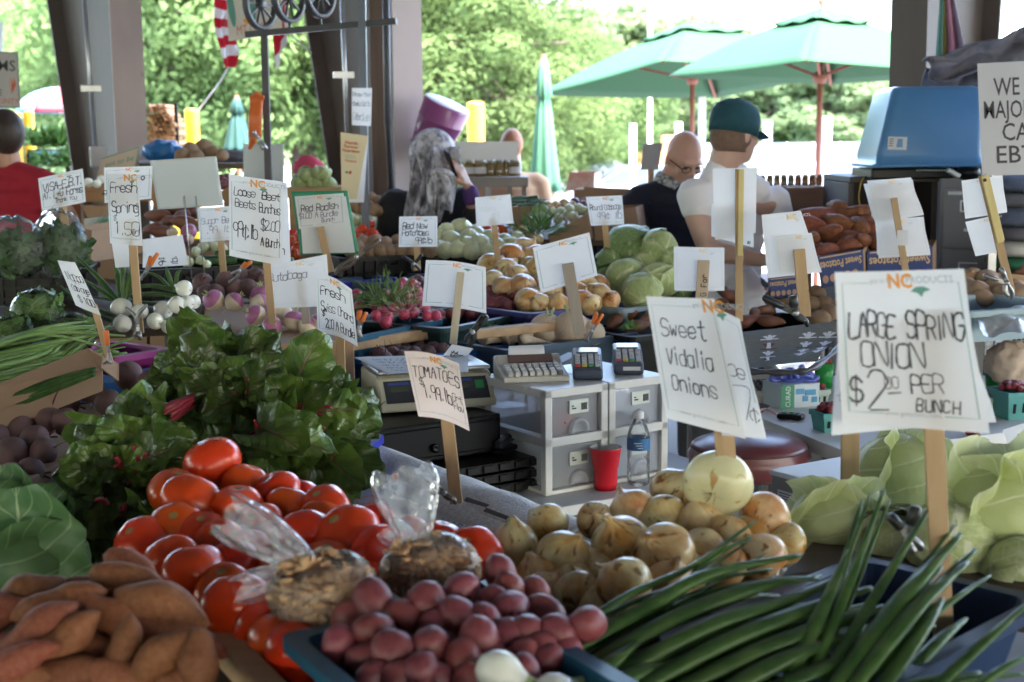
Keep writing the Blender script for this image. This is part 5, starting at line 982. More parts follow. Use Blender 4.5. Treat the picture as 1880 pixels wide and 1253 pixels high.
for k in range(9): s.type('lorem'[0:0] or ' ', .1, .1, .02, 1) if 0 else s.line([(.08*s.W+.03*k, (.2+.02*k)*s.H), (.3*s.W+.03*k, (.2+.02*k)*s.H)], .0012, 4)
s.build('sheet', t, [m_news, m_ink, m_red]+SM[3:])
m_rug = mat('woven_rug', (.84, .82, .80), .95, (.66, .64, .63), 90, .6, .12, bump=1., bscale=220); m_rugd = mat('dark_rug_stripe', (.10, .09, .09), .95, (.18, .16, .15), 60, .5, bump=.6, bscale=150)
t = thing('woven_rug', 'cream and charcoal woven rug folded along the stall edge', 'rug', on(870, 900, .83)); m = MB()
r0, r1 = on(676, 838, .845), on(1070, 990, .845); rd_ = r1-r0; rn_ = V((-rd_.y, rd_.x, 0)).normalized(); rn_ = rn_ if rn_.y > 0 else -rn_
def rugf(u, v, l=0):
 p = r0+rd_*u; a = (v-.5)*2.6; w = .075-.012*l; return p+rn_*(w*sin(a)+.004*nz((u*9, v*3, l), 1))+Z*(w*.75*cos(a)-.03+.006*nz((u*7, v*4, l), 1.)-.02*l)
m.grid(lambda u, v: rugf(u, v), 60, 16)
for i, f in enumerate(m.f):
 v = (i//60)/16; u = (i % 60)/60
 if (v < .25 and u > .42 and int((v*16+u*10)) % 3 == 0): m.m[i] = 1
m.grid(lambda u, v: rugf(u, v)+rn_*-.03+Z*(-.012-.02*v), 40, 8); m.build('rug', [m_rug, m_rugd], t, solid=.008)
m = MB()
for k in range(14):
 p = on(1000+R.uniform(-30, 40), 960+R.uniform(-10, 30), .86); m.tube([p, p+V((R.uniform(-.02, .02), -.02, -.02)), p+V((R.uniform(-.04, .04), -.03, -.05))], .0012, 4)
m.build('fringe', m_rug, t)
CT = .667
m_lam = mat('white_laminate', (.55, .55, .54), .45, (.48, .48, .47), 5)
q0 = on(1000, 912, CT); p_ = [uv2(q0, -.62, -.12), uv2(q0, .62, -.12), uv2(q0, .62, .60), uv2(q0, -.62, .60)]
table('counter_table', 'low white table carrying the drawer units, till and scale', p_, CT, m_lam, .03)
m_clr = clear('frosted_plastic', (.8, .8, .82), .2, .25, .5); m_wpl = mat('white_plastic', (.62, .61, .59), .4, (.54, .53, .51), 9); m_stick = mat('sticker', (.62, .66, .60), .6, (.55, .58, .54), 30)
dA = on(1002, 912, CT); dB = on(1228, 871, CT); dU = (dB-dA).normalized(); dT = V((-dU.y, dU.x, 0)); dW = (dB-dA).length/2; dR = atan2(dU.y, dU.x)
m_redd = mat('red_contents', (.45, .08, .08), .6)
def drawers(k, lab):
 o = dA+dU*(dW*k); t = thing('drawer_unit', lab, 'drawer unit', o, dR, 'white drawer units on the counter', local=True); w, d, h = dW-.004, .33, .295
 m = MB(); m.box((w/2, d/2, h-.012), (w, d, .024)); m.box((w/2, d/2, .006), (w, d, .012)); m.box((w/2, d/2, h*.5), (w, d, .026))
 for x in (.012, w-.012):
  for y in (.012, d-.012): m.box((x, y, h/2), (.024, .024, h-.002))
 m.build('frame', m_wpl, t, world=False, bevel=.003)
 for j in (0, 1):
  z0 = .014+j*(h*.5-.001); hh = h*.5-.03; dr = MB(); dr.box((w/2, d/2+.008, z0+hh/2), (w-.05, d-.012, hh)); dr = dr.build('drawer', m_clr, t, world=False, bevel=.004)
  m = MB(); m.box((w*.56, .0095, z0+hh*.66), (w*.30, .003, hh*.32)); m.build('label', m_stick, dr, world=False)
  m = MB()
  for q in range(6): m.box((w*(.60+.016*q), .0072, z0+hh*.65), (.0009, .002, hh*.17))
  m.box((w*.48, .0072, z0+hh*.62), (w*.06, .002, hh*.035)); m.box((w*.46, .0072, z0+hh*.68), (w*.03, .002, hh*.03)); m.build('barcode', m_ink, dr, world=False)
  m = MB(); m.lathe([(w*.15, 0), (w*.15, .010), (w*.11, .012), (w*.09, .004), (0, .004)], 24, (w*.56, .014, z0+hh*.10), axis=Matrix.Rotation(pi/2, 3, 'X'), fn=lambda a, v: 1); m.v = [V((p.x, p.y, max(p.z, z0+.004))) for p in m.v]; m.build('handle', m_clr, dr, world=False)
  if j == 1 and k == 0: m = MB(); m.ball((w*.42, .07, z0+hh*.30), (w*.26, .05, hh*.30), 14, 8, 0, lambda q: 1+.3*nz(q, 2)); m.build('contents', m_redd, dr, world=False)
 return t
drawers(0, 'white two-drawer plastic unit under the desk calculator'); drawers(1, 'white two-drawer plastic unit under the card terminals')
def lo(o, s, t_, z): return o+dU*s+dT*t_+Z*z
m_beig = mat('beige_plastic', (.52, .50, .45), .5, (.46, .44, .39), 9); m_key = mat('cream_keys', (.60, .58, .54), .5); m_dk = mat('charcoal_plastic', (.035, .038, .048), .45, (.05, .052, .06), 9)
zt = CT+.295; c = on(925, 705, zt); t = thing('calculator', 'beige desk calculator with cream keys on the left drawer unit', 'calculator', c, dR-.42, local=True)
m = MB(); m.prism([V((0, y, z)) for y, z in ((0, .0), (0, .016), (.11, .034), (.15, .058), (.19, .05), (.19, 0))], (0, 0, 0), (.19, 0, 0)); m.build('case', m_beig, t, world=False, bevel=.004)
m = MB()
for i in range(8):
 for j in range(4):
  y = .016+j*.022; m.box((.022+i*.0205, y, .021+y*.17), (.015, .015, .012), Matrix.Rotation(.16, 3, 'X'), 1 if (i, j) in ((6, 3), (7, 0), (6, 2)) else 0)
m.build('keys', [m_key, mat('dark_keys', (.12, .12, .13), .5)], t, world=False, bevel=.0015)
m = MB(); m.box((.1, .131, .0485), (.13, .034, .004), Matrix.Rotation(.55, 3, 'X')); m.build('display', mat('pinkish_display', (.16, .10, .09), .15), t, world=False)
m = MB(); m.lathe([(.022, 0), (.022, .10)], 14, (.045, .165, .06), axis=Matrix.Rotation(pi/2, 3, 'Y')); m.build('paper_roll', m_paper, t, world=False)
m_tblu = mat('slate_blue_plastic', (.045, .06, .10), .4, (.06, .075, .115), 9)
def terminal(px, py, lab, rot, sticker):
 c = on(px, py, zt); t = thing('card_terminal', lab, 'card terminal', c, rot, 'card terminals on the drawer units', local=True)
 m = MB(); m.prism([V((0, y, z)) for y, z in ((0, .01), (0, .032), (.10, .062), (.18, .070), (.20, .05), (.20, 0), (.01, 0))], (0, 0, 0), (.085, 0, 0)); m.build('case', m_tblu, t, world=False, bevel=.008)
 tilt = Matrix.Rotation(.29, 3, 'X')
 m = MB(); m.box((.0425, .128, .0685), (.062, .046, .004), Matrix.Rotation(.12, 3, 'X')); m.build('screen', mat('grey_lcd', (.16, .18, .18), .15), t, world=False)
 m = MB(); cm = [0, 0, 0, 0]
 for j in range(5):
  for i in range(4): m.box((.014+i*.019, .022+j*.016, .0415+j*.0048), (.014, .010, .006), tilt, (1+i if j == 0 and i < 3 else 0))
 m.build('keys', [mat('pale_grey_keys', (.42, .44, .46), .4), mat('red_key', (.55, .05, .05), .4), mat('yellow_key', (.62, .48, .06), .4), mat('green_key', (.06, .36, .15), .4)], t, world=False, bevel=.001)
 m = MB()
 if sticker == 'side': m.box((-.0015, .13, .036), (.003, .035, .028))
 else: m.box((.05, .0, .02), (.05, .003, .011))
 m.build('sticker', m_stick if sticker == 'side' else m_paper, t, world=False); return t
terminal(1052, 700, 'slate blue card terminal with a sticker on its side', dR-.62, 'side'); terminal(1128, 690, 'slate blue card terminal with a white strip on its front', dR-.62, 'front')
o = MB().box((0, 0, 0), (.17, .06, .02), Matrix.Rotation(dR+.2, 3, 'Z')@Matrix.Rotation(-.2, 3, 'Y')).build('credit_card_imprinter', m_dk, bevel=.004); o.location = at(1025, 668, 4.55); tag(o, 'dark flat card imprinter lying behind the calculator', 'card reader')
cA = on(1012, 893, CT); wv = -dU
t = thing('folded_crate', 'stack of collapsed black crate sides under the cash drawer', 'crate', cA, dR, local=True)
for k in range(3):
 m = MB(); z = .002+k*.032; m.box((-.22, .12, z+.014), (.44, .24, .026))
 for q in range(9): m.box((-.42+.052*q, -.003, z+.014), (.034, .008, .02))
 m.build('side_panel', m_blk, t, world=False, bevel=.002)
m_till = mat('black_till', (.006, .006, .007), .35, (.009, .009, .010), 9, spec=.25)
cB = on(920, 828, CT+.10); t = thing('cash_drawer', 'black metal cash drawer with a key lock under the scale', 'cash drawer', cB, dR, local=True)
m = MB(); m.box((-.20, .18, .054), (.40, .36, .108)); m.build('case', m_till, t, world=False, bevel=.005)
m = MB(); m.box((-.20, -.004, .055), (.375, .012, .082)); m.build('drawer_front', m_till, t, world=False, bevel=.004)
for x, mm in ((-.175, m_galv), (-.225, m_till)):
 m = MB(); m.lathe([(.013, 0), (.013, .012), (.008, .014), (.003, .011), (0, .011)], 18, (x, -.008, .04), axis=Matrix.Rotation(pi/2, 3, 'X')); m.build('lock', mm, t, world=False)
sc0 = on(700, 760, CT+.215); t = thing('scale', 'cream weighing scale with a dark display panel and papers on its pan', 'scale', sc0, dR-.28, local=True); sw = .34
m_cream = mat('cream_plastic', (.60, .57, .43), .45, (.54, .51, .38), 9)
m = MB(); m.prism([V((0, y, z)) for y, z in ((0, 0), (0, .018), (.055, .088), (.07, .095), (.27, .095), (.28, 0))], (0, 0, 0), (sw, 0, 0)); m.build('case', m_cream, t, world=False, bevel=.006)
fd = V((0, .055, .07)).normalized(); fn_ = V((0, -.07, .055)).normalized()
def face(x0, x1, a, b, lift): return [V((x, 0, .018))+fd*(.089*q)+fn_*lift for x, q in ((x0, a), (x1, a), (x1, b), (x0, b))]
m = MB(); m.prism(face(.018, sw-.018, .10, .9, 0), -fn_*.002, fn_*.0015); m.build('panel', m_dk, t, world=False)
m = MB(); 
for x0, x1 in ((.035, .085), (.098, .16), (.20, .27)): m.prism(face(x0, x1, .48, .68, 0), fn_*.001, fn_*.003)
m.build('readouts', mat('olive_lcd', (.10, .11, .09), .2), t, world=False)
m = MB()
for x0, x1 in ((.03, .09), (.095, .165), (.20, .275)): m.prism(face(x0, x1, .74, .83, 0), fn_*.001, fn_*.0028)
m.build('labels', mat('blue_label', (.05, .09, .35), .5), t, world=False)
m = MB(); m.prism(face(.285, .31, .45, .75, 0), fn_*.001, fn_*.003); m.build('green_tally', mat('green_tally', (.04, .32, .10), .5), t, world=False)
m = MB(); m.box((sw/2, .165, .106), (sw*.98, .23, .012)); m.build('pan', m_galv, t, world=False, bevel=.004)
m = MB(); m.box((sw/2, .165, .098), (.1, .1, .012)); m.build('pan_support', m_dk, t, world=False)
t = thing('paper_sheets', 'loose written papers lying on the scale pan', 'paper', at(735, 665, 4.2)); zz = CT+.215+.1145
for k in range(2):
 s = Sheet([on(650+k*8, 656, zz+.002*k), on(860-k*12, 655+k*4, zz+.002*k), on(860-k*10, 684, zz+.002*k), on(712, 688-k*3, zz+.002*k)], .01*(1-k), .006, 3+k)
 for q in range(5): s.hand('llnu uml ni', .1, .25+.16*q, .08, .004, 5, .1, .6)
 s.build('sheet', t)
o = MB().box((0, 0, 0), (.10, .10, .006)).build('metal_plate', m_galv, bevel=.002); o.location = at(930, 745, 4.25); o.rotation_euler = (0, 0, dR); tag(o, 'small steel plate sticking out beside the scale', 'plate')
t = thing('stapler', 'black stapler standing on the collapsed crate', 'stapler', on(935, 830, CT+.10), dR+.5, local=True); m = MB(); m.box((.03, .015, .006), (.14, .035, .012)); m.build('base', m_till, t, world=False, bevel=.003); m = MB(); m.box((.03, .015, .035), (.14, .026, .022), Matrix.Rotation(-.15, 3, 'Y')); m.build('arm', m_dk, t, world=False, bevel=.006)
cc = on(1112, 898, CT); t = thing('plastic_cup', 'red plastic cup with white inside on the counter', 'cup', cc)
m = MB(); m.lathe([(0, .004), (.028, .004), (.030, 0), (.033, .02), (.034, .06), (.0365, .065), (.044, .115), (.0455, .119), (.044, .121)], 36, cc); m.build('shell', mat('red_cup', (.55, .012, .025), .25, (.5, .01, .02), 5), t)
m = MB(); m.lathe([(.0435, .1205), (.0425, .113), (.0345, .066), (.0325, .06), (.0305, .022), (0, .012)], 36, cc); m.build('lining', m_wht, t)
bc = on(1172, 890, CT); t = thing('water_bottle', 'clear water bottle with a blue label beside the red cup', 'bottle', bc)
bp2 = [(0, .003), (.024, 0), (.031, .006), (.0325, .02)]+[(.0325-.0012*(k % 2), .02+k*.008) for k in range(1, 11)]+[(.0325, .105), (.0325, .138), (.031, .15), (.024, .170), (.014, .186), (.0125, .19), (.0125, .198)]
m = MB(); m.lathe(bp2, 32, bc); m.build('bottle_wall', clear('bottle_film', (.95, .97, .98), .30, .05, .06), t)
m = MB(); m.lathe([(.0332, .104), (.0332, .138)], 32, bc); m.build('label', mat('blue_bottle_label', (.02, .12, .30), .35, (.03, .16, .38), 30), t)
m = MB()
for k in range(3): m.box(bc+V((.003*k-.004, -.0334, .126-.007*k)), (.022-.004*k, .0012, .0022))
m.build('label_text', m_paper, t)
m = MB(); m.lathe([(.0145, .192), (.0150, .194), (.0150, .209), (.013, .211), (0, .211)], 24, bc); m.build('cap', m_wht, t)
sc_ = at(1375, 830, 4.15); sz_ = .735; t = thing('stool', 'round maroon vinyl stool behind the onion heap', 'stool', (sc_.x, sc_.y, 0)); m_vin = mat('maroon_vinyl', (.13, .03, .035), .32, (.16, .045, .05), 6, bump=.08)
m = MB(); m.lathe([(0, sz_-.09), (.16, sz_-.09), (.178, sz_-.07), (.182, sz_-.03), (.17, sz_-.012), (.172, sz_-.006), (.165, sz_), (.12, sz_+.018), (0, sz_+.026)], 44, (sc_.x, sc_.y, 0)); m.build('seat', m_vin, t)
m = MB(); m.lathe([(.1745, sz_-.013), (.177, sz_-.010), (.1745, sz_-.006)], 44, (sc_.x, sc_.y, 0)); m.build('piping', mat('dark_piping', (.05, .015, .02), .5), t)
for k in range(4):
 a = k*pi/2+.5; m = MB(); m.tube([(sc_.x+.11*cos(a), sc_.y+.11*sin(a), sz_-.09), (sc_.x+.17*cos(a), sc_.y+.17*sin(a), 0)], .012, 8); m.build('leg', m_galv, t)
m = MB(); m.lathe([(.15, .25), (.158, .25), (.158, .262), (.15, .262), (.15, .25)], 32, (sc_.x, sc_.y, 0)); m.build('foot_ring', m_galv, t)
WT = .74; m_fold = mat('folding_table_white', (.66, .66, .66), .5, (.6, .6, .6), 9, bump=.1, bscale=90)
table('folding_table', 'white plastic folding table with the glove box and strawberry pints', [on(1390, 765, WT).to_tuple()[:2], on(1560, 832, WT).to_tuple()[:2], on(1990, 775, WT).to_tuple()[:2], on(1990, 690, WT).to_tuple()[:2], on(1480, 690, WT).to_tuple()[:2]], WT, m_fold, .045)
o = MB(); A, B = on(1412, 778, WT-.02), on(1470, 800, WT-.02)
t = thing('table_sticker', 'blue barcode sticker on the edge of the white folding table', 'sticker', A); s = Sheet([A+Z*.018+V((0, -.004, 0)), B+Z*.018+V((0, -.004, 0)), B-Z*.02+V((0, -.004, 0)), A-Z*.02+V((0, -.004, 0))], 0, 0, 1); s.put([(.72*s.W, .1*s.H), (.98*s.W, .1*s.H), (.98*s.W, .9*s.H), (.72*s.W, .9*s.H)], [(0, 1, 2, 3)], 4)
for k in range(7): s.line([((.75+.032*k)*s.W, .15*s.H), ((.75+.032*k)*s.W, .8*s.H)], .0008, 1)
s.build('sticker', t, [mat('sky_blue_print', (.05, .30, .55), .5)]+SM[1:])
gx = on(1432, 752, WT); gr = dR-.25
t = thing('glove_box', 'green and white box of gloves on the folding table', 'box', gx, gr, local=True); m = MB(); m.box((.075, .06, .04), (.15, .12, .08)); m.build('carton', mat('pale_blue_carton', (.55, .62, .66), .55, (.48, .56, .62), 12), t, world=False, bevel=.002)
m = MB(); m.box((.027, -.001, .04), (.05, .004, .079)); m.build('green_panel', mat('box_green', (.03, .26, .13), .5), t, world=False)
m = MB(); vs, fs, w = ftext('CURAD', .026, .01); m.add([(.037-b, -.0035, .006+a*.07/w) for a, b in vs], fs, 0, False); m.build('lettering', m_paper, t, world=False)
m = MB(); 
for k, (x, z, w_) in enumerate(((.075, .055, .03), (.115, .05, .04), (.13, .025, .02), (.095, .03, .02))): m.box((x, -.001, z), (w_, .003, .018))
m.build('blue_print', MATS['sky_blue_print'], t, world=False)
t = thing('rubber_gloves', 'crumpled violet blue rubber gloves on top of the glove box', 'gloves', lo(gx, .06, .04, .085)); m = MB(); m_glv = mat('violet_rubber', (.07, .10, .42), .4, (.10, .14, .5), 20, bump=.3)
c = V(gx)+V((.06, .08, .09))
for k in range(9):
 a = k*.7; m.tube(cr([c+V((.03*cos(a), .02*sin(a), 0)), c+V((.06*cos(a+.3), .035*sin(a+.3), .022*sin(k*1.3)+.012)), c+V((.085*cos(a+.6), .04*sin(a+.6), .005))], 4), [.008, .011, .012, .012, .011, .011, .010, .009, .005], 8)
m.ball(c, (.05, .03, .018), 16, 8, 0, lambda d: 1+.3*nz(d, 3)); m.build('gloves', m_glv, t)
t = thing('telephone', 'cream desk telephone beside the glove box', 'telephone', on(1385, 742, WT), gr-.2, local=True)
m = MB(); m.prism([V((0, y, z)) for y, z in ((0, .0), (0, .035), (.18, .075), (.18, 0))], (0, 0, 0), (.13, 0, 0)); m.build('base', m_beig, t, world=False, bevel=.006)
m = MB(); m.tube(cr([(.105, .0, .06), (.105, .03, .082), (.105, .15, .105), (.105, .18, .095)], 4), [.018, .02, .018, .016, .015, .014, .014, .014, .015, .016, .018, .02, .018], 10); m.build('handset', m_beig, t, world=False)
m = MB()
for i in range(3):
 for j in range(4): m.box((.025+i*.02, .03+j*.022, .046+j*.005), (.013, .013, .008), Matrix.Rotation(.22, 3, 'X'))
m.build('keypad', MATS['dark_keys'], t, world=False)
t = thing('mobile_phone', 'dark mobile phone lying on the white folding table', 'phone', on(1450, 768, WT)); m = MB(); m.box(on(1452, 770, WT)+Z*.010, (.085, .045, .018), Matrix.Rotation(-.5, 3, 'Z')); m.build('case', m_till, t, bevel=.007); m = MB(); m.box(on(1452, 770, WT)+Z*.0195, (.05, .03, .002), Matrix.Rotation(-.5, 3, 'Z')); m.build('screen', mat('dark_glass', (.02, .025, .03), .05), t)
o = MB().tube(cr([on(1385, 762, WT)+Z*.006, on(1405, 758, WT)+Z*.012, on(1425, 764, WT)+Z*.006], 4), .004, 6).build('key_ring', m_radt, loc=on(1405, 760, WT)); tag(o, 'pinkish cord of keys beside the phone', 'keys')
bx = at(1500, 880, 3.25); t = thing('white_box', 'white-lidded grey box with a small printed label behind the pale cabbage', 'box', (bx.x, bx.y, .8)); zt2 = at(1420, 862, 3.15).z
pp = [on(1412, 862, zt2), on(1560, 905, zt2), on(1680, 860, zt2), on(1545, 838, zt2)]; m = MB(); m.prism([V((p.x, p.y, 0)) for p in pp], (0, 0, zt2-.012), (0, 0, zt2)); m.build('lid', m_wht, t, bevel=.003)
cpp = sum(pp, V())/4; m = MB(); m.prism([V((cpp.x+(p.x-cpp.x)*.97, cpp.y+(p.y-cpp.y)*.97, 0)) for p in pp], (0, 0, FT+.002), (0, 0, zt2-.012)); m.build('body', mat('warm_grey_plastic', (.30, .29, .27), .5), t, bevel=.003)
A, B = on(1440, 896, zt2-.03), on(1470, 905, zt2-.03); nrm = (pp[1]-pp[0]).cross(Z).normalized(); nrm = nrm if nrm.y < 0 else -nrm
s = Sheet([A+nrm*.02, B+nrm*.02, B+nrm*.02-Z*.03, A+nrm*.02-Z*.03], 0, 0, 1)
for k in range(4): s.line([(.1*s.W, (.2+.2*k)*s.H), (.9*s.W, (.2+.2*k)*s.H)], .0008, 1)
s.build('label', t)
m_pint = mat('teal_pulp', (.10, .33, .32), .8, (.08, .27, .26), 20, bump=.3); m_pale = mat('pale_teal_pulp', (.45, .55, .50), .8, (.4, .5, .45), 20, bump=.3)
def pint(px, py, z, s_, lab, mm, rot=.3, n=10, gp='strawberry pint boxes'):
 c = on(px, py, z); t = thing('pint_box', lab, 'pint box', c, rot, gp, local=True); w, h = s_, s_*.72
 m = MB(); o = len(m.v); k = .80
 a = [(-w/2*k, -w/2*k), (w/2*k, -w/2*k), (w/2*k, w/2*k), (-w/2*k, w/2*k)]; b = [(x/k, y/k) for x, y in a]
 m.add([V((*p, 0)) for p in a]+[V((*p, h)) for p in b], [(3, 2, 1, 0), (0, 1, 5, 4), (1, 2, 6, 5), (2, 3, 7, 6), (3, 0, 4, 7)], 0, False); m.build('shell', mm, t, world=False, solid=.003)
 m = MB()
 for y, x in ((-w/2, 0), (w/2, 0)): m.box((x, y, h-.008), (w+.008, .008, .016))
 for x in (-w/2, w/2): m.box((x, 0, h-.008), (.008, w-.008, .016))
 m.build('rim', mm if mm == m_pint else m_pale, t, world=False, bevel=.001)
 for k_ in (-.28, 0, .28): m = MB(); m.box((k_*w, -w/2*.90-.002, h*.42), (.008, .004, h*.34), Matrix.Rotation(.12, 3, 'X')); m.build('slot', m_blk, t, world=False)
 M = Matrix.Translation(c)@Matrix.Rotation(rot, 4, 'Z')
 for i in range(n):
  a = i*2.4; q = w*.36*sqrt((i+.5)/n); put('strawberry', M@V((q*cos(a), q*sin(a), h+.006+.012*(1-i/n))), .0135*R.uniform(.85, 1.15), None, 'dark red strawberry in a '+lab, 'strawberries in the '+lab)
 return t
pint(1812, 760, WT, .085, 'pale pint box cut by the big card edge', m_pale); pint(1858, 765, WT, .125, 'large teal pint box at the right edge', m_pint, .3, 20)
pint(1522, 790, WT, .085, 'teal pint box at the left edge of the big card', m_pint); pint(1495, 742, WT, .075, 'greyish pint box behind the glove box', m_pale, .2, 6); pint(1785, 830, WT-.05, .06, 'teal pint box low behind the round cabbage', m_pint, .3, 4)
c = on(1835, 712, WT); t = thing('green_tub', 'round bright green tub under a teal pint box', 'tub', c); m = MB(); m.lathe([(0, .0), (.045, .0), (.052, .06), (.058, .062), (.058, .07), (.053, .07), (.047, .01), (0, .01)], 28, c); m.build('tub', mat('bright_green_plastic', (.02, .30, .06), .4), t)
pint(1828, 690, WT+.055, .075, 'teal pint box standing on the green tub', m_pint, .3, 8)
c = on(1512, 712, WT); o = MB().lathe([(0, .0), (.03, .0), (.035, .09), (.03, .09), (.028, .01), (0, .01)], 20, (0, 0, 0)).build('green_basket', MATS['bright_green_plastic']); o.location = c; tag(o, 'narrow green mesh basket beside the teal pint box', 'basket')
for i in range(4): put('strawberry', c+V((.014*cos(i*1.6), .014*sin(i*1.6), .095)), .014, None, 'dark red strawberry on the narrow green basket', 'strawberries on the green basket')
t = thing('plastic_bag', 'crumpled peach plastic bag behind the strawberries', 'bag', at(1850, 690, 4.9)); m = MB(); m.ball(at(1858, 668, 4.9), (.09, .07, .075), 44, 30, 0, lambda d: 1+.16*nz(d, 2.6)+.14*abs(nz(d, 5, 3))+.05*nz(d, 14)); m.build('bag', mat('peach_film', (.62, .46, .33), .3, (.48, .40, .36), 9, bump=.9, bscale=30), t)
t = thing('wire_basket', 'wire basket behind the peach plastic bag', 'basket', at(1805, 655, 5.1)); m = MB()
for k in range(12):
 a, b_ = at(1785+k*9, 622-k*1.6, 5.1), at(1785+k*9, 650-k*1.2, 5.1); m.tube([a, b_], .002, 5)
for dy in (0, 10, 20, 30): m.tube([at(1785, 622+dy, 5.1), at(1890, 604+dy, 5.1)], .002, 5)
m.build('wires', m_galv, t)
crate_under([on(1700, 860, .62), on(1880, 930, .62), on(1960, 860, .62), on(1790, 815, .62)], .3, .66, m_card, 'brown cardboard carton under the folding table edge', 'cardboard_box', 'box')
t = thing('price_card', 'grey card lettered LB leaning by the brown carton', 'sign', at(1845, 830, 3.9)); s = Sheet(qd(3.9, 1840, 790, 1900, 770, 1910, 850, 1862, 845), .02, .0, 1); s.hand('lb', .3, .6, .35, .03); s.build('card', t)
def scatter(key, x0, y0, x1, y1, nx, ny, plane, size, label, group, rot=None, lift=.0, seed=0, rows=0, what=None):
 r = random.Random(seed+17); out = []
 for j in range(ny):
  for i in range(nx):
   x = x0+(x1-x0)*(i+.5+.5*(j % 2-.5)+r.uniform(-.25, .25))/nx; y = y0+(y1-y0)*(j+.5+r.uniform(-.25, .25))/ny; p = hp(x, y, *plane); p = p+(CP-p).normalized()*r.uniform(0, lift)
   out.append(put(key, p, size*r.uniform(.85, 1.15), rot(r) if rot else None, label, group))
 return out
def lay(key, pts, plane, size, label, group, rot=None):
 out = []
 for q in pts:
  p = hp(q[0], q[1], *plane); k = (q[2]*(p-CP).dot(_f)/F) if len(q) > 2 and q[2] > 3 else size*(q[2] if len(q) > 2 else 1)
  if len(q) > 3: p = p+(CP-p).normalized()*q[3]
  out.append(put(key, p, k, rot(R) if rot else None, label, group))
 return out
MID = mat('stall_boards', (.13, .09, .06), .75, (.09, .06, .04), 8)
def tier(pts, z, label, name='display_table', cat='table'):
 P = [on(*q, z) for q in pts]; return table(name, label, [(p.x, p.y) for p in P], z, MID, .03)
tier([(560, 690), (1560, 600), (1420, 500), (600, 560)], .79, 'boarded stall table under the beet, parsnip and sweet potato bins')
o_ = lambda a, b, z, w, h, lab, m=m_plank: tag(MB().bar(on(*a, z), on(*b, z), w, h).build('wooden_rail', m, loc=on(*a, z), bevel=.003), lab, 'rail')
o_((596, 640), (800, 610), .97, .05, .035, 'pale wooden rail in front of the radish bin'); o_((868, 614), (1075, 592), .985, .05, .03, 'pale wooden rail behind the parsnips')
M1 = bin_((690, 664), (935, 632), .93, .22, .13, m_blue, 'blue plastic bin of dusty beets behind the scale', taper=.93)
fill(M1, 'beet', .030, 0, .0, 'dusty beet in the blue bin behind the scale', 'dusty beets in the blue bin', -.005, .85, layers=1, region=(-1, .2, -1, 1))
M2 = bin_((934, 642), (1162, 610), .945, .26, .14, m_slate, 'slate blue plastic bin of parsnips and pale roots behind the card terminals', taper=.95)
pl = hplane((1040, 605), .965, .2)
t2 = lay('turnip', [(1005, 608, 34, .0), (1048, 606, 36, .03), (1085, 612, 26)], pl, 0, 'big pale earthy root in the slate blue bin', 'pale roots in the slate blue bin', lambda r: (r.uniform(-.4, .4), r.uniform(-.4, .4), r.random()*6))
labelrows(t2, 'big pale earthy root', 'in the slate blue bin', 1)
for o in t2: o.data = P_['turnip'][0].copy(); o.data.materials[2] = m_par_; o.data.materials[0] = m_par_
lay('parsnip', [(915, 622, 45), (935, 606, 40), (960, 618, 42), (900, 612, 40), (985, 628, 35)], pl, 0, 'thick parsnip lying at the corner of the slate blue bin', 'parsnips beside the slate blue bin', lambda r: (0, r.uniform(-.2, .2), r.uniform(-.3, .9)))
m_herb = mat('parsley', (.07, .20, .03), .5, (.12, .28, .05), 20, .6, var=.1)
def tuft(cx, cy, Y, rpx, n, lab, name='parsley', cat='parsley', group=None, L_=.03, mm=None, flatn=.6, wd=.3):
 c = at(cx, cy, Y); r = random.Random(int(cx+cy)); t = thing(name, lab, cat, c, 0, group); m = MB(); k = rpx*Y/F
 for i in range(n):
  d = V((r.gauss(0, 1), r.gauss(0, 1), abs(r.gauss(0, .7)))).normalized(); p = c+d*k*r.random(); leaf(m, p, d+V((r.uniform(-.6, .6), r.uniform(-.6, .6), r.uniform(0, .5))), V((r.uniform(-1, 1), -1, r.uniform(0, 1))), L_*r.uniform(.6, 1.3), L_*wd*r.uniform(.7, 1.3), .7, .2, 0, i, 2, 4)
 m.build('leaves', mm or m_herb, t); return t
for x, y in ((900, 604), (923, 612), (968, 607), (1157, 604)): tuft(x, y, 5.0, 12, 40, 'small tuft of curly parsley %s' % ('by the black clamp' if x == 900 else 'between the parsnips' if x < 950 else 'left of the big pale roots' if x < 1000 else 'at the black bin corner'), L_=.022)
M3 = bin_((1162, 618), (1330, 598), .95, .30, .13, m_blk, 'black plastic bin of sweet potatoes behind the vidalia card', taper=.95)
M4 = bin_((1352, 612), (1548, 588), .955, .32, .10, m_blk, 'black plastic tray of sweet potatoes and russets behind the woven mat', taper=.95)
def spr(r): return (r.uniform(-.3, .3), r.uniform(-.3, .3), r.uniform(0, 6.3))
pl = hplane((1250, 590), .97, .3)
for lst, kk, lab, gp in (([(1130, 590), (1152, 578), (1192, 585), (1170, 600), (1215, 575)], 'dark_sweet_potato', 'brown sweet potato left of the vidalia card', 'sweet potatoes left of the vidalia card'),
  ([(1325, 560), (1345, 545, 1.2, .04), (1385, 575), (1340, 575), (1405, 570), (1370, 590), (1415, 590), (1310, 580), (1295, 560), (1330, 535)], 'dark_sweet_potato', 'brown sweet potato right of the vidalia card', 'sweet potatoes right of the vidalia card'),
  ([(1420, 548), (1445, 552), (1490, 560), (1515, 560), (1500, 540), (1525, 575), (1470, 545), (1505, 585), (1545, 560)], 'russet_potato', 'rough brown russet potato by the leaning square stake', 'russet potatoes by the square stake')):
 for q in lst: lay(kk, [q], pl, .055 if 'sweet' in kk else .036, lab, gp, spr)
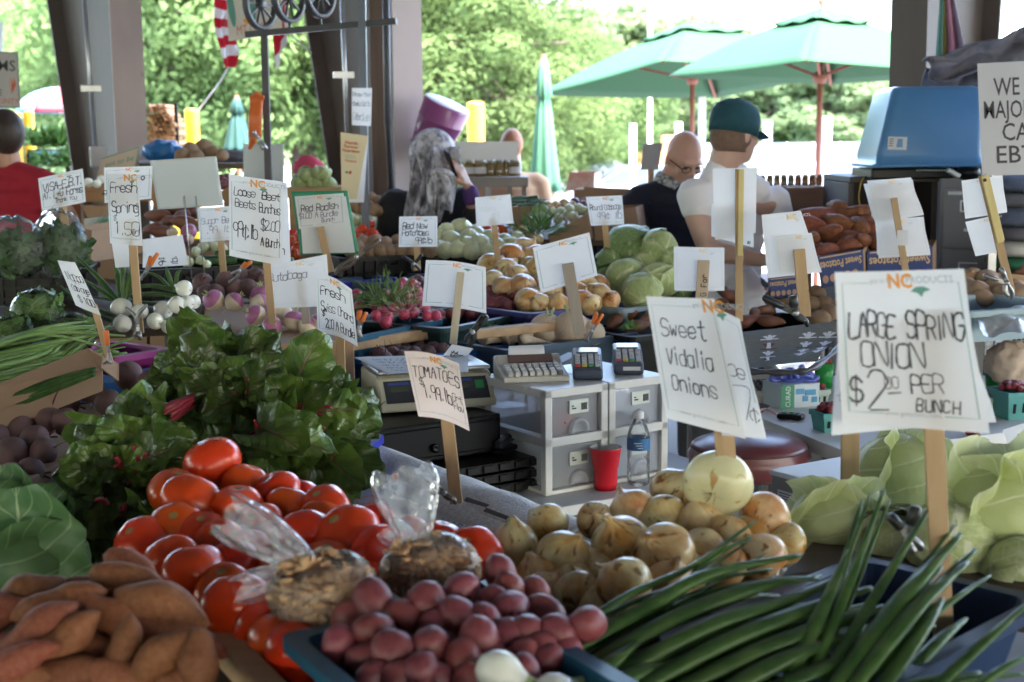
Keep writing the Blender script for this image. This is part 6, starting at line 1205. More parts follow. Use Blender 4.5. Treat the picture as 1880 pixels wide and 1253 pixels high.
M5 = bin_((652, 618), (803, 586), 1.0, .28, .11, m_teal, 'teal blue plastic bin of bunched radishes', taper=.92)
pl = hplane((730, 590), 1.01, .28)
RD = [(655, 540), (706, 540), (740, 520), (748, 545), (695, 550), (690, 562), (703, 572), (722, 566), (735, 560), (712, 582), (708, 592, 1.1, .05), (690, 580, 1., .03), (765, 535), (772, 545), (760, 575), (755, 560), (780, 565), (785, 580), (800, 580), (742, 578), (770, 555), (725, 548), (660, 560), (735, 535), (757, 522)]
lay('radish', RD, pl, .0205, 'small pink-red radish in the teal bin', 'radishes in the teal bin', lambda r: (r.uniform(-1.2, 1.2), r.uniform(-1.2, 1.2), r.random()*6))
tuft(712, 560, 5.05, 55, 260, 'loose green tops of the bunched radishes in the teal bin', 'radish_bunch', 'radish bunch', None, .05, mm=mat('radish_green', (.10, .19, .05), .6, (.17, .25, .09), 20), wd=.16)
tuft(745, 575, 5.0, 50, 120, 'thin pink rootlets of the radishes over the rim', 'rootlet_bunch', 'rootlets', None, .05, mm=m_radt, wd=.035)
M6 = bin_((815, 602), (985, 570), 1.0, .34, .12, m_dgr, 'dark green plastic bin of red potatoes', taper=.93)
pl = hplane((930, 568), 1.01, .25)
scatter('red_potato', 885, 520, 990, 566, 6, 4, pl, .026, 'small red potato heaped in the dark green bin', 'red potatoes in the dark green bin', None, .03)
scatter('red_potato', 800, 566, 880, 584, 4, 1, pl, .024, 'small red potato low in the dark green bin below the card', 'red potatoes below the taped card', None, .0)
M9 = bin_((610, 520), (722, 510), 1.07, .26, .11, m_roy, 'royal blue plastic bin behind the radishes'); M9b = bin_((705, 520), (800, 505), 1.07, .26, .11, m_slate, 'slate plastic bin of red potatoes behind the radishes')
scatter('red_potato', 735, 512, 785, 545, 3, 3, hplane((760, 530), 1.06, .25), .026, 'small red potato beside the bunched radishes', 'red potatoes beside the radishes', None, .02)
M7 = bin_((975, 575), (1142, 555), 1.02, .40, .11, m_ind, 'indigo plastic bin of yellow onions under the tilted card', taper=.93)
pl = hplane((1050, 556), 1.035, .24)
L_ = lay('yellow_onion', [(965, 460, 26), (900, 490, 26), (940, 475, 30), (985, 500, 26), (930, 500, 26), (960, 530, 28), (905, 520, 24), (925, 530, 24), (970, 555, 26), (1000, 545, 25), (1025, 560, 24), (1015, 540, 22), (1075, 530, 26), (1100, 545, 26), (1122, 553, 20), (1070, 555, 26), (1100, 525, 22), (1060, 540, 24), (950, 510, 24), (985, 475, 26), (1000, 520, 24), (1040, 520, 24), (1085, 560, 22), (975, 490, 22), (990, 560, 22)], pl, .03, '', 'yellow onions in the indigo bin', orot)
labelrows(L_, 'brown onion', 'in the indigo bin', 5)
M8 = bin_((1142, 566), (1262, 550), 1.02, .36, .12, m_gbl, 'grey blue plastic bin under the green cabbages', taper=.93)
for x, y, r_, Y, k, lab in ((1160, 460, 42, 5.75, 'dark_cabbage', 'dark green cabbage at the top left of the cabbage heap'), (1212, 456, 33, 5.65, 'cabbage', 'round pale cabbage topping the cabbage heap'), (1122, 490, 30, 5.7, 'dark_cabbage', 'dull green cabbage at the left of the cabbage heap'), (1152, 517, 36, 5.5, 'cabbage', 'whitish cabbage in the middle of the cabbage heap'), (1208, 513, 38, 5.45, 'cabbage', 'green cabbage with a pale rib beside the G FAR card'), (1178, 542, 36, 5.35, 'cabbage', 'lowest cabbage on the rim of the grey blue bin'), (1180, 487, 30, 5.65, 'cabbage', 'cabbage tucked behind the middle of the heap'), (1113, 515, 26, 5.55, 'dark_cabbage', 'small dark cabbage with a loose leaf left of the heap'), (1236, 480, 26, 5.6, 'cabbage', 'cabbage half behind the G FAR card'), (1240, 520, 30, 5.5, 'dark_cabbage', 'cabbage low behind the G FAR card')):
 s_ = r_*Y/F; put(k, at(x, y, Y), (s_*1.05, s_*1.05, s_), None, lab, 'green cabbages in the middle heap')
for i, p in enumerate(((1000, 585), (1180, 540), (1330, 530), (760, 545), (880, 560))): pass
tier([(600, 640), (1300, 560), (1240, 470), (600, 520)], .885, 'raised stall table under the radish, potato and cabbage bins')
def slat_crate(a, b, z, d, h, lab, gp='black slatted crates'):
 bn = bin_(a, b, z, d, h, m_blk, lab, 'plastic_crate', 'crate', .985, .012, gp); t = bn['t']; m = MB(); w = bn['w']; n = max(4, int(w/.045))
 for i in range(n+1): m.box((-w/2+w*i/n, -d/2-.008, h*.45), (.010, .014, h*.86))
 for q in (.18, .5): m.box((0, -d/2-.007, h*q), (w, .008, .012))
 m.build('ribs', m_blk, t, world=False); m = MB(); m.box((0, -d/2-.012, h*.62), (.10, .006, h*.3)); m.build('plate', m_till, t, world=False, bevel=.003); return bn
slat_crate((628, 474), (790, 466), 1.15, .3, .16, 'black slatted crate of brown roots left of the red new potatoes card'); slat_crate((794, 466), (958, 456), 1.15, .3, .16, 'black slatted crate of white onions'); slat_crate((1062, 442), (1190, 436), 1.18, .3, .16, 'black slatted crate behind the round cabbage card'); slat_crate((962, 450), (1058, 446), 1.16, .28, .15, 'black slatted crate of green-topped onions')
slat_crate((-20, 497), (160, 493), 1.15, .3, .14, 'black slatted crate under the bagged greens'); slat_crate((255, 497), (460, 486), 1.16, .3, .12, 'black slatted crate under the blank blue-grey board')
pl = hplane((870, 458), 1.165, .3)
L_ = lay('green_white_onion', [(808, 440, 19), (820, 425, 17), (847, 422, 22), (830, 445, 22), (872, 432, 20), (880, 450, 22), (855, 452, 20), (900, 440, 20), (912, 455, 19), (840, 460, 18), (865, 462, 18), (893, 460, 16), (805, 458, 18), (925, 445, 17), (940, 452, 18), (818, 460, 17), (950, 440, 15), (860, 440, 20)], pl, .03, '', 'white onions in the black crate', orot)
labelrows(L_, 'greenish white onion', 'in the black crate', 3)
scatter('russet_potato', 630, 440, 795, 466, 9, 2, hplane((710, 462), 1.165, .2), .032, 'dusty dark root in the black crate left of the red new potatoes card', 'dusty roots in the black crate', None, .01)
lay('yellow_onion', [(925, 452, 15), (960, 428, 14), (985, 440, 14)], pl, .03, 'small brown onion at the end of the white onion crate', 'small brown onions by the white onions', orot)
lay('white_onion', [(950, 420, 10), (965, 425, 12), (957, 412, 9), (948, 408, 8)], hplane((960, 430), 1.18, .3), .02, 'small white bulb with green tops beyond the onion crate', 'small white bulbs beyond the onion crate', orot)
tuft(985, 432, 6.2, 42, 70, 'green onion tops lying across the crate behind the tilted card', 'green_onion_bunch', 'onion tops', None, .10, mm=m_gleaf, wd=.07)
for pts, lab, gp in (([(538, 432), (547, 455), (541, 468), (535, 445), (548, 440)], 'small red tomato behind the beet card', 'tomatoes behind the beet card'), ([(665, 424), (683, 430), (672, 443), (690, 440), (660, 440), (676, 415)], 'red tomato beside the dark stand pole', 'tomatoes beside the stand pole'), ([(862, 422), (895, 424), (908, 428), (920, 424)], 'red tomato behind the white onions', 'tomatoes behind the white onions')):
 lay('tomato', [(x, y, 12) for x, y in pts], hplane((pts[0][0], 450), 1.17, .25), .03, lab, gp)
tier([(380, 560), (1300, 500), (1260, 430), (400, 470)], .985, 'highest stall table under the black crates'); tier([(-60, 620), (330, 600), (460, 470), (-60, 480)], .99, 'stall table under the bagged greens and white bulbs')
scatter('green_white_onion', 640, 388, 712, 430, 5, 3, hplane((680, 420), 1.2, .3), .027, 'pale bulb heaped beyond the dark stand pole', 'pale bulbs beyond the stand pole', None, .02); scatter('russet_potato', 640, 362, 705, 390, 5, 2, hplane((680, 385), 1.3, .3), .03, 'dusty root heaped at the foot of the flyer', 'dusty roots at the foot of the flyer', None, .02)
def wbulb(pts, lab, gp):
 out = []
 for x, y, r_, Y, d in pts:
  p = at(x, y, Y); q = _r*d[0]+_u*d[1]-_f*d[2]; out.append(put('white_onion', p, r_*Y/F, q.to_track_quat('Z', 'Y').to_euler(), lab, gp))
 return out
L_ = wbulb(((223, 566, 20, 4.15, (0, 1, -.2)), (257, 572, 15, 4.1, (-.2, 1, -.3)), (300, 570, 18, 4.15, (-.8, .3, -.4)), (325, 560, 17, 4.1, (-.9, .1, 0)), (343, 557, 15, 4.12, (-.9, .2, -.3)), (338, 530, 16, 4.15, (-.9, .3, -.2)), (285, 590, 16, 4.05, (-.6, .3, -.5)), (225, 595, 17, 4.05, (-.2, .8, -.3)), (355, 555, 14, 4.2, (-.8, .4, -.2)), (310, 600, 14, 4.05, (-.4, .5, -.4)), (350, 580, 13, 4.1, (-.8, .4, -.2))), '', 'white spring onion bulbs beside the folded card')
labelrows(L_, 'glossy white spring onion bulb', 'beside the folded card', 3)
onion_leaves('spring_onion_bunch', 'thick upright green tops of the white bulbs left of the stake', [((222, 552, 4.15), (217, 510, 4.18), (210, 478, 4.2), 12), ((225, 550, 4.15), (226, 500, 4.16), (228, 458, 4.17), 11), ((230, 552, 4.15), (238, 515, 4.16), (244, 480, 4.17), 12), ((215, 550, 4.15), (180, 510, 4.2), (140, 470, 4.25), 13), ((214, 555, 4.15), (180, 530, 4.2), (150, 512, 4.25), 12), ((235, 548, 4.14), (246, 520, 4.15), (249, 492, 4.16), 8)])
onion_leaves('spring_onion_bunch', 'sheaf of dark green tops running left from the stacked white bulbs', [((322, 535, 4.2), (280, 525, 4.25), (225, 530, 4.3), 14), ((325, 545, 4.18), (270, 540, 4.24), (200, 548, 4.3), 14), ((318, 530, 4.2), (309, 505, 4.2), (305, 490, 4.22), 9), ((323, 528, 4.2), (325, 505, 4.2), (332, 496, 4.2), 8), ((313, 530, 4.2), (290, 508, 4.22), (270, 500, 4.25), 10), ((310, 560, 4.2), (240, 555, 4.25), (165, 545, 4.3), 14), ((300, 580, 4.18), (220, 578, 4.22), (150, 560, 4.28), 14), ((210, 580, 4.1), (170, 565, 4.15), (120, 530, 4.2), 13), ((205, 590, 4.08), (160, 570, 4.12), (105, 520, 4.2), 12)])
for pts, k, lab, gp, sz in (([(372, 520), (415, 515), (445, 512), (430, 530), (395, 540), (470, 510), (380, 540), (455, 530), (485, 520)], 'beet', 'dark dusty beet behind the chard', 'dark beets behind the chard', 19), ([(392, 552, 20), (480, 545, 22), (478, 560, 20), (430, 555, 18)], 'turnip', 'cream turnip behind the chard', 'cream turnips behind the chard', 20), ([(515, 575, 22), (540, 590, 20), (590, 595, 22), (470, 580, 20), (603, 585, 18), (565, 600, 18), (500, 598, 18)], 'turnip', 'purple-topped turnip below the faded rutabaga card', 'purple-topped turnips', 20)):
 lay(k, [(q[0], q[1], q[2] if len(q) > 2 else sz) for q in pts], hplane((450, 545), 1.12, .3), .03, lab, gp, lambda r: (r.uniform(-1.2, 1.2), r.uniform(-1.2, 1.2), r.random()*6))
crate_under([on(360, 640, 1.03), on(650, 625, 1.03), on(620, 555, 1.03), on(380, 560, 1.03)], .82, 1.03, m_card, 'cardboard carton holding the turnips and dark beets', 'cardboard_box', 'box')
MG = bin_((205, 655), (302, 640), 1.02, .25, .1, m_pur, 'magenta plastic bin under the white bulbs'); MN = bin_((215, 690), (335, 660), .98, .2, .1, m_blue, 'deep blue plastic bin edge beside the chard'); MT = bin_((-25, 612), (118, 598), 1.06, .36, .11, m_teal, 'teal bin of wrapped spinach rounds at the left')
m_cling = clear('cling_film', (.95, .96, .96), .2, .06, .01, .2)
for x, y, r_, Y, lab in ((68, 570, 46, 4.1, 'wrapped round of baby greens with a loose film corner'), (22, 615, 42, 3.95, 'wrapped round of baby greens at the left edge, below the other'), (132, 612, 44, 3.95, 'wrapped round of baby greens beside the leeks')):
 c = at(x, y, Y); k = r_*Y/F; t = thing('wrapped_greens', lab, 'greens', c, 0, 'cling wrapped greens'); m = MB(); r = random.Random(int(x))
 for i in range(150):
  d = V((r.gauss(0, 1), r.gauss(0, 1), r.gauss(0, 1))).normalized(); d.z *= .8; w = V((r.gauss(0, 1), r.gauss(0, 1), r.gauss(0, 1))); leaf(m, c+d*k*.80, w.cross(d)+d*.5, d, k*.8, k*.42, 1.4, .2, 0, i, 4, 6)
 m.ball(c, (k*.6, k*.6, k*.5), 14, 9); m.build('leaves', m_lett, t); m = MB(); m.ball(c, (k*1.03, k*1.03, k*.88), 30, 20, 0, lambda d: 1+.02*abs(sin(14*atan2(d.y, d.x)))+.02*nz(d, 5)); m.build('film', m_cling, t)
m_kale = leafmat('kale_leaf', (.04, .10, .03), (.09, .17, .06), (.14, .22, .10), 5., .04, .5, .6, .1, .15, 18)
for x, y, rx, ry, Y, lab in ((25, 460, 62, 55, 4.95, 'clear bag of dark kale cut by the left edge'), (108, 452, 52, 60, 5.0, 'clear bag of dark kale under the visa card')):
 c = at(x, y, Y); k = Y/F; t = thing('bagged_kale', lab, 'bag', c, 0, 'clear bags of kale'); m = MB(); r = random.Random(int(x))
 for i in range(170):
  d = V((r.gauss(0, 1), r.gauss(0, 1), r.gauss(0, 1))).normalized()*r.uniform(.5, 1); p = c+V((d.x*rx*.85*k, d.y*rx*.7*k, d.z*ry*.72*k-.012)); w = V((r.gauss(0, 1), r.gauss(0, 1), r.gauss(.6, 1))); leaf(m, p, w, V((r.uniform(-1, 1), -1, .4)), .055, .04, .9, .3, 0, i, 4, 5)
 m.ball(c-Z*.012, (rx*.66*k, rx*.55*k, ry*.55*k), 14, 9); m.build('leaves', m_kale, t); m = MB(); m.ball(c, (rx*k, rx*.8*k, ry*k), 34, 22, 0, lambda d: 1+.07*nz(d, 3, x)+.05*abs(nz(d, 7, x))+.18*max(0, d.z)**3*abs(sin(2*atan2(d.y, d.x)))); m.build('film', clear('kale_bag_film', (.96, .97, .97), .20, .07, .01, .22), t)
r = random.Random(5); cv = []
for i in range(26):
 y0 = 640+r.uniform(-22, 60); x1 = r.uniform(120, 250); cv.append(((-30, y0+12, 3.75+r.uniform(-.1, .1)), (80, y0-8-(i % 5)*3, 3.8), (x1, 600+r.uniform(-10, 50), 3.9), r.uniform(9, 19)))
t = onion_leaves('scallion_bunch', 'long pale green scallion leaves heaped over the cardboard flap', cv); t.children[0].data.materials[0] = leafmat('scallion_green', (.13, .25, .08), (.22, .34, .12), (.35, .45, .22), 1., .02, .38, .15, .2, .12, 20)
t = thing('cardboard_box', 'long brown cardboard box flap between the scallions and the beets', 'box', at(90, 710, 3.5)); pts = [at(-20, 712, 3.42), at(160, 640, 3.62), at(188, 657, 3.60), at(186, 678, 3.58), at(-20, 762, 3.40)]
m = MB(); m.prism(pts, (0, 0, 0), V((0, .006, 0))); m.prism([at(160, 640, 3.62), at(215, 668, 3.68), at(215, 700, 3.66), at(186, 678, 3.58)], (0, 0, 0), V((.004, .005, 0))); m.prism([at(-20, 762, 3.40), at(186, 678, 3.58), at(186, 720, 3.58), at(-20, 800, 3.40)], V((0, .01, 0)), V((0, .016, 0))); m.build('flaps', m_card, t, bevel=.001)
r = random.Random(8); onion_leaves('scallion_bunch', 'dark scallion stalks lying under the cardboard flap', [((-30, 770-i*5, 3.42), (90, 722-i*4, 3.5), (175, 690-i*3, 3.56), 12+i % 3*4) for i in range(6)])
lay('cucumber', [(480, 475, 50), (440, 468, 46), (395, 478, 40), (500, 480, 40)], hplane((440, 480), 1.18, .2), .05, 'dark cucumber behind the loose beets card', 'cucumbers behind the beets card', lambda r: (0, 0, r.uniform(-.4, .2)))
lay('dark_sweet_potato', [(290, 395, 30), (310, 408, 30), (335, 398, 32), (360, 390, 28), (300, 425, 30), (345, 412, 32), (280, 420, 26), (375, 408, 26), (320, 385, 28), (355, 375, 24), (395, 400, 26)], hplane((330, 430), 1.22, .3), .05, 'dark brown sweet potato below the blank blue-grey board', 'sweet potatoes below the blank board', spr)
lay('turnip', [(347, 425, 14), (317, 427, 11), (345, 440, 11)], hplane((330, 430), 1.24, .3), .03, 'cream turnip among the dark sweet potatoes', 'cream turnips among the sweet potatoes'); lay('green_white_onion', [(372, 455, 11), (385, 450, 10), (397, 455, 11), (410, 458, 9), (360, 462, 9)], hplane((380, 460), 1.2, .2), .02, 'small pale onion below the sugar beet card', 'small pale onions below the sugar beet card'); lay('green_white_onion', [(345, 480, 11), (368, 478, 9), (380, 485, 8)], hplane((360, 485), 1.18, .2), .02, 'small green squash beside the wire legs', 'small squashes beside the wire legs')
m_jaw = mat('clamp_steel', (.30, .30, .31), .3, (.22, .22, .23), 20, metal=.7); m_ora = mat('orange_grip', (.75, .19, .03), .45, (.7, .16, .02), 12); m_bgrip = mat('black_grip', (.02, .02, .022), .4, (.03, .03, .03), 12); m_bro = mat('bronze_clamp', (.16, .12, .10), .4, (.11, .09, .08), 20, metal=.4)
def clamp(pivot, jaws, grips, Y, w, jm, gm, lab):
 t = thing('spring_clamp', lab, 'clamp', at(*pivot, Y), 0, 'spring clamps holding the signs'); k = Y/F; pv = at(*pivot, Y)
 for i, q in enumerate(jaws):
  e = at(*q, Y+.004*(-1)**i); d = (e-pv); s_ = _r*(.18*d.length*(-1)**i); m = MB(); m.tube(cr([pv, pv+d*.55+s_, e], 4), [w*k*.45]*6+[w*k*.4, w*k*.35, w*k*.3], 8, flat=.7); m.build('jaw', jm, t)
 for i, q in enumerate(grips):
  e = at(*q, Y+.004*(-1)**i); d = e-pv; m = MB(); m.bar(pv, pv+d*.45, w*k*.7, w*k*.5, up=V((0, 1, 0))); m.build('arm', jm, t, bevel=.001); m = MB(); m.tube([pv+d*.35, pv+d*.42, pv+d*.95, e], [w*k*.35, w*k*.55, w*k*.52, w*k*.3], 10, flat=.75); m.build('grip', gm, t)
 m = MB(); m.tube([pv-_f*w*k*.6, pv+_f*w*k*.6], w*k*.35, 10); m.build('spring', m_galv, t); return t
for a in (((268, 500), ((255, 512), (260, 515)), ((277, 470), (290, 465)), 4.3, 9, m_jaw, m_ora, 'orange-handled clamp standing at the foot of the folded card'), ((440, 497), ((420, 520), (425, 505)), ((452, 482), (462, 480)), 4.5, 10, m_jaw, m_ora, 'orange-handled clamp leaning by the loose beets card'), ((660, 600), ((652, 622), (664, 620)), ((660, 570), (673, 574)), 4.5, 10, m_jaw, m_ora, 'orange-handled clamp behind the swiss chard card'),
 ((1086, 608), ((1075, 626), (1080, 628)), ((1095, 574), (1107, 577)), 4.7, 9, m_jaw, m_ora, 'orange-handled clamp on the slate blue bin rim'), ((200, 650), ((190, 668), (205, 668)), ((192, 608), (196, 606)), 3.55, 7, m_jaw, m_ora, 'slim clamp with an orange grip on the small scribbled stake'), ((252, 598), ((230, 565), (270, 560)), ((245, 622), (258, 625)), 3.95, 9, m_jaw, m_jaw, 'bare steel clamp with open jaws before the white bulbs'), ((655, 472), ((618, 500), (615, 505)), ((690, 445), (698, 440)), 4.65, 12, m_bro, m_bro, 'long bronze clamp behind the radish card'),
 ((868, 610), ((860, 635), (856, 628)), ((888, 580), (895, 580)), 4.35, 14, m_bgrip, m_bgrip, 'black clamp on the pale stake above the blue bin'), ((1460, 575), ((1482, 600), (1478, 590)), ((1400, 545), (1455, 543)), 3.95, 17, m_bgrip, m_bgrip, 'big black clamp on the black tray rim'), ((1848, 520), ((1856, 550), (1852, 545)), ((1805, 505), (1838, 492)), 3.9, 12, m_jaw, m_jaw, 'worn steel clamp on the slanting measuring stick'), ((722, 890), ((735, 905), (728, 900)), ((723, 872), (728, 870)), 2.95, 10, m_jaw, m_ora, 'clamp with an orange grip behind the tomatoes stake'), ((815, 905), ((836, 925), (832, 918)), ((785, 880), (775, 872)), 2.84, 16, m_bro, m_bro, 'brown clamp lying at the foot of the tomatoes stake'),
 ((1668, 985), ((1690, 1010), (1680, 1015)), ((1632, 945), (1682, 930)), 2.12, 24, m_jaw, m_bgrip, 'black-handled clamp behind the big card stake'), ((760, 440+45), ((770, 500), (760, 500)), ((738, 470), (775, 468)), 5.2, 9, m_bgrip, m_bgrip, 'black clamp at the foot of the red new potatoes card')):
 clamp(*a)
m_fc = mat('cabinet_grey', (.20, .20, .23), .45, (.16, .16, .185), 6); m_dkc = mat('dark_brown_board', (.045, .033, .032), .6, (.035, .026, .025), 8); m_chr = mat('pale_metal', (.62, .62, .64), .3, (.5, .5, .52), 9, metal=.3)
a0, a1 = at(1722, 500, 5.9), at(1828, 500, 5.8); t = thing('filing_cabinet', 'grey steel filing cabinet with a chrome handle behind the ragged cards', 'filing cabinet', (a0.x, a0.y, 0), atan2(a1.y-a0.y, a1.x-a0.x), local=True); fw = (a1-a0).length+.01; ft = at(1722, 327, 5.9).z
m = MB(); m.box((fw/2, .27, ft/2), (fw, .54, ft)); m.build('case', m_fc, t, world=False, bevel=.004)
for z1, z0 in ((ft-.04, ft-.285), (ft-.295, ft-.55), (ft-.56, ft-.82)):
 zc = (z0+z1)/2; m = MB(); m.box((fw/2, -.006, zc), (fw-.03, .014, z1-z0)); d_ = m.build('drawer_front', m_fc, t, world=False, bevel=.003)
 m = MB(); 
 for x, z, w_, h_ in ((0, .021, .075, .006), (0, -.021, .075, .006), (-.035, 0, .006, .042), (.035, 0, .006, .042)): m.box((fw/2+x, -.016, z1-.075+z), (w_, .006, h_))
 m.build('label_holder', m_chr, d_, world=False); m = MB(); m.bar((fw*.42, -.022, zc-.05), (fw*.75, -.022, zc-.05), .014); m.build('handle', m_chr, d_, world=False, bevel=.003); m = MB(); m.lathe([(.008, 0), (.008, .012), (0, .014)], 12, (fw*.62, -.012, z0+.02), axis=Matrix.Rotation(pi/2, 3, 'X')); m.build('lock', m_chr, d_, world=False)
m = MB(); m.box((.06, -.0142, ft-.062), (.055, .002, .014)); m.build('name_strip', m_paper, t, world=False)
a0, a1 = at(1556, 500, 5.95), at(1719, 500, 5.95); t = thing('dark_cabinet', 'dark brown open cabinet beside the filing cabinet', 'cabinet', (a0.x, 5.95, 0), 0, local=True); w = a1.x-a0.x; h = at(1556, 325, 5.95).z
m = MB(); m.box((w/2, .25, h-.012), (w, .5, .024)); m.box((w/2, .49, h/2), (w, .02, h-.03)); m.box((.012, .25, h/2-.012), (.024, .46, h-.03)); m.box((w-.012, .25, h/2-.012), (.024, .46, h-.03)); m.box((w/2, .25, h-.42), (w-.05, .46, .02)); m.build('carcass', m_dkc, t, world=False, bevel=.002)
for k in range(7):
 o = MB().box((0, 0, 0), (.028, .22, .26)).build('binder', m_till if k % 3 else mat('dark_binder', (.05, .045, .05), .5), bevel=.003); o.location = (a0.x+.05+.035*k, 6.10, h-.28); tag(o, 'dark upright folder in the brown cabinet', 'folder', 'folders in the dark cabinet')
t = thing('yellow_string', 'thin yellow cord hanging at the front of the dark cabinet', 'cord', at(1580, 330, 5.9)); m = MB(); m.tube(cr([at(1586, 325, 5.92), at(1580, 340, 5.9), at(1577, 365, 5.9), at(1582, 395, 5.91)], 4), .003, 5); m.build('cord', mat('yellow_cord', (.5, .33, .05), .5), t)
pz = at(1600, 325, 5.9).z; t = thing('printer', 'low black printer under the upturned blue tub', 'printer', at(1670, 322, 6.0)); m = MB(); m.box(at(1672, 317, 6.05), (.42, .34, .045)); m.build('case', m_till, t, bevel=.008)
m = MB()
for k in range(14): m.box(at(1684+k*5, 313, 5.875), (.007, .003, .006))
m.build('buttons', m_gry, t)
o = MB().ball((0, 0, 0), (.05, .05, .035), 20, 12).build('black_dome', m_till); o.location = at(1778, 317, 5.85); tag(o, 'small glossy black domed object right of the printer', 'gadget'); o = MB().box((0, 0, 0), (.06, .03, .02), Matrix.Rotation(.5, 3, 'Y')).build('tape_dispenser', m_chr, bevel=.006); o.location = at(1750, 318, 5.8); tag(o, 'small clear tape dispenser on the printer edge', 'tape dispenser')
bb = at(1683, 305, 5.95); t = thing('plastic_tub', 'big pale blue plastic tub turned upside down on the printer', 'tub', bb); zt_ = at(1683, 161, 5.95).z-bb.z; kx = 5.95/F; m_tub = mat('sky_blue_tub', (.075, .215, .43), .36, (.065, .19, .39), 5, coat=.08)
def rr(x0, x1, d, z, rad_=.035):
 o = []
 for sx, sy, a0 in ((1, 1, 0), (-1, 1, pi/2), (-1, -1, pi), (1, -1, 1.5*pi)):
  for k in range(7): a = a0+pi/2*k/6; cx = (x1-rad_ if sx > 0 else x0+rad_); o.append(V((cx+rad_*cos(a), sy*(d-rad_)+rad_*sin(a), z)))
 return o
L0, L1 = (1590-1683)*kx, (1780-1683)*kx; T0, T1 = (1612-1683)*kx, (1778-1683)*kx; m = MB()
rings = [rr(L0-.018, L1+.02, .20, 0), rr(L0-.018, L1+.02, .20, .012), rr(L0, L1, .185, .014), rr(L0, L1, .185, .05), rr(T0+.008, T1, .165, zt_-.025), rr(T0+.02, T1-.012, .153, zt_-.006), rr(T0+.035, T1-.03, .14, zt_)]
n = len(rings[0]); m.add([p+bb for r_ in rings for p in r_], [(i*n+k, i*n+(k+1) % n, (i+1)*n+(k+1) % n, (i+1)*n+k) for i in range(len(rings)-1) for k in range(n)]+[tuple((len(rings)-1)*n+k for k in range(n)), tuple(range(n))[::-1]]); m.build('shell', m_tub, t)
s = Sheet([at(1631, 251, 5.768), at(1666, 252, 5.768), at(1664, 276, 5.765), at(1629, 275, 5.765)], 0, 0, 1); s.put([(.45*s.W, .2*s.H), (.8*s.W, .2*s.H), (.75*s.W, .85*s.H), (.52*s.W, .85*s.H)], [(0, 1, 2, 3)], 4)
for q in range(4): s.line([(.08*s.W, (.3+.17*q)*s.H), (.28*s.W, (.3+.17*q)*s.H)], .0015, 1)
s.build('label', t, SM[:4]+[m_tub]+SM[5:])
m_bla = mat('grey_blanket', (.15, .145, .175), .95, (.115, .11, .135), 9, bump=.5, bscale=80)
t = thing('grey_blanket', 'heap of grey felt blankets behind the notice board', 'blanket', at(1780, 200, 6.2))
def cloth(m, c, fold, seed, nu=46, nv=30):
 def f(u, v):
  a = c[0].lerp(c[1], u); b = c[3].lerp(c[2], u); p = a.lerp(b, v); return p+V((0, -1, 0))*(fold*(.5*sin(v*9+u*5+seed)+.8*nz((u*3, v*4, seed), 1.4)+.25*nz((u*9, v*7, seed), 1.5)))+Z*(fold*.8*nz((u*2.5, v*2, seed+5), 1.2))
 m.grid(f, nu, nv); return m
m = MB(); cloth(m, qd(6.2, 1695, 125, 1900, 70, 1900, 330, 1700, 240), .09, 1); m.build('lower_fold', m_bla, t, solid=.01); m = MB(); cloth(m, qd(6.05, 1700, 108, 1900, 55, 1900, 130, 1712, 150), .06, 4); m.build('upper_fold', m_bla, t, solid=.012)
o = MB().box((0, 0, 0), (.9, .5, 1.7)).build('storage_chest', m_dkc, bevel=.01); o.location = at(1900, 260, 6.75); o.location.z = .852; tag(o, 'dark chest under the grey blankets', 'chest')
t = thing('striped_towel', 'pink, yellow and green striped towel hanging on the dark column', 'towel', at(1745, 0, 6.6)); m = MB()
for k, mm in enumerate((0, 1, 2, 3, 3, 4, 5)):
 def f(u, v, k=k): q = (k+u)/7; x0 = 1728+q*18; x1 = 1717+q*54; return at(x0+(x1-x0)*v, -30+v*145, 6.62)+V((0, -.03*sin(q*14)*(.3+v), 0))
 m.grid(f, 3, 14, mm)
m.build('cloth', [mat('towel_green', (.08, .2, .17), .9), mat('towel_dkgreen', (.1, .25, .2), .9), mat('towel_yellow', (.55, .45, .16), .9), mat('towel_pink', (.52, .22, .33), .9), mat('towel_rose', (.48, .28, .38), .9), mat('towel_lilac', (.36, .33, .44), .9)], t, solid=.004)
m_jean = mat('denim', (.07, .085, .14), .95, (.13, .15, .22), 14, bump=.4, bscale=120)
for k, (y0, y1, mm, lab) in enumerate(((322, 352, m_jean, 'topmost folded denim at the right edge'), (352, 380, m_bla, 'folded grey cloth second from the top at the right edge'), (378, 415, m_jean, 'rolled dark denim in the middle of the cloth stack'), (414, 440, m_bla, 'folded grey cloth above the white one'), (440, 470, mat('white_cloth', (.62, .6, .58), .95, (.55, .53, .51), 9), 'folded white cloth in the stack at the right edge'), (470, 492, mat('green_cloth', (.03, .16, .09), .95, (.04, .2, .11), 9), 'folded green cloth at the bottom of the stack'))):
 c = at(1878, (y0+y1)/2, 5.6); h = (y1-y0)*5.6/F/2*1.08; w_ = .11+.012*((k*7) % 3); m = MB(); m.ball(c, (w_, .15, h), 30, 18, 0, lambda d: (abs(d.x)**3.2+abs(d.y)**3.2+abs(d.z)**3.2)**(-1/3.2)*(1+.07*nz(d, 2.5, k)+.03*nz(d, 7, k))); o = m.build('folded_cloth', mm, loc=c); tag(o, lab, 'folded cloth', None)
tier([(1780, 520), (1960, 520), (1960, 480), (1780, 480)], at(1878, 494, 5.6).z, 'shelf table carrying the stack of folded cloth')
m_navyc = mat('navy_carton', (.018, .035, .14), .6, (.03, .06, .22), 10); m_lt = mat('tan_lettering', (.62, .42, .24), .6)
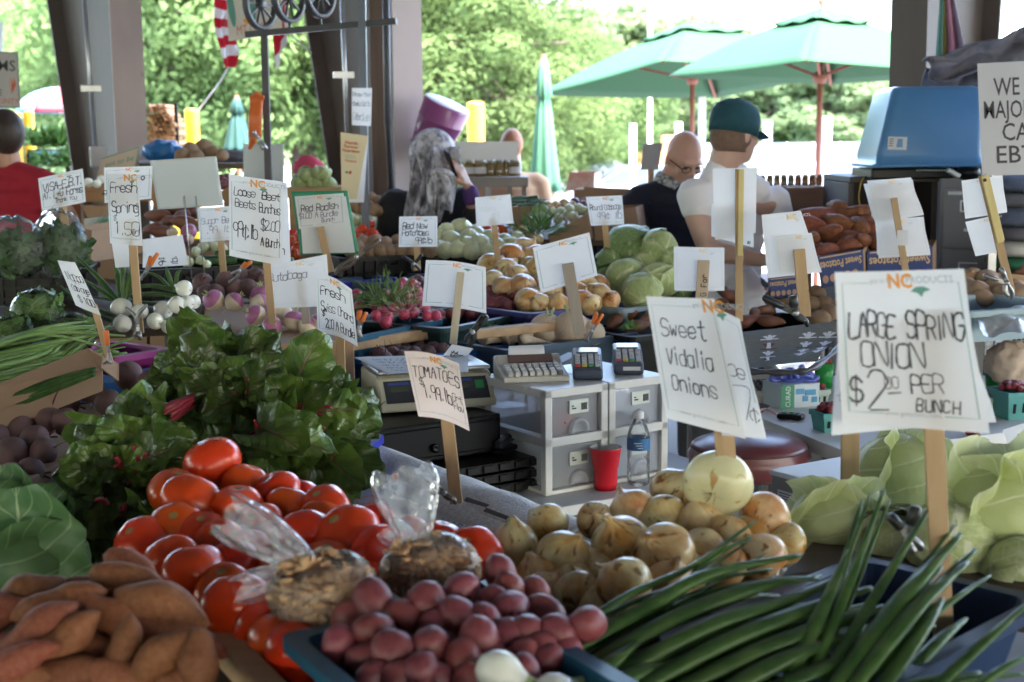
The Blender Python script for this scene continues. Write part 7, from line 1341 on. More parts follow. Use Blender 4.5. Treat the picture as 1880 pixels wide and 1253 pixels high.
def carton(p, lab, txt, Y, d=.3):
 A, B, Cc, D = (at(*q, Y) for q in p); t = thing('sweet_potato_carton', lab, 'carton', (D+Cc)/2, 0, 'printed sweet potato cartons'); dv = V((.1, d, 0)); m = MB(); m.prism([A, B, Cc, D], (0, .004, 0), (0, 0, 0)); m.build('front', m_navyc, t)
 m = MB(); m.prism([B, B+dv, Cc+dv, Cc], (0, 0, 0), (.004, 0, 0)); m.prism([A, A+dv, D+dv, D], (0, 0, 0), (.004, 0, 0)); m.prism([A+dv, B+dv, Cc+dv, D+dv], (0, 0, 0), (0, .004, 0)); m.prism([D, Cc, Cc+dv, D+dv], (0, 0, 0), (0, 0, .004)); m.build('sides', m_card, t)
 s = Sheet([A+V((0, -.002, 0)), B+V((0, -.002, 0)), Cc+V((0, -.002, 0)), D+V((0, -.002, 0))], 0, 0, 1); s.mb = MB(); vs, fs, w = ftext(txt, 1, .02); k = s.W*.92/w; kh = s.H*.26/.7
 s.put([(s.W*.96-a*k, s.H*.80-b*kh) for a, b in vs], fs, 2); s.put([(s.W*.05, s.H*.93), (s.W*.95, s.H*.93), (s.W*.95, s.H*.97), (s.W*.05, s.H*.97)], [(0, 1, 2, 3)], 2)
 for q in range(5): s.put([(s.W*(.12+.17*q+.07*cos(a)), s.H*(.25+.13*sin(a))) for a in [j*.63 for j in range(10)]], [tuple(range(10))], 3)
 s.mb.build('printing', [m_paper, m_ink, m_lt, mat('printed_root', (.5, .30, .2), .6)], t)
carton(((1500, 472), (1584, 458), (1586, 510), (1508, 530)), 'navy sweet potato carton left of the ragged card stack, lettering upside down', 'Sweet Potatoes', 5.3); carton(((1590, 462), (1712, 452), (1712, 520), (1592, 525)), 'navy sweet potato carton behind the ragged card stack, lettering upside down', 'Sweet Potatoes', 5.35); carton(((1410, 512), (1470, 505), (1470, 545), (1412, 550)), 'navy carton below the leaning card back', 'Sweet Potatoes', 5.25)
lay('sweet_potato', [(1500, 400, 52), (1530, 412, 55), (1560, 395, 48), (1585, 390, 42), (1515, 430, 45), (1575, 420, 45), (1545, 440, 46), (1600, 410, 40), (1490, 440, 40), (1590, 445, 46), (1610, 450, 40), (1480, 415, 40), (1565, 455, 44), (1525, 465, 40), (1500, 460, 36), (1600, 425, 40), (1540, 385, 36)], hplane((1550, 460), at(1550, 460, 5.45).z, .4), .06, 'plump sweet potato in the heap above the navy cartons', 'sweet potatoes above the navy cartons', spr)
t = thing('wooden_crate', 'reddish brown wooden crate front under the row of jars', 'crate', at(1450, 390, 6.5)); m = MB(); m.prism([at(1388, 346, 6.5), at(1517, 344, 6.5), at(1516, 400, 6.5), at(1388, 402, 6.5)], (0, 0, 0), (0, .02, 0)); m.prism([at(1388, 346, 6.5), at(1517, 344, 6.5), at(1517, 344, 6.5)+V((0, .3, 0)), at(1388, 346, 6.5)+V((0, .3, 0))], (0, .02, 0), (0, .02, .004)); m.build('front_board', wood('red_brown_wood', (.20, .10, .06), (.15, .07, .04), 0), t, bevel=.002)
m_jar = mat('jar_glass', (.17, .12, .05), .1, (.25, .19, .08), 30, spec=.7); m_lid = mat('jar_lid', (.45, .42, .36), .35, (.35, .32, .27), 9, metal=.6)
def jar(p, r_, h, lab, gp, label=True, col=None):
 t = thing('jar', lab, 'jar', p, 0, gp); m = MB(); m.lathe([(0, 0), (r_*.95, 0), (r_, .005), (r_, h*.74), (r_*.8, h*.84), (0, h*.84)], 18, p); m.build('glass', col or m_jar, t); m = MB(); m.lathe([(0, h*.84), (r_*.86, h*.84), (r_*.86, h), (0, h)], 18, p); m.build('lid', m_lid, t)
 if label: m = MB(); m.lathe([(r_*1.01, h*.18), (r_*1.01, h*.58)], 18, p); m.build('label', m_paper, t)
zj = at(1450, 344, 6.55).z+.006
for k in range(9): p = at(1400+k*13, 344, 6.6); p.z = zj; jar(p, .015, .05, 'small jar of brown preserve in the row on the reddish crate', 'small jars on the reddish crate', False, m_jar if k < 5 else mat('amber_preserve', (.22, .08, .03), .1, (.28, .12, .04), 20))
t = thing('jar_shelf', 'grey wooden shelf carrying the labelled jars beside the caller', 'shelf', at(920, 400, 7.4)); m = MB(); A, B = at(858, 326, 7.4), at(970, 326, 7.4); m.prism([A, B, B+V((0, .35, 0)), A+V((0, .35, 0))], (0, 0, -.05), (0, 0, 0)); m.build('board', wood('grey_wood', (.36, .33, .30), (.28, .25, .22), 0), t, bevel=.002)
for x in (865, 936, 962):
 m = MB(); p = at(x, 345, 7.45); m.bar((p.x, p.y, 0), (p.x, p.y, A.z-.05), .025); m.build('leg', wood('grey_wood', (.36, .33, .30), (.28, .25, .22), 0), t)
for k, (x, r_) in enumerate(((862, .030), (882, .036), (902, .026), (918, .026), (930, .016), (946, .034))): p = at(x, 324, 7.5); p.z = A.z+.001; jar(p, r_, .085, 'jar of %s pickles on the grey shelf' % ('yellowish', 'wide labelled', 'tall brown', 'second tall brown', 'narrow green', 'dark wide labelled')[k], 'labelled jars on the grey shelf', k in (0, 1, 5))
t = thing('white_board', 'blank white board standing over the row of pickle jars', 'board', at(900, 298, 7.7)); m = MB(); m.prism([at(836, 260, 7.7), at(953, 260, 7.7), at(948, 297, 7.7), at(836, 297, 7.7)], (0, 0, 0), (0, .02, 0)); m.build('panel', m_wht, t); m = MB(); p = at(895, 297, 7.71); m.bar((p.x, p.y+.01, 0), (p.x, p.y+.01, p.z), .03); m.build('leg', m_wht, t)
t = thing('blank_board', 'grey blank board left of the bald man', 'board', at(1196, 318, 7.6)); m = MB(); m.prism([at(1181, 265, 7.6), at(1217, 263, 7.6), at(1209, 312, 7.6), at(1176, 312, 7.6)], (0, 0, 0), (0, .01, 0)); m.build('panel', mat('grey_card', (.36, .36, .37), .7), t); m = MB(); p = at(1195, 312, 7.61); m.bar((p.x, p.y, 0), (p.x, p.y, p.z), .03); m.build('leg', m_plank, t)
def cbox(p, Y, lab, d=.3, hole=None, name='cardboard_box', mm=None, cat='box', txt=None):
 A, B, Cc, D = (at(*q, Y) for q in p); t = thing(name, lab, cat, (Cc+D)/2); dv = V((.06, d, 0)); m = MB(); q = .005
 m.prism([A, B, Cc, D], (0, 0, 0), (0, q, 0)); m.prism([A+dv, B+dv, Cc+dv, D+dv], (0, 0, 0), (0, q, 0)); m.prism([A, A+dv, D+dv, D], (0, q, 0), (q, q, 0)); m.prism([B, B+dv, Cc+dv, Cc], (-q, q, 0), (0, q, 0)); m.prism([D, Cc, Cc+dv, D+dv], (0, q, .003), (0, q, .006)); m.build('carton', mm or m_card, t)
 if hole: m = MB(); c = at(*hole, Y-.003); m.tube([c+V((-.025, 0, 0)), c+V((.025, 0, 0))], .016, 10, flat=.2, up=V((0, 0, 1))); m.build('hand_hole', m_till, t)
 if txt: s = Sheet([A+V((0, -.003, 0)), B+V((0, -.003, 0)), Cc+V((0, -.003, 0)), D+V((0, -.003, 0))], 0, 0, 1); s.mb = MB(); s.type(txt, .62, .72, .2, 1, .02, True, .5); s.mb.build('print', SM, t)
 return t
cbox(((1005, 432), (1080, 392), (1088, 440), (1010, 446)), 6.3, 'brown carton with a slanting flap behind the tilted card'); cbox(((1088, 384), (1168, 382), (1176, 442), (1092, 442)), 6.35, 'brown carton with a hand hole behind the round cabbage card', hole=(1131, 418)); cbox(((1054, 348), (1160, 352), (1158, 386), (1052, 384)), 7.0, 'pair of flat brown cartons left of the bald man'); cbox(((940, 380), (990, 378), (990, 400), (940, 402)), 6.7, 'brown carton full of cucumbers'); cbox(((942, 402), (985, 400), (990, 425), (945, 428)), 6.6, 'brown carton below the cucumbers')
cbox(((1046, 316), (1092, 318), (1090, 350), (1038, 350)), 8.5, 'white and red printed box behind the flat cartons', mm=mat('printed_white_card', (.62, .5, .42), .7, (.55, .22, .15), 7, .5, .08))
lay('cucumber', [(950, 372, 22), (965, 366, 24), (978, 374, 22), (955, 380, 20), (985, 370, 20), (970, 378, 22), (945, 365, 18)], hplane((965, 380), at(965, 380, 6.85).z, .3), .05, 'dark green cucumber in the brown carton', 'cucumbers in the brown carton', lambda r: (0, r.uniform(-.3, .3), r.uniform(-.6, .9)))
for lst, k, lab, gp in (([(992, 390, 17), (998, 408, 16)], 'dark_cabbage', 'small green cabbage left of the mixed onion heap', 'cabbages by the mixed onions'), ([(1030, 392, 12), (1045, 388, 13), (1062, 385, 12), (1072, 388, 10), (1052, 400, 12), (1025, 402, 10), (1015, 390, 9)], 'green_white_onion', 'pale onion in the mixed heap beyond the cartons', 'pale onions in the mixed heap'), ([(1005, 378, 10), (1020, 380, 11), (1036, 376, 11), (1010, 385, 9), (1050, 378, 9)], 'yellow_onion', 'brown onion at the back of the mixed heap', 'brown onions in the mixed heap'), ([(1022, 405, 9), (1040, 408, 10), (1035, 398, 9)], 'parsnip', 'orange-brown carrot in the mixed heap', 'carrots in the mixed heap'), ([(1055, 373, 10), (1070, 378, 9), (1075, 370, 8)], 'red_potato', 'dark red beet at the right of the mixed heap', 'red roots in the mixed heap')):
 lay(k, lst, hplane((1030, 405), at(1030, 405, 6.5).z, .35), .03, lab, gp)
tier([(860, 440), (1180, 440), (1180, 385), (860, 385)], at(1000, 430, 6.5).z-.02, 'low table under the brown cartons and mixed onions')
lay('russet_potato', [(1785, 510, 20), (1810, 515, 22), (1795, 535, 22), (1825, 530, 20), (1840, 540, 22), (1775, 525, 18), (1805, 548, 18), (1870, 545, 26), (1860, 530, 20)], hplane((1820, 545), at(1820, 545, 4.8).z, .3), .04, 'dusty russet potato in the pale blue tray at the right', 'russet potatoes in the pale blue tray', spr); lay('sweet_potato', [(1868, 505, 22), (1880, 495, 20), (1885, 512, 22)], hplane((1820, 545), at(1820, 545, 4.9).z, .3), .05, 'reddish sweet potato in the small box at the right edge', 'sweet potatoes at the right edge', spr)
bin_((1775, 572), (1960, 560), at(1820, 560, 4.5).z, .35, .1, m_sky, 'pale blue plastic tray of russets at the right edge', 'plastic_tray', 'tray', .95)
o = MB().bar(at(1780, 510, 4.95), at(1890, 520, 4.95), .03, .05).build('wooden_rail', m_plank, loc=at(1830, 515, 4.95)); tag(o, 'wooden rail behind the russet potatoes at the right', 'rail')
tier([(1782, 600), (1990, 590), (1990, 545), (1775, 552)], at(1820, 560, 4.5).z-.104, 'side table under the pale blue tray of russets')
t = thing('plastic_sheet', 'crumpled clear plastic sheeting under the pale blue tray', 'sheeting', at(1830, 600, 4.4)); m = MB(); cloth(m, qd([4.45, 4.45, 4.2, 4.2], 1785, 568, 1910, 560, 1910, 612, 1800, 616), .03, 7, 40, 16); m.build('sheet', mat('milky_film', (.45, .48, .48), .25, (.30, .33, .33), 12, bump=.8, bscale=30, spec=.8), t)
m_mat = mat('woven_mat_grey', (.15, .155, .145), 1., (.21, .21, .19), 40, bump=.6, bscale=200, spec=.05); t = thing('woven_mat', 'grey woven mat with white arrow motifs draped under the black tray', 'mat', at(1440, 650, 4.3))
s = Sheet([at(1362, 612, 4.45), at(1545, 596, 4.55), at(1500, 668, 4.1), at(1372, 680, 4.1)], .0, .045, 3)
for cx in (.28, .70, .92):
 for k in range(4): y = .2+.17*k; s.line([((cx-.05)*s.W, (y+.08)*s.H), (cx*s.W, y*s.H), ((cx+.05)*s.W, (y+.08)*s.H)], .006, 0 if cx != .28 or k % 2 else 2); s.line([(cx*s.W, y*s.H), (cx*s.W, (y+.1)*s.H)], .006, 0)
 for k in range(3): s.line([((cx-.09)*s.W, (.32+.2*k)*s.H), ((cx+.09)*s.W, (.32+.2*k)*s.H)], .004, 0 if k != 1 else 2)
s.mb.m = [4 if (a == 0 and i < 22*18) else a for i, a in enumerate(s.mb.m)]; s.build('mat', t, [m_paper, m_ink, mat('maroon_thread', (.14, .03, .05), .9), m_grn, m_mat, m_pen], 0)
o = MB().tube(cr([at(1372, 682, 4.08), at(1450, 684, 4.05), at(1500, 672, 4.08), at(1560, 620, 4.4)], 6), [.009+.003*sin(q*1.7) for q in range(19)], 10).build('rolled_plastic', mat('dark_film', (.04, .042, .048), .45, (.07, .07, .08), 12, bump=.6), loc=at(1450, 684, 4.05)); tag(o, 'dark rolled plastic edge below the woven mat', 'roll')
m_rack = wood('orange_wood', (.42, .25, .12), (.33, .19, .09), 0)
t = thing('wooden_rack', 'orange wooden produce rack behind the visa and blank boards', 'rack', at(280, 450, 7.3)); za = at(200, 340, 7.3).z
for px0, px1, y in ((135, 425, 342), (135, 425, 362), (135, 430, 450)):
 m = MB(); A, B = at(px0, y, 7.3), at(px1, y, 7.3); B.z = A.z; m.bar(A, B, .02, .05); m.build('front_rail', m_rack, t)
m = MB(); A, B = at(135, 345, 7.3), at(425, 345, 7.3); B.z = A.z; m.prism([A, B, B+V((0, .5, 0)), A+V((0, .5, 0))], (0, 0, -.02), (0, 0, 0)); m.build('shelf', m_rack, t)
for x in (140, 290, 420):
 for dy in (.0, .48): m = MB(); p = at(x, 345, 7.32+dy); m.bar((p.x, p.y, 0), (p.x, p.y, A.z-.02), .05); m.build('leg', m_rack, t)
lay('white_onion', [(163, 336, 9), (178, 338, 8), (186, 330, 8), (150, 338, 8)], hplane((170, 342), A.z+.02, .3), .02, 'small white onion on the rack shelf behind the visa card', 'small white onions on the rack'); lay('red_potato', [(405, 328, 8), (413, 335, 8), (418, 326, 7), (410, 340, 8), (400, 338, 7), (420, 338, 7)], hplane((410, 344), A.z+.02, .3), .02, 'small red onion at the end of the rack', 'small red onions on the rack')
cbox(((150, 378), (192, 378), (186, 402), (160, 400)), 7.15, 'open brown carton below the rack shelf'); cbox(((138, 416), (168, 424), (168, 482), (142, 478)), 5.6, 'brown carton flap right of the bagged kale'); cbox(((155, 402), (198, 402), (198, 450), (155, 450)), 6.9, 'white carton with green and red print under the rack', mm=mat('green_print_card', (.6, .6, .58), .7, (.1, .25, .15), 9, .6, .1)); cbox(((170, 455), (205, 450), (205, 475), (170, 478)), 5.9, 'slatted orange carton beside the folded card stake', mm=m_rack)
for x, y, r_, lab in ((562, 322, 15, 'pale green melon cabbage at the left of the crate'), (591, 318, 16, 'pale green cabbage at the top right of the crate'), (549, 337, 14, 'pale cabbage at the lower left of the crate'), (580, 337, 15, 'pale cabbage in the lower middle of the crate'), (605, 336, 13, 'pale cabbage at the lower right of the crate')): put('white_onion', at(x, y, 7.0), r_*7/F*1.02, (R.random(), R.random(), 0), lab, 'pale round cabbages on the back crate').data = None or P_['cabbage'][1]
t = thing('wooden_crate', 'pale wooden crate under the pale round cabbages', 'crate', at(580, 352, 6.9)); m = MB(); A, B = at(520, 345, 6.88), at(632, 343, 6.88); B.z = A.z; m.prism([A, B, B+V((0, .3, 0)), A+V((0, .3, 0))], (0, 0, -.05), (0, 0, -.0)); m.prism([V((A.x+.02, A.y+.02, 0)), V((B.x-.02, A.y+.02, 0)), V((B.x-.02, A.y+.28, 0)), V((A.x+.02, A.y+.28, 0))], (0, 0, .9), (0, 0, A.z-.05)); m.build('boards', m_plank, t, bevel=.003)
t = thing('pink_bag', 'pink cloth bag knotted behind the pale cabbages', 'bag', at(567, 312, 7.4)); m = MB(); m.ball(at(567, 308, 7.4), (.085, .06, .055), 24, 16, 0, lambda d: 1+.2*nz(d, 2.5)); m.ball(at(565, 295, 7.4), (.05, .04, .03), 16, 10, 0, lambda d: 1+.3*nz(d, 3)); m.build('bag', mat('pink_cloth', (.60, .07, .13), .8, (.5, .05, .1), 12), t, remesh=.012)
t = thing('blue_tarp', 'bundled bright blue tarp beside the column', 'tarp', at(300, 290, 8.0)); m = MB(); m.ball(at(298, 278, 8.0), (.11, .1, .06), 40, 26, 0, lambda d: 1+.22*nz(d, 2.2)+.10*abs(nz(d, 5))); m.build('tarp', mat('blue_tarp', (.02, .15, .42), .4, (.03, .2, .5), 8, bump=.4, bscale=25), t)
lay('russet_potato', [(350, 275, 15), (375, 270, 16), (335, 285, 13), (390, 282, 15), (362, 288, 14), (408, 285, 12)], hplane((370, 295), at(370, 292, 8.0).z, .2), .05, 'brown leathery root heaped on the rear table', 'brown roots on the rear table', spr); o = MB().ball((0, 0, 0), (.095, .06, .04), 30, 18, 0, lambda d: 1+.2*nz(d, 2.6)+.08*abs(nz(d, 6))).build('grey_cloth', m_bla); o.location = at(422, 290, 7.9); tag(o, 'crumpled grey cloth right of the brown roots', 'cloth')
tier([(255, 300), (470, 300), (470, 285), (255, 285)], at(360, 298, 8.0).z, 'rear table under the blue tarp and brown roots')
for i, (x0, x1, y0) in enumerate(((175, 270, 470), (275, 370, 458), (375, 470, 462), (470, 560, 455), (560, 660, 450))): cbox(((x0, y0), (x1, y0-3), (x1, 700), (x0, 700)), 6.75, 'tall brown carton standing under the rack, %s from left' % ORD[i], .5)
r = random.Random(3); m_fw = mat('split_wood', (.50, .27, .12), .8, (.38, .19, .08), 12, var=.25); GZ = -.5; k = 11/F
t = thing('firewood_rack', 'steel rack holding the stacked firewood', 'rack', at(295, 300, 11)+V((0, 0, 0))); zb = GZ; 
for x in (262, 326): m = MB(); p = at(x, 265, 11.05); m.bar((p.x, p.y, GZ), (p.x, p.y, at(x, 190, 11).z), .025); m.build('upright', m_till, t)
m = MB(); A, B = at(262, 268, 11.05), at(326, 268, 11.05); m.bar(A, B, .03); m.build('cross_bar', m_till, t)
for j in range(9):
 for i in range(6):
  x, y = 272+i*9.3+(j % 2)*4, 262-j*8.2
  if x > 322-max(0, j-5)*7: continue
  c = at(x+r.uniform(-1, 1), y+r.uniform(-1, 1), 11+r.uniform(-.03, .03)); n = r.choice((3, 4, 5)); a0 = r.random()*6; q = 5.3*k
  o = MB().prism([V((q*cos(a0+2*pi*e/n)*r.uniform(.8, 1.1), 0, q*sin(a0+2*pi*e/n)*r.uniform(.8, 1.1))) for e in range(n)], (0, 0, 0), (0, .35, 0)).build('firewood_log', m_fw, bevel=.002); o.location = c; tag(o, 'split firewood log in the stack beside the column', 'log', 'split logs in the firewood stack')
t = thing('plant_bench', 'bench of potted plants and trays beyond the red shirted man', 'bench', at(95, 320, 11.5)); A, B = at(50, 275, 11.5), at(128, 275, 11.5); m = MB(); m.prism([A, B, B+V((0, .4, 0)), A+V((0, .4, 0))], (0, 0, -.03), (0, 0, 0)); m.build('bench_top', m_till, t)
for x in (54, 124): m = MB(); p = at(x, 276, 11.6); m.bar((p.x, p.y, GZ), (p.x, p.y, A.z-.03), .04); m.build('leg', m_till, t)
for i, x in enumerate((60, 74, 88, 102, 116)): tuft(x, 266, 11.6, 18, 60, 'leafy green seedlings in the rear tray, %s from the left' % ORD[i], 'seedlings', 'plant', 'seedlings on the plant bench', .12, m_lett, wd=.4)
for i, x in enumerate((70, 92, 112)): o = MB().box((0, 0, 0), (.10, .12, .11)).build('teal_pot', m_pint, bevel=.01); o.location = at(x, 291, 11.4); tag(o, 'square teal pot under the plant bench', 'pot', 'teal pots under the bench')
for i, x in enumerate((85, 105, 128, 142)): tuft(x, 304, 10.8, 20, 70, 'bushy green and rust plant low behind the visa card, %s from the left' % ORD[i], 'potted_plant', 'plant', 'bushy plants behind the visa card', .09, m_lett if i % 2 else m_herb, wd=.4)
m_iron = mat('dark_iron_paint', (.05, .052, .06), .5, (.07, .07, .08), 12); m_bst = mat('blue_grey_steel', (.13, .15, .19), .45, (.10, .115, .15), 9)
p0 = at(492, 312, 6.8); t = thing('iron_stand', 'dark iron stand with a crossbar and three wagon wheel cut-outs', 'stand', (p0.x, p0.y, 0)); pt = at(485, 55, 6.8)
m = MB(); m.bar((p0.x-.005, p0.y, 0), pt, .032); m.build('upright', m_iron, t); p1 = at(668, 430, 6.6); m = MB(); m.bar((p1.x, p1.y, 0), at(664, -30, 6.6), .034); m.build('tall_upright', m_bst, t); m = MB(); m.bar(at(452, 64, 6.78), at(728, 39, 6.58), .028); m.build('crossbar', m_iron, t)
for x, y, w_, Y in ((478, 8, 19, 6.8), (530, -5, 22, 6.75), (587, -14, 21, 6.7)):
 c = at(x, y, Y); r_ = 46*Y/F; m = MB(); Mx = Matrix.Rotation(rad(62), 3, 'Z')@Matrix.Rotation(pi/2, 3, 'X'); m.lathe([(r_*.82, -.012), (r_, -.012), (r_, .012), (r_*.82, .012), (r_*.82, -.012)], 36, c, axis=Mx); m.lathe([(0, -.015), (r_*.2, -.015), (r_*.2, .015), (0, .015)], 14, c, axis=Mx)
 for q in range(10): a = q*pi/5; m.bar(c+Mx@V((r_*.18*cos(a), r_*.18*sin(a), 0)), c+Mx@V((r_*.85*cos(a), r_*.85*sin(a), 0)), .010)
 m.build('wagon_wheel', m_iron, t); m = MB(); m.bar(c+Mx@V((0, 0, 0))-Z*r_, V((c.x, c.y, at(x, 58, Y).z)), .012); m.build('wheel_bracket', m_iron, t)
m_fr, m_fw_ = mat('flag_red', (.55, .02, .04), .8, (.48, .015, .03), 9), mat('flag_white', (.78, .76, .76), .8, (.7, .68, .68), 9)
cloth_glow(m_fr, .3); cloth_glow(m_fw_, .3)
t = thing('striped_flag', 'red and white striped flag hanging limp beside the pickle sign', 'flag', at(410, -20, 8.5)); m = MB()
for k in range(9):
 def f(u, v, k=k): q = (k+v)/9; y = -40+q*165; x = 396+max(0, q-.55)*34+u*(34-14*q*q+8*sin(q*9)) ; return at(x, y+u*8*sin(q*6), 8.5)+V((0, -.05*sin(u*9+q*4), 0))
 m.grid(f, 12, 4, k % 2)
m.build('cloth', [m_fr, m_fw_], t)
t = thing('red_flag', 'red flag with a white tip hanging behind the wagon wheels', 'flag', at(510, -20, 8.3)); m = MB()
def f(u, v): y = -40+v*170*(1-.30*u); x = 497+u*38*(1-v*.55)+v*10; return at(x, y, 8.3)+V((0, -.05*sin(u*8+v*3), 0))
m.grid(f, 12, 20, 0); m.m = [1 if (i//12 > 16 or (i % 12 > 9 and i//12 > 7)) else 0 for i in range(len(m.m))]; m.build('cloth', [m_fr, m_fw_], t)
t = thing('pickle_sign', 'white sign painted with green cucumbers and red peppers reading MT OLIVE', 'sign', at(455, 75, 7.6)); s = Sheet(qd(7.6, 412, -70, 520, -80, 518, 62, 420, 76), 0, 0, 1); s.type('MT OLIVE', .16, .94, .12, 2, .0, wmax=.62)
def blob(cx, cy, a, b_, rot, mm): s.put([((cx+(a*cos(q)*cos(rot)-b_*sin(q)*sin(rot)))*s.W, (cy+(a*cos(q)*sin(rot)+b_*sin(q)*cos(rot)))*s.H) for q in [j*.42 for j in range(15)]], [tuple(range(15))], mm, .0014)
blob(.08, .40, .24, .06, 1.75, 3); blob(.40, .5, .30, .07, 1.9, 3); blob(.42, .55, .22, .05, 1.8, 2); blob(.2, .62, .07, .03, 1.6, 2); blob(.34, .22, .06, .03, -.5, 7); s.build('board', t, [mat('cream_board', (.66, .62, .55), .6, (.6, .56, .5), 5), m_ink, m_red, m_grn, m_gry, m_pen, m_fade, m_org])
o = MB().tube([at(436, 95, 8.4), at(405, 150, 9.5), at(362, 206, 11.5)], .006, 5).build('rope', m_wht, loc=at(400, 150, 9.5)); tag(o, 'thin pale rope running from the striped flag to the bollard', 'rope'); o = MB().tube([at(530, 60, 8.2), at(572, 98, 8.3)], .005, 5).build('string', m_wht, loc=at(550, 80, 8.2)); tag(o, 'short pale string from the red flag to the column', 'string')
t = thing('orange_glove', 'orange rubber glove clipped to the dark stand', 'glove', at(470, 262, 6.75)); m = MB(); k = 6.7/F
for q in range(7): m.tube(cr([at(462+q*2, 252, 6.72), at(461+q*2.6, 215, 6.7), at(462+q*3.0, 185, 6.72), at(459+q*4.2, 168+abs(q-3)*3, 6.7+.01*(q % 2))], 4), [7*k, 6.5*k, 6*k, 5.5*k, 5*k, 4.5*k, 4*k, 4*k, 4*k, 4*k, 3.6*k, 3.2*k, 2.4*k], 8)
m.tube([at(465, 255, 6.72), at(458, 275, 6.72)], [9*k, 3*k], 8); m.build('glove', mat('orange_rubber', (.72, .16, .03), .4, (.42, .09, .02), 9, .5), t, remesh=.006)
clamp((473, 252), ((462, 246), (468, 240)), ((490, 275), (484, 276)), 6.65, 9, m_jaw, m_jaw, 'steel clamp gripping the orange glove')
t = thing('purple_tub', 'purple tub tipped on its side on the rail beside the column', 'tub', at(808, 235, 8.2)); a_, b_ = at(822, 190, 8.15), at(795, 252, 8.25); ax = (b_-a_).normalized(); Mx = ax.to_track_quat('Z', 'Y').to_matrix(); Ln = (b_-a_).length; m_ptub = mat('purple_plastic', (.21, .05, .17), .28, (.25, .07, .20), 4, coat=.2)
m = MB(); Mx = Matrix.Rotation(rad(-16), 3, 'X')@Mx; r_ = 44*8.2/F; m.lathe([(0, 0), (r_*.94, 0), (r_, .012), (r_*.96, Ln*.42), (r_*.98, Ln*.43), (r_*.98, Ln*.47), (r_*.95, Ln*.48), (r_*.82, Ln*1.15), (r_*.86, Ln*1.16), (r_*.86, Ln*1.2), (r_*.78, Ln*1.2)], 36, a_, axis=Mx, ms=[1]+[0]*9); m.build('shell', [m_ptub, mat('pale_purple', (.62, .58, .66), .5, (.55, .5, .6), 5)], t)
m = MB(); p = at(800, 265, 8.3); m.bar((p.x, p.y, 0), (p.x, p.y, p.z+.03), .05); m.build('support_post', m_dkwood, t)
m_sk1 = mat('skin_light', (.52, .29, .21), .5, (.47, .25, .18), 9, sub=.12); m_sk2 = mat('skin_pale', (.56, .36, .29), .5, (.50, .30, .24), 9, sub=.12); m_sk3 = mat('skin_tan', (.42, .24, .16), .5, (.37, .20, .13), 9, sub=.1)
m_tee = mat('white_cotton', (.74, .72, .76), .9, (.68, .66, .70), 5, bump=.25, bscale=22); m_blk_c = mat('black_cloth', (.012, .012, .015), .9, (.018, .018, .022), 8, bump=.2, bscale=25); m_navyk = mat('navy_knit', (.016, .016, .026), .95, (.022, .022, .034), 60, bump=.3, bscale=180); m_redc = mat('red_cotton', (.34, .012, .03), .9, (.28, .01, .022), 5, bump=.25, bscale=22)
m_hair = mat('dark_hair', (.02, .014, .012), .55, (.045, .03, .024), 40, .6, .2, (1, 1, .2), bump=.5, bscale=120); m_short = mat('cropped_hair', (.13, .075, .055), .8, (.20, .12, .09), 60, .6); m_trou = mat('dark_trousers', (.05, .05, .065), .9, (.04, .04, .05), 8)
def cap_(m, a, b, r0, r1, n=6):              # limb segment with rounded ends
 a, b = V(a), V(b); d = (b-a); P = [a-d.normalized()*r0*.6]+[a+d*i/n for i in range(n+1)]+[b+d.normalized()*r1*.6]; m.tube(P, [r0*.5]+[r0+(r1-r0)*i/n for i in range(n+1)]+[r1*.5], 14); return m
def ell(m, c, r, rot=None, fn=None): m.ball(c, r, 24, 16, 0, fn, rot); return m
def hand(m, w, d, n, k=1.0, curl=.6, thumb=1):
 """palm, four bent fingers of different lengths and a thumb from the side of the palm"""
 w, d, n = V(w), V(d).normalized(), V(n).normalized(); s = d.cross(n).normalized(); pc = w+d*.045*k
 for q in (-.026, -.009, .009, .026): cap_(m, w+s*q*k*.6, w+d*.085*k+s*q*k, .013*k, .011*k, 3)
 for i, (q, L) in enumerate(((-.030, .058), (-.011, .074), (.010, .078), (.029, .070))):
  a = w+d*.088*k+s*q*k; c1 = curl*(.7+.15*i); b = a+(d*cos(c1*.5)+n*sin(c1*.5))*L*.5*k; e = b+(d*cos(c1*1.3)+n*sin(c1*1.3))*L*.5*k; cap_(m, a, b, .0092*k, .0085*k, 3); cap_(m, b, e, .0085*k, .007*k, 3)
 a = w+d*.03*k+s*.030*k*thumb; b = a+(d*.7+s*.75*thumb+n*.3).normalized()*.036*k; cap_(m, a, b, .0115*k, .010*k, 3); cap_(m, b, b+(d*.95+n*.3+s*.1*thumb).normalized()*.03*k, .010*k, .008*k, 3)
def person(label, foot): return thing('person', label, 'person', foot)
def torso(m, sh_l, sh_r, hip, w, dpt, fwd, waist=.86):      # chest, belly and hips as one tapering volume
 sh = (V(sh_l)+V(sh_r))/2; ax = (V(sh_r)-V(sh_l)).normalized(); h = V(hip); up = sh-h
 for i in range(9):
  t_ = i/8; c = h+up*t_*.96; k = (1.0, .96, .90, waist, .90, .98, 1.04, 1.02, .80)[i]; rot = Matrix((ax, V(fwd).normalized(), Z)).transposed(); m.ball(c, (w*k, dpt*k*(1.05 if i < 6 else .92), up.length*.13), 22, 10, 0, None, rot)
 cap_(m, V(sh_l)-Z*.03, V(sh_r)-Z*.03, .062, .062)
def q6(Y): return lambda x, y, d=0: at(x, y, Y+d)
q = q6(6.0); t = person('man in a dark teal cap and white T-shirt seen from behind', (q(1345, 500).x, 6.05, 0)); hc = q(1350, 248); look = V((.80, .58, -.06)).normalized(); hs_ = V((look.y, -look.x, 0)).normalized()
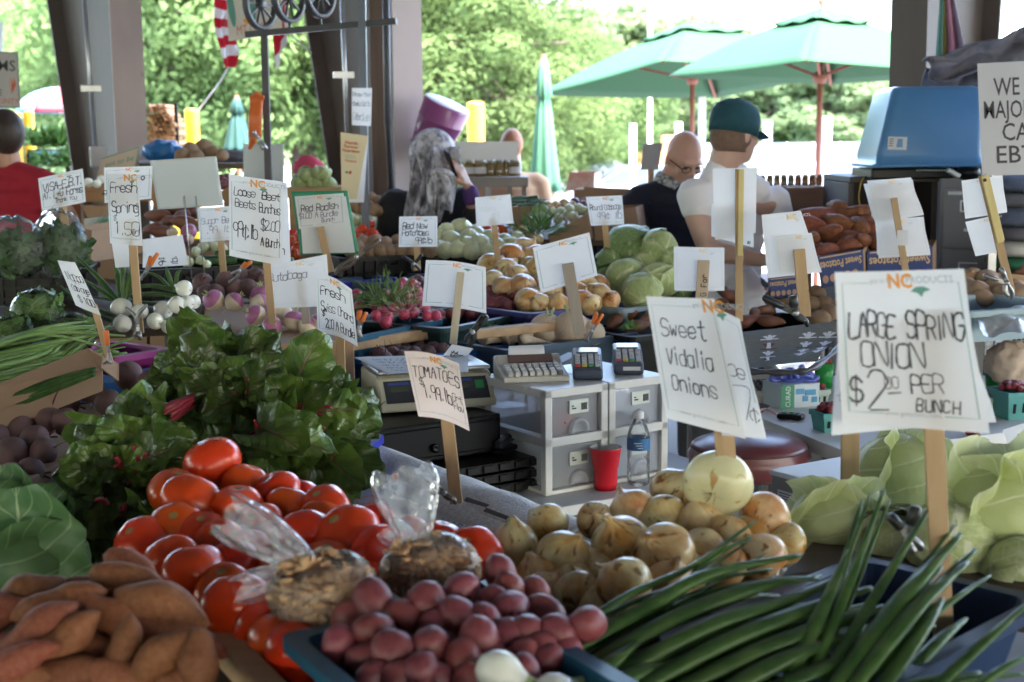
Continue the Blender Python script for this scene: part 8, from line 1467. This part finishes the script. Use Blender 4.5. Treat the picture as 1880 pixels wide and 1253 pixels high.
def headr(c, look, tilt=0): x = V(look).normalized(); y = Z.cross(x).normalized(); z = x.cross(y); return Matrix((x, y, z)).transposed()
def face(m, c, Mx, k=1.0, bald=False):       # skull, jaw, nose, brow, lips, ears: +x is the way the face looks
 def L(*p): return V(c)+Mx@(V(p)*k)
 ell(m, L(-.012, 0, .025), (.098*k, .077*k, .102*k), Mx); ell(m, L(.035, 0, -.045), (.055*k, .055*k, .072*k), Mx); ell(m, L(.055, 0, -.088), (.030*k, .032*k, .024*k), Mx)
 cap_(m, L(.088, 0, .012), L(.108, 0, -.022), .008*k, .012*k, 3); ell(m, L(.098, 0, -.027), (.014*k, .018*k, .010*k), Mx); ell(m, L(.078, 0, .024), (.018*k, .050*k, .012*k), Mx); ell(m, L(.083, 0, -.056), (.013*k, .026*k, .007*k), Mx); ell(m, L(.081, 0, -.066), (.012*k, .023*k, .008*k), Mx)
 for s_ in (-1, 1): ell(m, L(-.012, s_*.080, -.005), (.020*k, .010*k, .034*k), Mx); ell(m, L(.062, s_*.045, -.022), (.022*k, .018*k, .022*k), Mx)
Mx = headr(hc, look); m = MB(); face(m, hc, Mx, 1.03); nb = q(1328, 305, .02); cap_(m, hc+V((-.03, -.01, -.04)), nb, .062, .068); sl, sr = q(1272, 350, -.05), q(1420, 360, .20)
torso(m, sl, sr, q(1345, 560, .08), .165, .115, (.45, .9, 0)); el, wr = q(1302, 462, -.10), q(1402, 478, -.14); cap_(m, sl, q(1282, 400, -.08), .060, .056); cap_(m, q(1282, 400, -.08), el, .055, .046); cap_(m, el, wr, .047, .030); hand(m, wr, (1, .1, -.05), (.2, .9, -.4), 1.0, .9, -1)
e2, w2 = q(1440, 440, .2), q(1445, 490, -.02); cap_(m, sr, e2, .055, .045); cap_(m, e2, w2, .043, .03); hand(m, w2, (-.3, -.4, -.5), (-.6, -.3, .2), 1.0, .9, 1); hp_ = q(1345, 560, .08); hp_.z = .95
for s_ in (-1, 1): a = hp_+V((.09*s_, 0, 0)); kn = a+V((.01*s_, .02, -.45)); cap_(m, a, kn, .085, .058); cap_(m, kn, V((kn.x, kn.y-.02, .08)), .056, .04); ell(m, V((kn.x+.03, kn.y+.05, .045)), (.05, .12, .045))
cap_(m, q(1345, 560, .08), hp_, .15, .15); m.build('body', m_sk2, t, remesh=.010, smooth=3)
m = MB(); torso(m, sl+Z*.008, sr+Z*.008, q(1345, 575, .08), .182, .130, (.45, .9, 0), .93); cap_(m, sl+V((.0, 0, .0)), q(1284, 388, -.075), .076, .074); cap_(m, sr, e2+(sr-e2)*.4, .07, .066); cap_(m, q(1298, 352, -.0), nb+V((-.01, -.01, -.01)), .06, .064); cap_(m, q(1400, 352, .1), nb+V((.02, .01, -.02)), .05, .064); cap_(m, q(1345, 575, .08)-Z*.0, hp_+Z*.02, .175, .175); m.build('t_shirt', m_tee, t, remesh=.012, smooth=4)
m = MB()
for s_ in (-1, 1): a = hp_+V((.09*s_, 0, 0)); kn = a+V((.01*s_, .02, -.45)); cap_(m, a, kn, .10, .075); cap_(m, kn, V((kn.x, kn.y-.02, .10)), .075, .065)
ell(m, hp_, (.18, .14, .12)); m.build('trousers', m_trou, t, remesh=.014, smooth=2)
def Lc(*p): return hc+Mx@V(p)
m = MB(); m.ball(Lc(-.014, 0, -.005), (.106, .086, .095), 30, 20, 0, lambda d: 1 if d.z > -.75 and d.x < .25 else .86, Mx); m.build('hair', m_short, t)
m = MB(); m.lathe([(.109, -.02), (.112, .03), (.108, .065), (.090, .098), (.055, .118), (.012, .124), (.010, .130), (0, .131)], 40, Lc(-.010, 0, .022), axis=Mx@Matrix.Rotation(rad(7), 3, 'Y')@Matrix(((1.02, 0, 0), (0, .84, 0), (0, 0, 1))), fn=lambda a, v: 1+.012*abs(cos(3*a))*(v > .1))
Mb = Mx@Matrix.Rotation(rad(22), 3, 'Y')
m.grid(lambda u, v: Lc(.075, 0, .018)+Mb@V((.015+.088*v*(1-.75*(2*u-1)**2*.6), (u-.5)*.155*(1-.12*v), .012*(1-(2*u-1)**2))), 16, 8); cp = m.build('cap', mat('teal_cap_cotton', (.008, .055, .075), .85, (.012, .07, .095), 30, bump=.3, bscale=150), t, solid=.004)
m = MB(); bk = Lc(-.112, -.035, .022); bx_, by_ = Mx@V((.30, -.95, 0)), Mx@V((0, 0, 1)); 
for a_, b_ in (((-1, -1), (1, -1)), ((1, -1), (1, 1)), ((1, 1), (-1, 1)), ((-1, 1), (-1, -1))): m.bar(bk+bx_*.014*a_[0]+by_*.010*a_[1]+Mx@V((-.006, 0, 0)), bk+bx_*.014*b_[0]+by_*.010*b_[1]+Mx@V((-.006, 0, 0)), .003)
m.build('buckle', m_chr, cp)
q = q6(6.75); t = person('bald man in glasses and a dark sweater over a checked collar, looking down', (q(1230, 400).x, 6.8, 0)); hc2 = q(1256, 292); look2 = V((.34, -.80, -.50)).normalized(); y_ = Z.cross(look2).normalized(); z_ = look2.cross(y_); M2 = Matrix((look2, y_, z_)).transposed(); m = MB(); face(m, hc2, M2, 1.02)
def L2_(*p): return hc2+M2@V(p)
nb2 = q(1232, 335, .05); cap_(m, L2_(-.03, 0, -.04), nb2, .062, .066); sl2, sr2 = q(1168, 368, .03), q(1300, 372, -.05); torso(m, sl2, sr2, q(1232, 520, .05), .165, .115, (.1, -1, 0)); e3 = q(1162, 450, -.08); w3 = q(1215, 500, -.25); cap_(m, sl2, e3, .055, .045); cap_(m, e3, w3, .043, .03); hand(m, w3, (.6, -.7, -.2), (0, 0, -1), 1.0, .5, 1); e4 = q(1318, 455, -.1); w4 = q(1280, 510, -.25); cap_(m, sr2, e4, .055, .045); cap_(m, e4, w4, .043, .03); hand(m, w4, (-.5, -.7, -.2), (0, 0, -1), 1.0, .5, -1); h2 = q(1232, 520, .05); hz_ = V((h2.x, h2.y, .92)); cap_(m, h2, hz_, .15, .15)
for s_ in (-1, 1): a = hz_+V((.09*s_, 0, 0)); kn = a+V((.01*s_, -.02, -.44)); cap_(m, a, kn, .085, .058); cap_(m, kn, V((kn.x, kn.y+.02, .08)), .056, .04); ell(m, V((kn.x, kn.y-.05, .045)), (.05, .12, .045))
m.build('body', m_sk1, t, remesh=.0085, smooth=2)
m = MB(); torso(m, sl2, sr2, q(1232, 525, .05), .185, .135, (.1, -1, 0), .95); cap_(m, sl2, e3, .074, .062); cap_(m, e3, w3+(e3-w3)*.15, .06, .045); cap_(m, sr2, e4, .074, .062); cap_(m, e4, w4+(e4-w4)*.15, .06, .045); cap_(m, sl2, nb2-Z*.035, .07, .062); cap_(m, sr2, nb2-Z*.035, .07, .062); cap_(m, q(1232, 525, .05), hz_+Z*.05, .175, .17); m.build('sweater', m_navyk, t, remesh=.012, smooth=3)
m = MB()
for s_ in (-1, 1): a = hz_+V((.09*s_, 0, 0)); kn = a+V((.01*s_, -.02, -.44)); cap_(m, a, kn, .10, .075); cap_(m, kn, V((kn.x, kn.y+.02, .10)), .075, .065)
m.build('trousers', m_trou, t, remesh=.014, smooth=2)
m = MB(); nd = (L2_(-.03, 0, -.04)-nb2).normalized(); m.lathe([(.078, -.02), (.080, .012), (.074, .026), (.068, .0)], 26, nb2, axis=nd.to_track_quat('Z', 'Y').to_matrix()); m.build('collar', mat('checked_collar', (.55, .53, .50), .9, (.12, .12, .13), 60, .8, .08), t, solid=.006)
m = MB(); 
for s_ in (-1, 1):
 c = L2_(.096, .033*s_, -.004); m.tube([c+M2@V((0, .024*cos(a), .016*sin(a))) for a in [k*pi/6 for k in range(13)]], .0022, 5); m.tube([c+M2@V((0, .024*s_, .004)), L2_(.03, .080*s_, .004), L2_(-.02, .082*s_, -.002)], .0024, 5)
m.bar(L2_(.098, -.010, .0), L2_(.098, .010, .0), .003); m.build('glasses', m_till, t)
m = MB()
for s_ in (-1, 1): ell(m, L2_(.082, .033*s_, -.002), (.008, .012, .006), M2)
m.build('eyes', mat('dark_eyes', (.03, .02, .02), .3), t)
m = MB(); ell(m, L2_(.086, 0, -.050), (.010, .028, .006), M2); ell(m, L2_(.066, 0, -.085), (.026, .036, .020), M2); m.build('beard', mat('grey_stubble', (.36, .31, .29), .9, (.42, .28, .22), 50), t)
m = MB()
for s_ in (-1, 1): ell(m, L2_(.088, .033*s_, .021), (.006, .020, .004), M2)
m.build('eyebrows', mat('grey_brows', (.30, .26, .24), .9), t)
q = q6(7.0); t = person('woman in black with a pale patterned headscarf, holding a phone to her ear', (q(790, 450).x, 7.05, 0)); hw = q(795, 290); lookw = V((.35, .93, 0)).normalized(); Mw = headr(hw, lookw); m = MB(); face(m, hw, Mw, .97); nbw = q(793, 335, .02); cap_(m, hw-Z*.05, nbw, .055, .062); slw, srw = q(728, 368, -.02), q(850, 366, .02); hw2 = q(790, 540, .05); torso(m, slw, srw, hw2, .17, .12, (.1, 1, 0)); ew, ww = q(880, 428, -.12), q(860, 343, -.17); cap_(m, srw, ew, .055, .043); cap_(m, ew, ww, .042, .028); hand(m, ww, q(836, 296, -.2)-q(860, 343, -.17), (-.75, .3, .1), 1.0, .55, 1)
ew2 = q(722, 450, .02); cap_(m, slw, ew2, .055, .045); cap_(m, ew2, q(760, 520, .22), .042, .03); hand(m, q(760, 520, .22), (.4, .6, 0), (0, 0, 1), .95, .5, 1); hz3 = V((hw2.x, hw2.y, .9)); cap_(m, hw2, hz3, .16, .16)
for s_ in (-1, 1): a = hz3+V((.09*s_, 0, 0)); kn = a+V((0, .01, -.43)); cap_(m, a, kn, .085, .058); cap_(m, kn, V((kn.x, kn.y, .08)), .056, .04); ell(m, V((kn.x, kn.y+.05, .045)), (.05, .11, .045))
m.build('body', m_sk3, t, remesh=.0075, smooth=2)
m = MB(); torso(m, slw+Z*.012, srw+Z*.012, hw2, .205, .150, (.1, 1, 0), 1.02); cap_(m, slw, q(725, 400, 0), .085, .09); cap_(m, q(725, 400), q(722, 470, .05), .09, .095); cap_(m, srw, ew, .085, .075); cap_(m, ew, q(869, 385, -.14), .074, .052); cap_(m, hw2, V((hz3.x, hz3.y, .85)), .21, .22); cap_(m, V((hz3.x, hz3.y, .85)), V((hz3.x, hz3.y, .12)), .22, .25); cap_(m, nbw-Z*.03, nbw-Z*.09, .085, .12); m.build('cloak', m_blk_c, t, remesh=.014, smooth=4)
m = MB(); cap_(m, q(867, 370, -.15), q(862, 348, -.168), .043, .038); m.build('cuff', mat('purple_knit', (.07, .03, .14), .9, (.09, .04, .18), 40), t, remesh=.008, smooth=2)
m_scf = mat('patterned_scarf', (.58, .57, .62), .85, (.10, .10, .13), 24, .55, .10, (1, 1, .7), bump=.3, bscale=60)
m = MB(); m.ball(hw+V((-.0, -.005, .015)), (.115, .118, .128), 40, 26, 0, lambda d: 1+.02*sin(11*atan2(d.x, d.y)+d.z*6)*(1-abs(d.z)))
def drape(x0, x1, y0, y1, Y0, Y1, seed, tw):
 def f(u, v): x = (x0[0]+(x0[1]-x0[0])*u)*(1-v)+(x1[0]+(x1[1]-x1[0])*u)*v; y = y0+(y1-y0)*v+8*sin(u*6+seed)*v; return at(x, y, Y0+(Y1-Y0)*v**.6)+V((.012*sin(u*19+v*5), -.03*sin(u*13+v*3+seed)-.012*sin(u*31+seed), 0))*tw
 m.grid(f, 30, 26)
drape((752, 838), (745, 788), 285, 402, 6.90, 6.78, 1, 1); drape((756, 845), (790, 832), 270, 385, 6.885, 6.77, 2, 1.1); drape((776, 836), (792, 808), 330, 404, 6.80, 6.76, 4, .8)
m.tube(cr([at(790, 322, 6.80), at(808, 314, 6.74), at(828, 322, 6.76), at(832, 336, 6.79)], 5), .014, 10); m.tube(cr([at(795, 330, 6.79), at(812, 322, 6.75), at(822, 345, 6.76), at(812, 370, 6.76)], 5), .016, 10); sf = m.build('headscarf', m_scf, t, solid=.003)
m = MB()
for k in range(16): x = 796+k*1.7; m.tube([at(x, 372-k*.8, 6.765), at(x+1, 385, 6.76), at(x-.5+R.random(), 396-k*.6, 6.76)], .0016, 4)
m.build('fringe', m_scf, sf)
ph = q(827, 300, -.22); o = MB().box((0, 0, 0), (.012, .060, .13), headr(ph, (.9, .3, .0))@Matrix.Rotation(rad(-24), 3, 'Y')@Matrix.Rotation(rad(18), 3, 'X')).build('mobile_phone', m_till, bevel=.006); o.location = ph; tag(o, 'dark mobile phone held to the ear of the woman in the headscarf', 'phone')
q = q6(7.2); t = person('dark-haired man in a red T-shirt seen from behind at the left edge', (q(20, 450).x, 7.2, 0)); hr = q(8, 252); lookr = V((-.55, .83, -.05)).normalized(); Mr = headr(hr, lookr); m = MB(); face(m, hr, Mr, 1.08); nbr = q(14, 305, .0); cap_(m, hr-Z*.05, nbr, .066, .07); slr, srr = q(-60, 335, .05), q(82, 338, -.05); hr2 = q(12, 500, .0); torso(m, slr, srr, hr2, .19, .13, (-.2, 1, 0)); er, wr_ = q(128, 405, -.03), q(122, 440, -.15); cap_(m, srr, er, .062, .05); cap_(m, er, q(118, 470, .1), .05, .034); hand(m, q(118, 470, .1), (-.2, .6, -.3), (-.5, 0, .3), 1.05, .6, 1); cap_(m, slr, q(-90, 430, .1), .062, .05); cap_(m, q(-90, 430, .1), q(-60, 500, .25), .048, .034); hand(m, q(-60, 500, .25), (.3, .8, 0), (0, 0, 1), 1.05, .6, 1); hz4 = V((hr2.x, hr2.y, .93)); cap_(m, hr2, hz4, .17, .17)
for s_ in (-1, 1): a = hz4+V((.1*s_, 0, 0)); kn = a+V((0, .01, -.44)); cap_(m, a, kn, .09, .06); cap_(m, kn, V((kn.x, kn.y, .08)), .058, .042); ell(m, V((kn.x, kn.y+.05, .045)), (.05, .12, .045))
m.build('body', m_sk3, t, remesh=.009, smooth=2)
m = MB(); torso(m, slr+Z*.008, srr+Z*.008, hr2, .215, .155, (-.2, 1, 0), .98); cap_(m, srr, srr+(er-srr)*.45, .088, .082); cap_(m, slr, q(-80, 385, .08), .088, .08); cap_(m, srr, nbr-Z*.03, .075, .07); cap_(m, slr, nbr-Z*.03, .075, .07); cap_(m, hr2, hz4, .205, .2); sh_ = m.build('t_shirt', m_redc, t, remesh=.012, smooth=4)
m = MB()
for k in range(2): m.add([at(9, 336+k*4, 7.0), at(24, 335+k*4, 7.0), at(24, 338+k*4, 7.0), at(9, 339+k*4, 7.0)], [(0, 1, 2, 3)], 0, False)
for a_ in range(3): m.add([at(6+a_*5.5, 344, 7.0), at(10.5+a_*5.5, 343.5, 7.0), at(10+a_*5.5, 359, 7.0), at(5.5+a_*5.5, 359.5, 7.0)], [(0, 1, 2, 3)], 0, False)
m.build('back_print', mat('pale_pink_print', (.5, .2, .22), .8), sh_)
m = MB()
for s_ in (-1, 1): a = hz4+V((.1*s_, 0, 0)); kn = a+V((0, .01, -.44)); cap_(m, a, kn, .105, .08); cap_(m, kn, V((kn.x, kn.y, .10)), .08, .07)
m.build('trousers', m_trou, t, remesh=.014, smooth=2)
m = MB(); m.ball(hr+Mr@V((-.022, 0, .022)), (.118, .096, .118), 34, 22, 0, lambda d: (1+.015*nz(d, 9)) if d.x < .45 or d.z > .4 else .8, Mr); m.build('hair', m_hair, t)
q = q6(9.2); t = person('person with reddish hair behind the blank white board', (q(940, 300).x, 9.0, 0)); hq = q(940, 266); Mq = headr(hq, (.2, .98, 0)); m = MB(); face(m, hq, Mq, .75); cap_(m, hq-Z*.05, hq-Z*.16, .055, .06); b_ = hq-Z*.22; torso(m, b_+V((-.17, 0, 0)), b_+V((.17, 0, 0)), V((b_.x, b_.y, .95)), .15, .11, (0, 1, 0))
for s_ in (-1, 1): a = V((b_.x+.09*s_, b_.y, .93)); cap_(m, a, a-Z*.44, .085, .06); cap_(m, a-Z*.44, V((a.x, a.y, .08)), .056, .04); ell(m, V((a.x, a.y+.05, .045)), (.05, .12, .045)); e5 = b_+V((.22*s_, .02, -.28)); cap_(m, b_+V((.17*s_, 0, -.03)), e5, .052, .042); cap_(m, e5, e5+V((-.04*s_, .12, -.2)), .04, .03); hand(m, e5+V((-.04*s_, .12, -.2)), (0, .5, -.8), (0, 1, 0), 1, .5, s_)
m.build('body', m_sk1, t, remesh=.011, smooth=2); m = MB(); m.ball(hq+V((0, -.02, .01)), (.072, .08, .095), 26, 18, 0, lambda d: 1+.03*nz(d, 5)); m.build('hair', mat('auburn_hair', (.28, .11, .05), .6, (.38, .18, .09), 40), t)
m = MB(); torso(m, b_+V((-.17, 0, .01)), b_+V((.17, 0, .01)), V((b_.x, b_.y, .9)), .18, .14, (0, 1, 0)); 
for s_ in (-1, 1): cap_(m, b_+V((.17*s_, 0, -.02)), b_+V((.21*s_, .01, -.2)), .07, .065)
m.build('shirt', mat('tan_shirt', (.5, .32, .2), .9), t, remesh=.014, smooth=3)
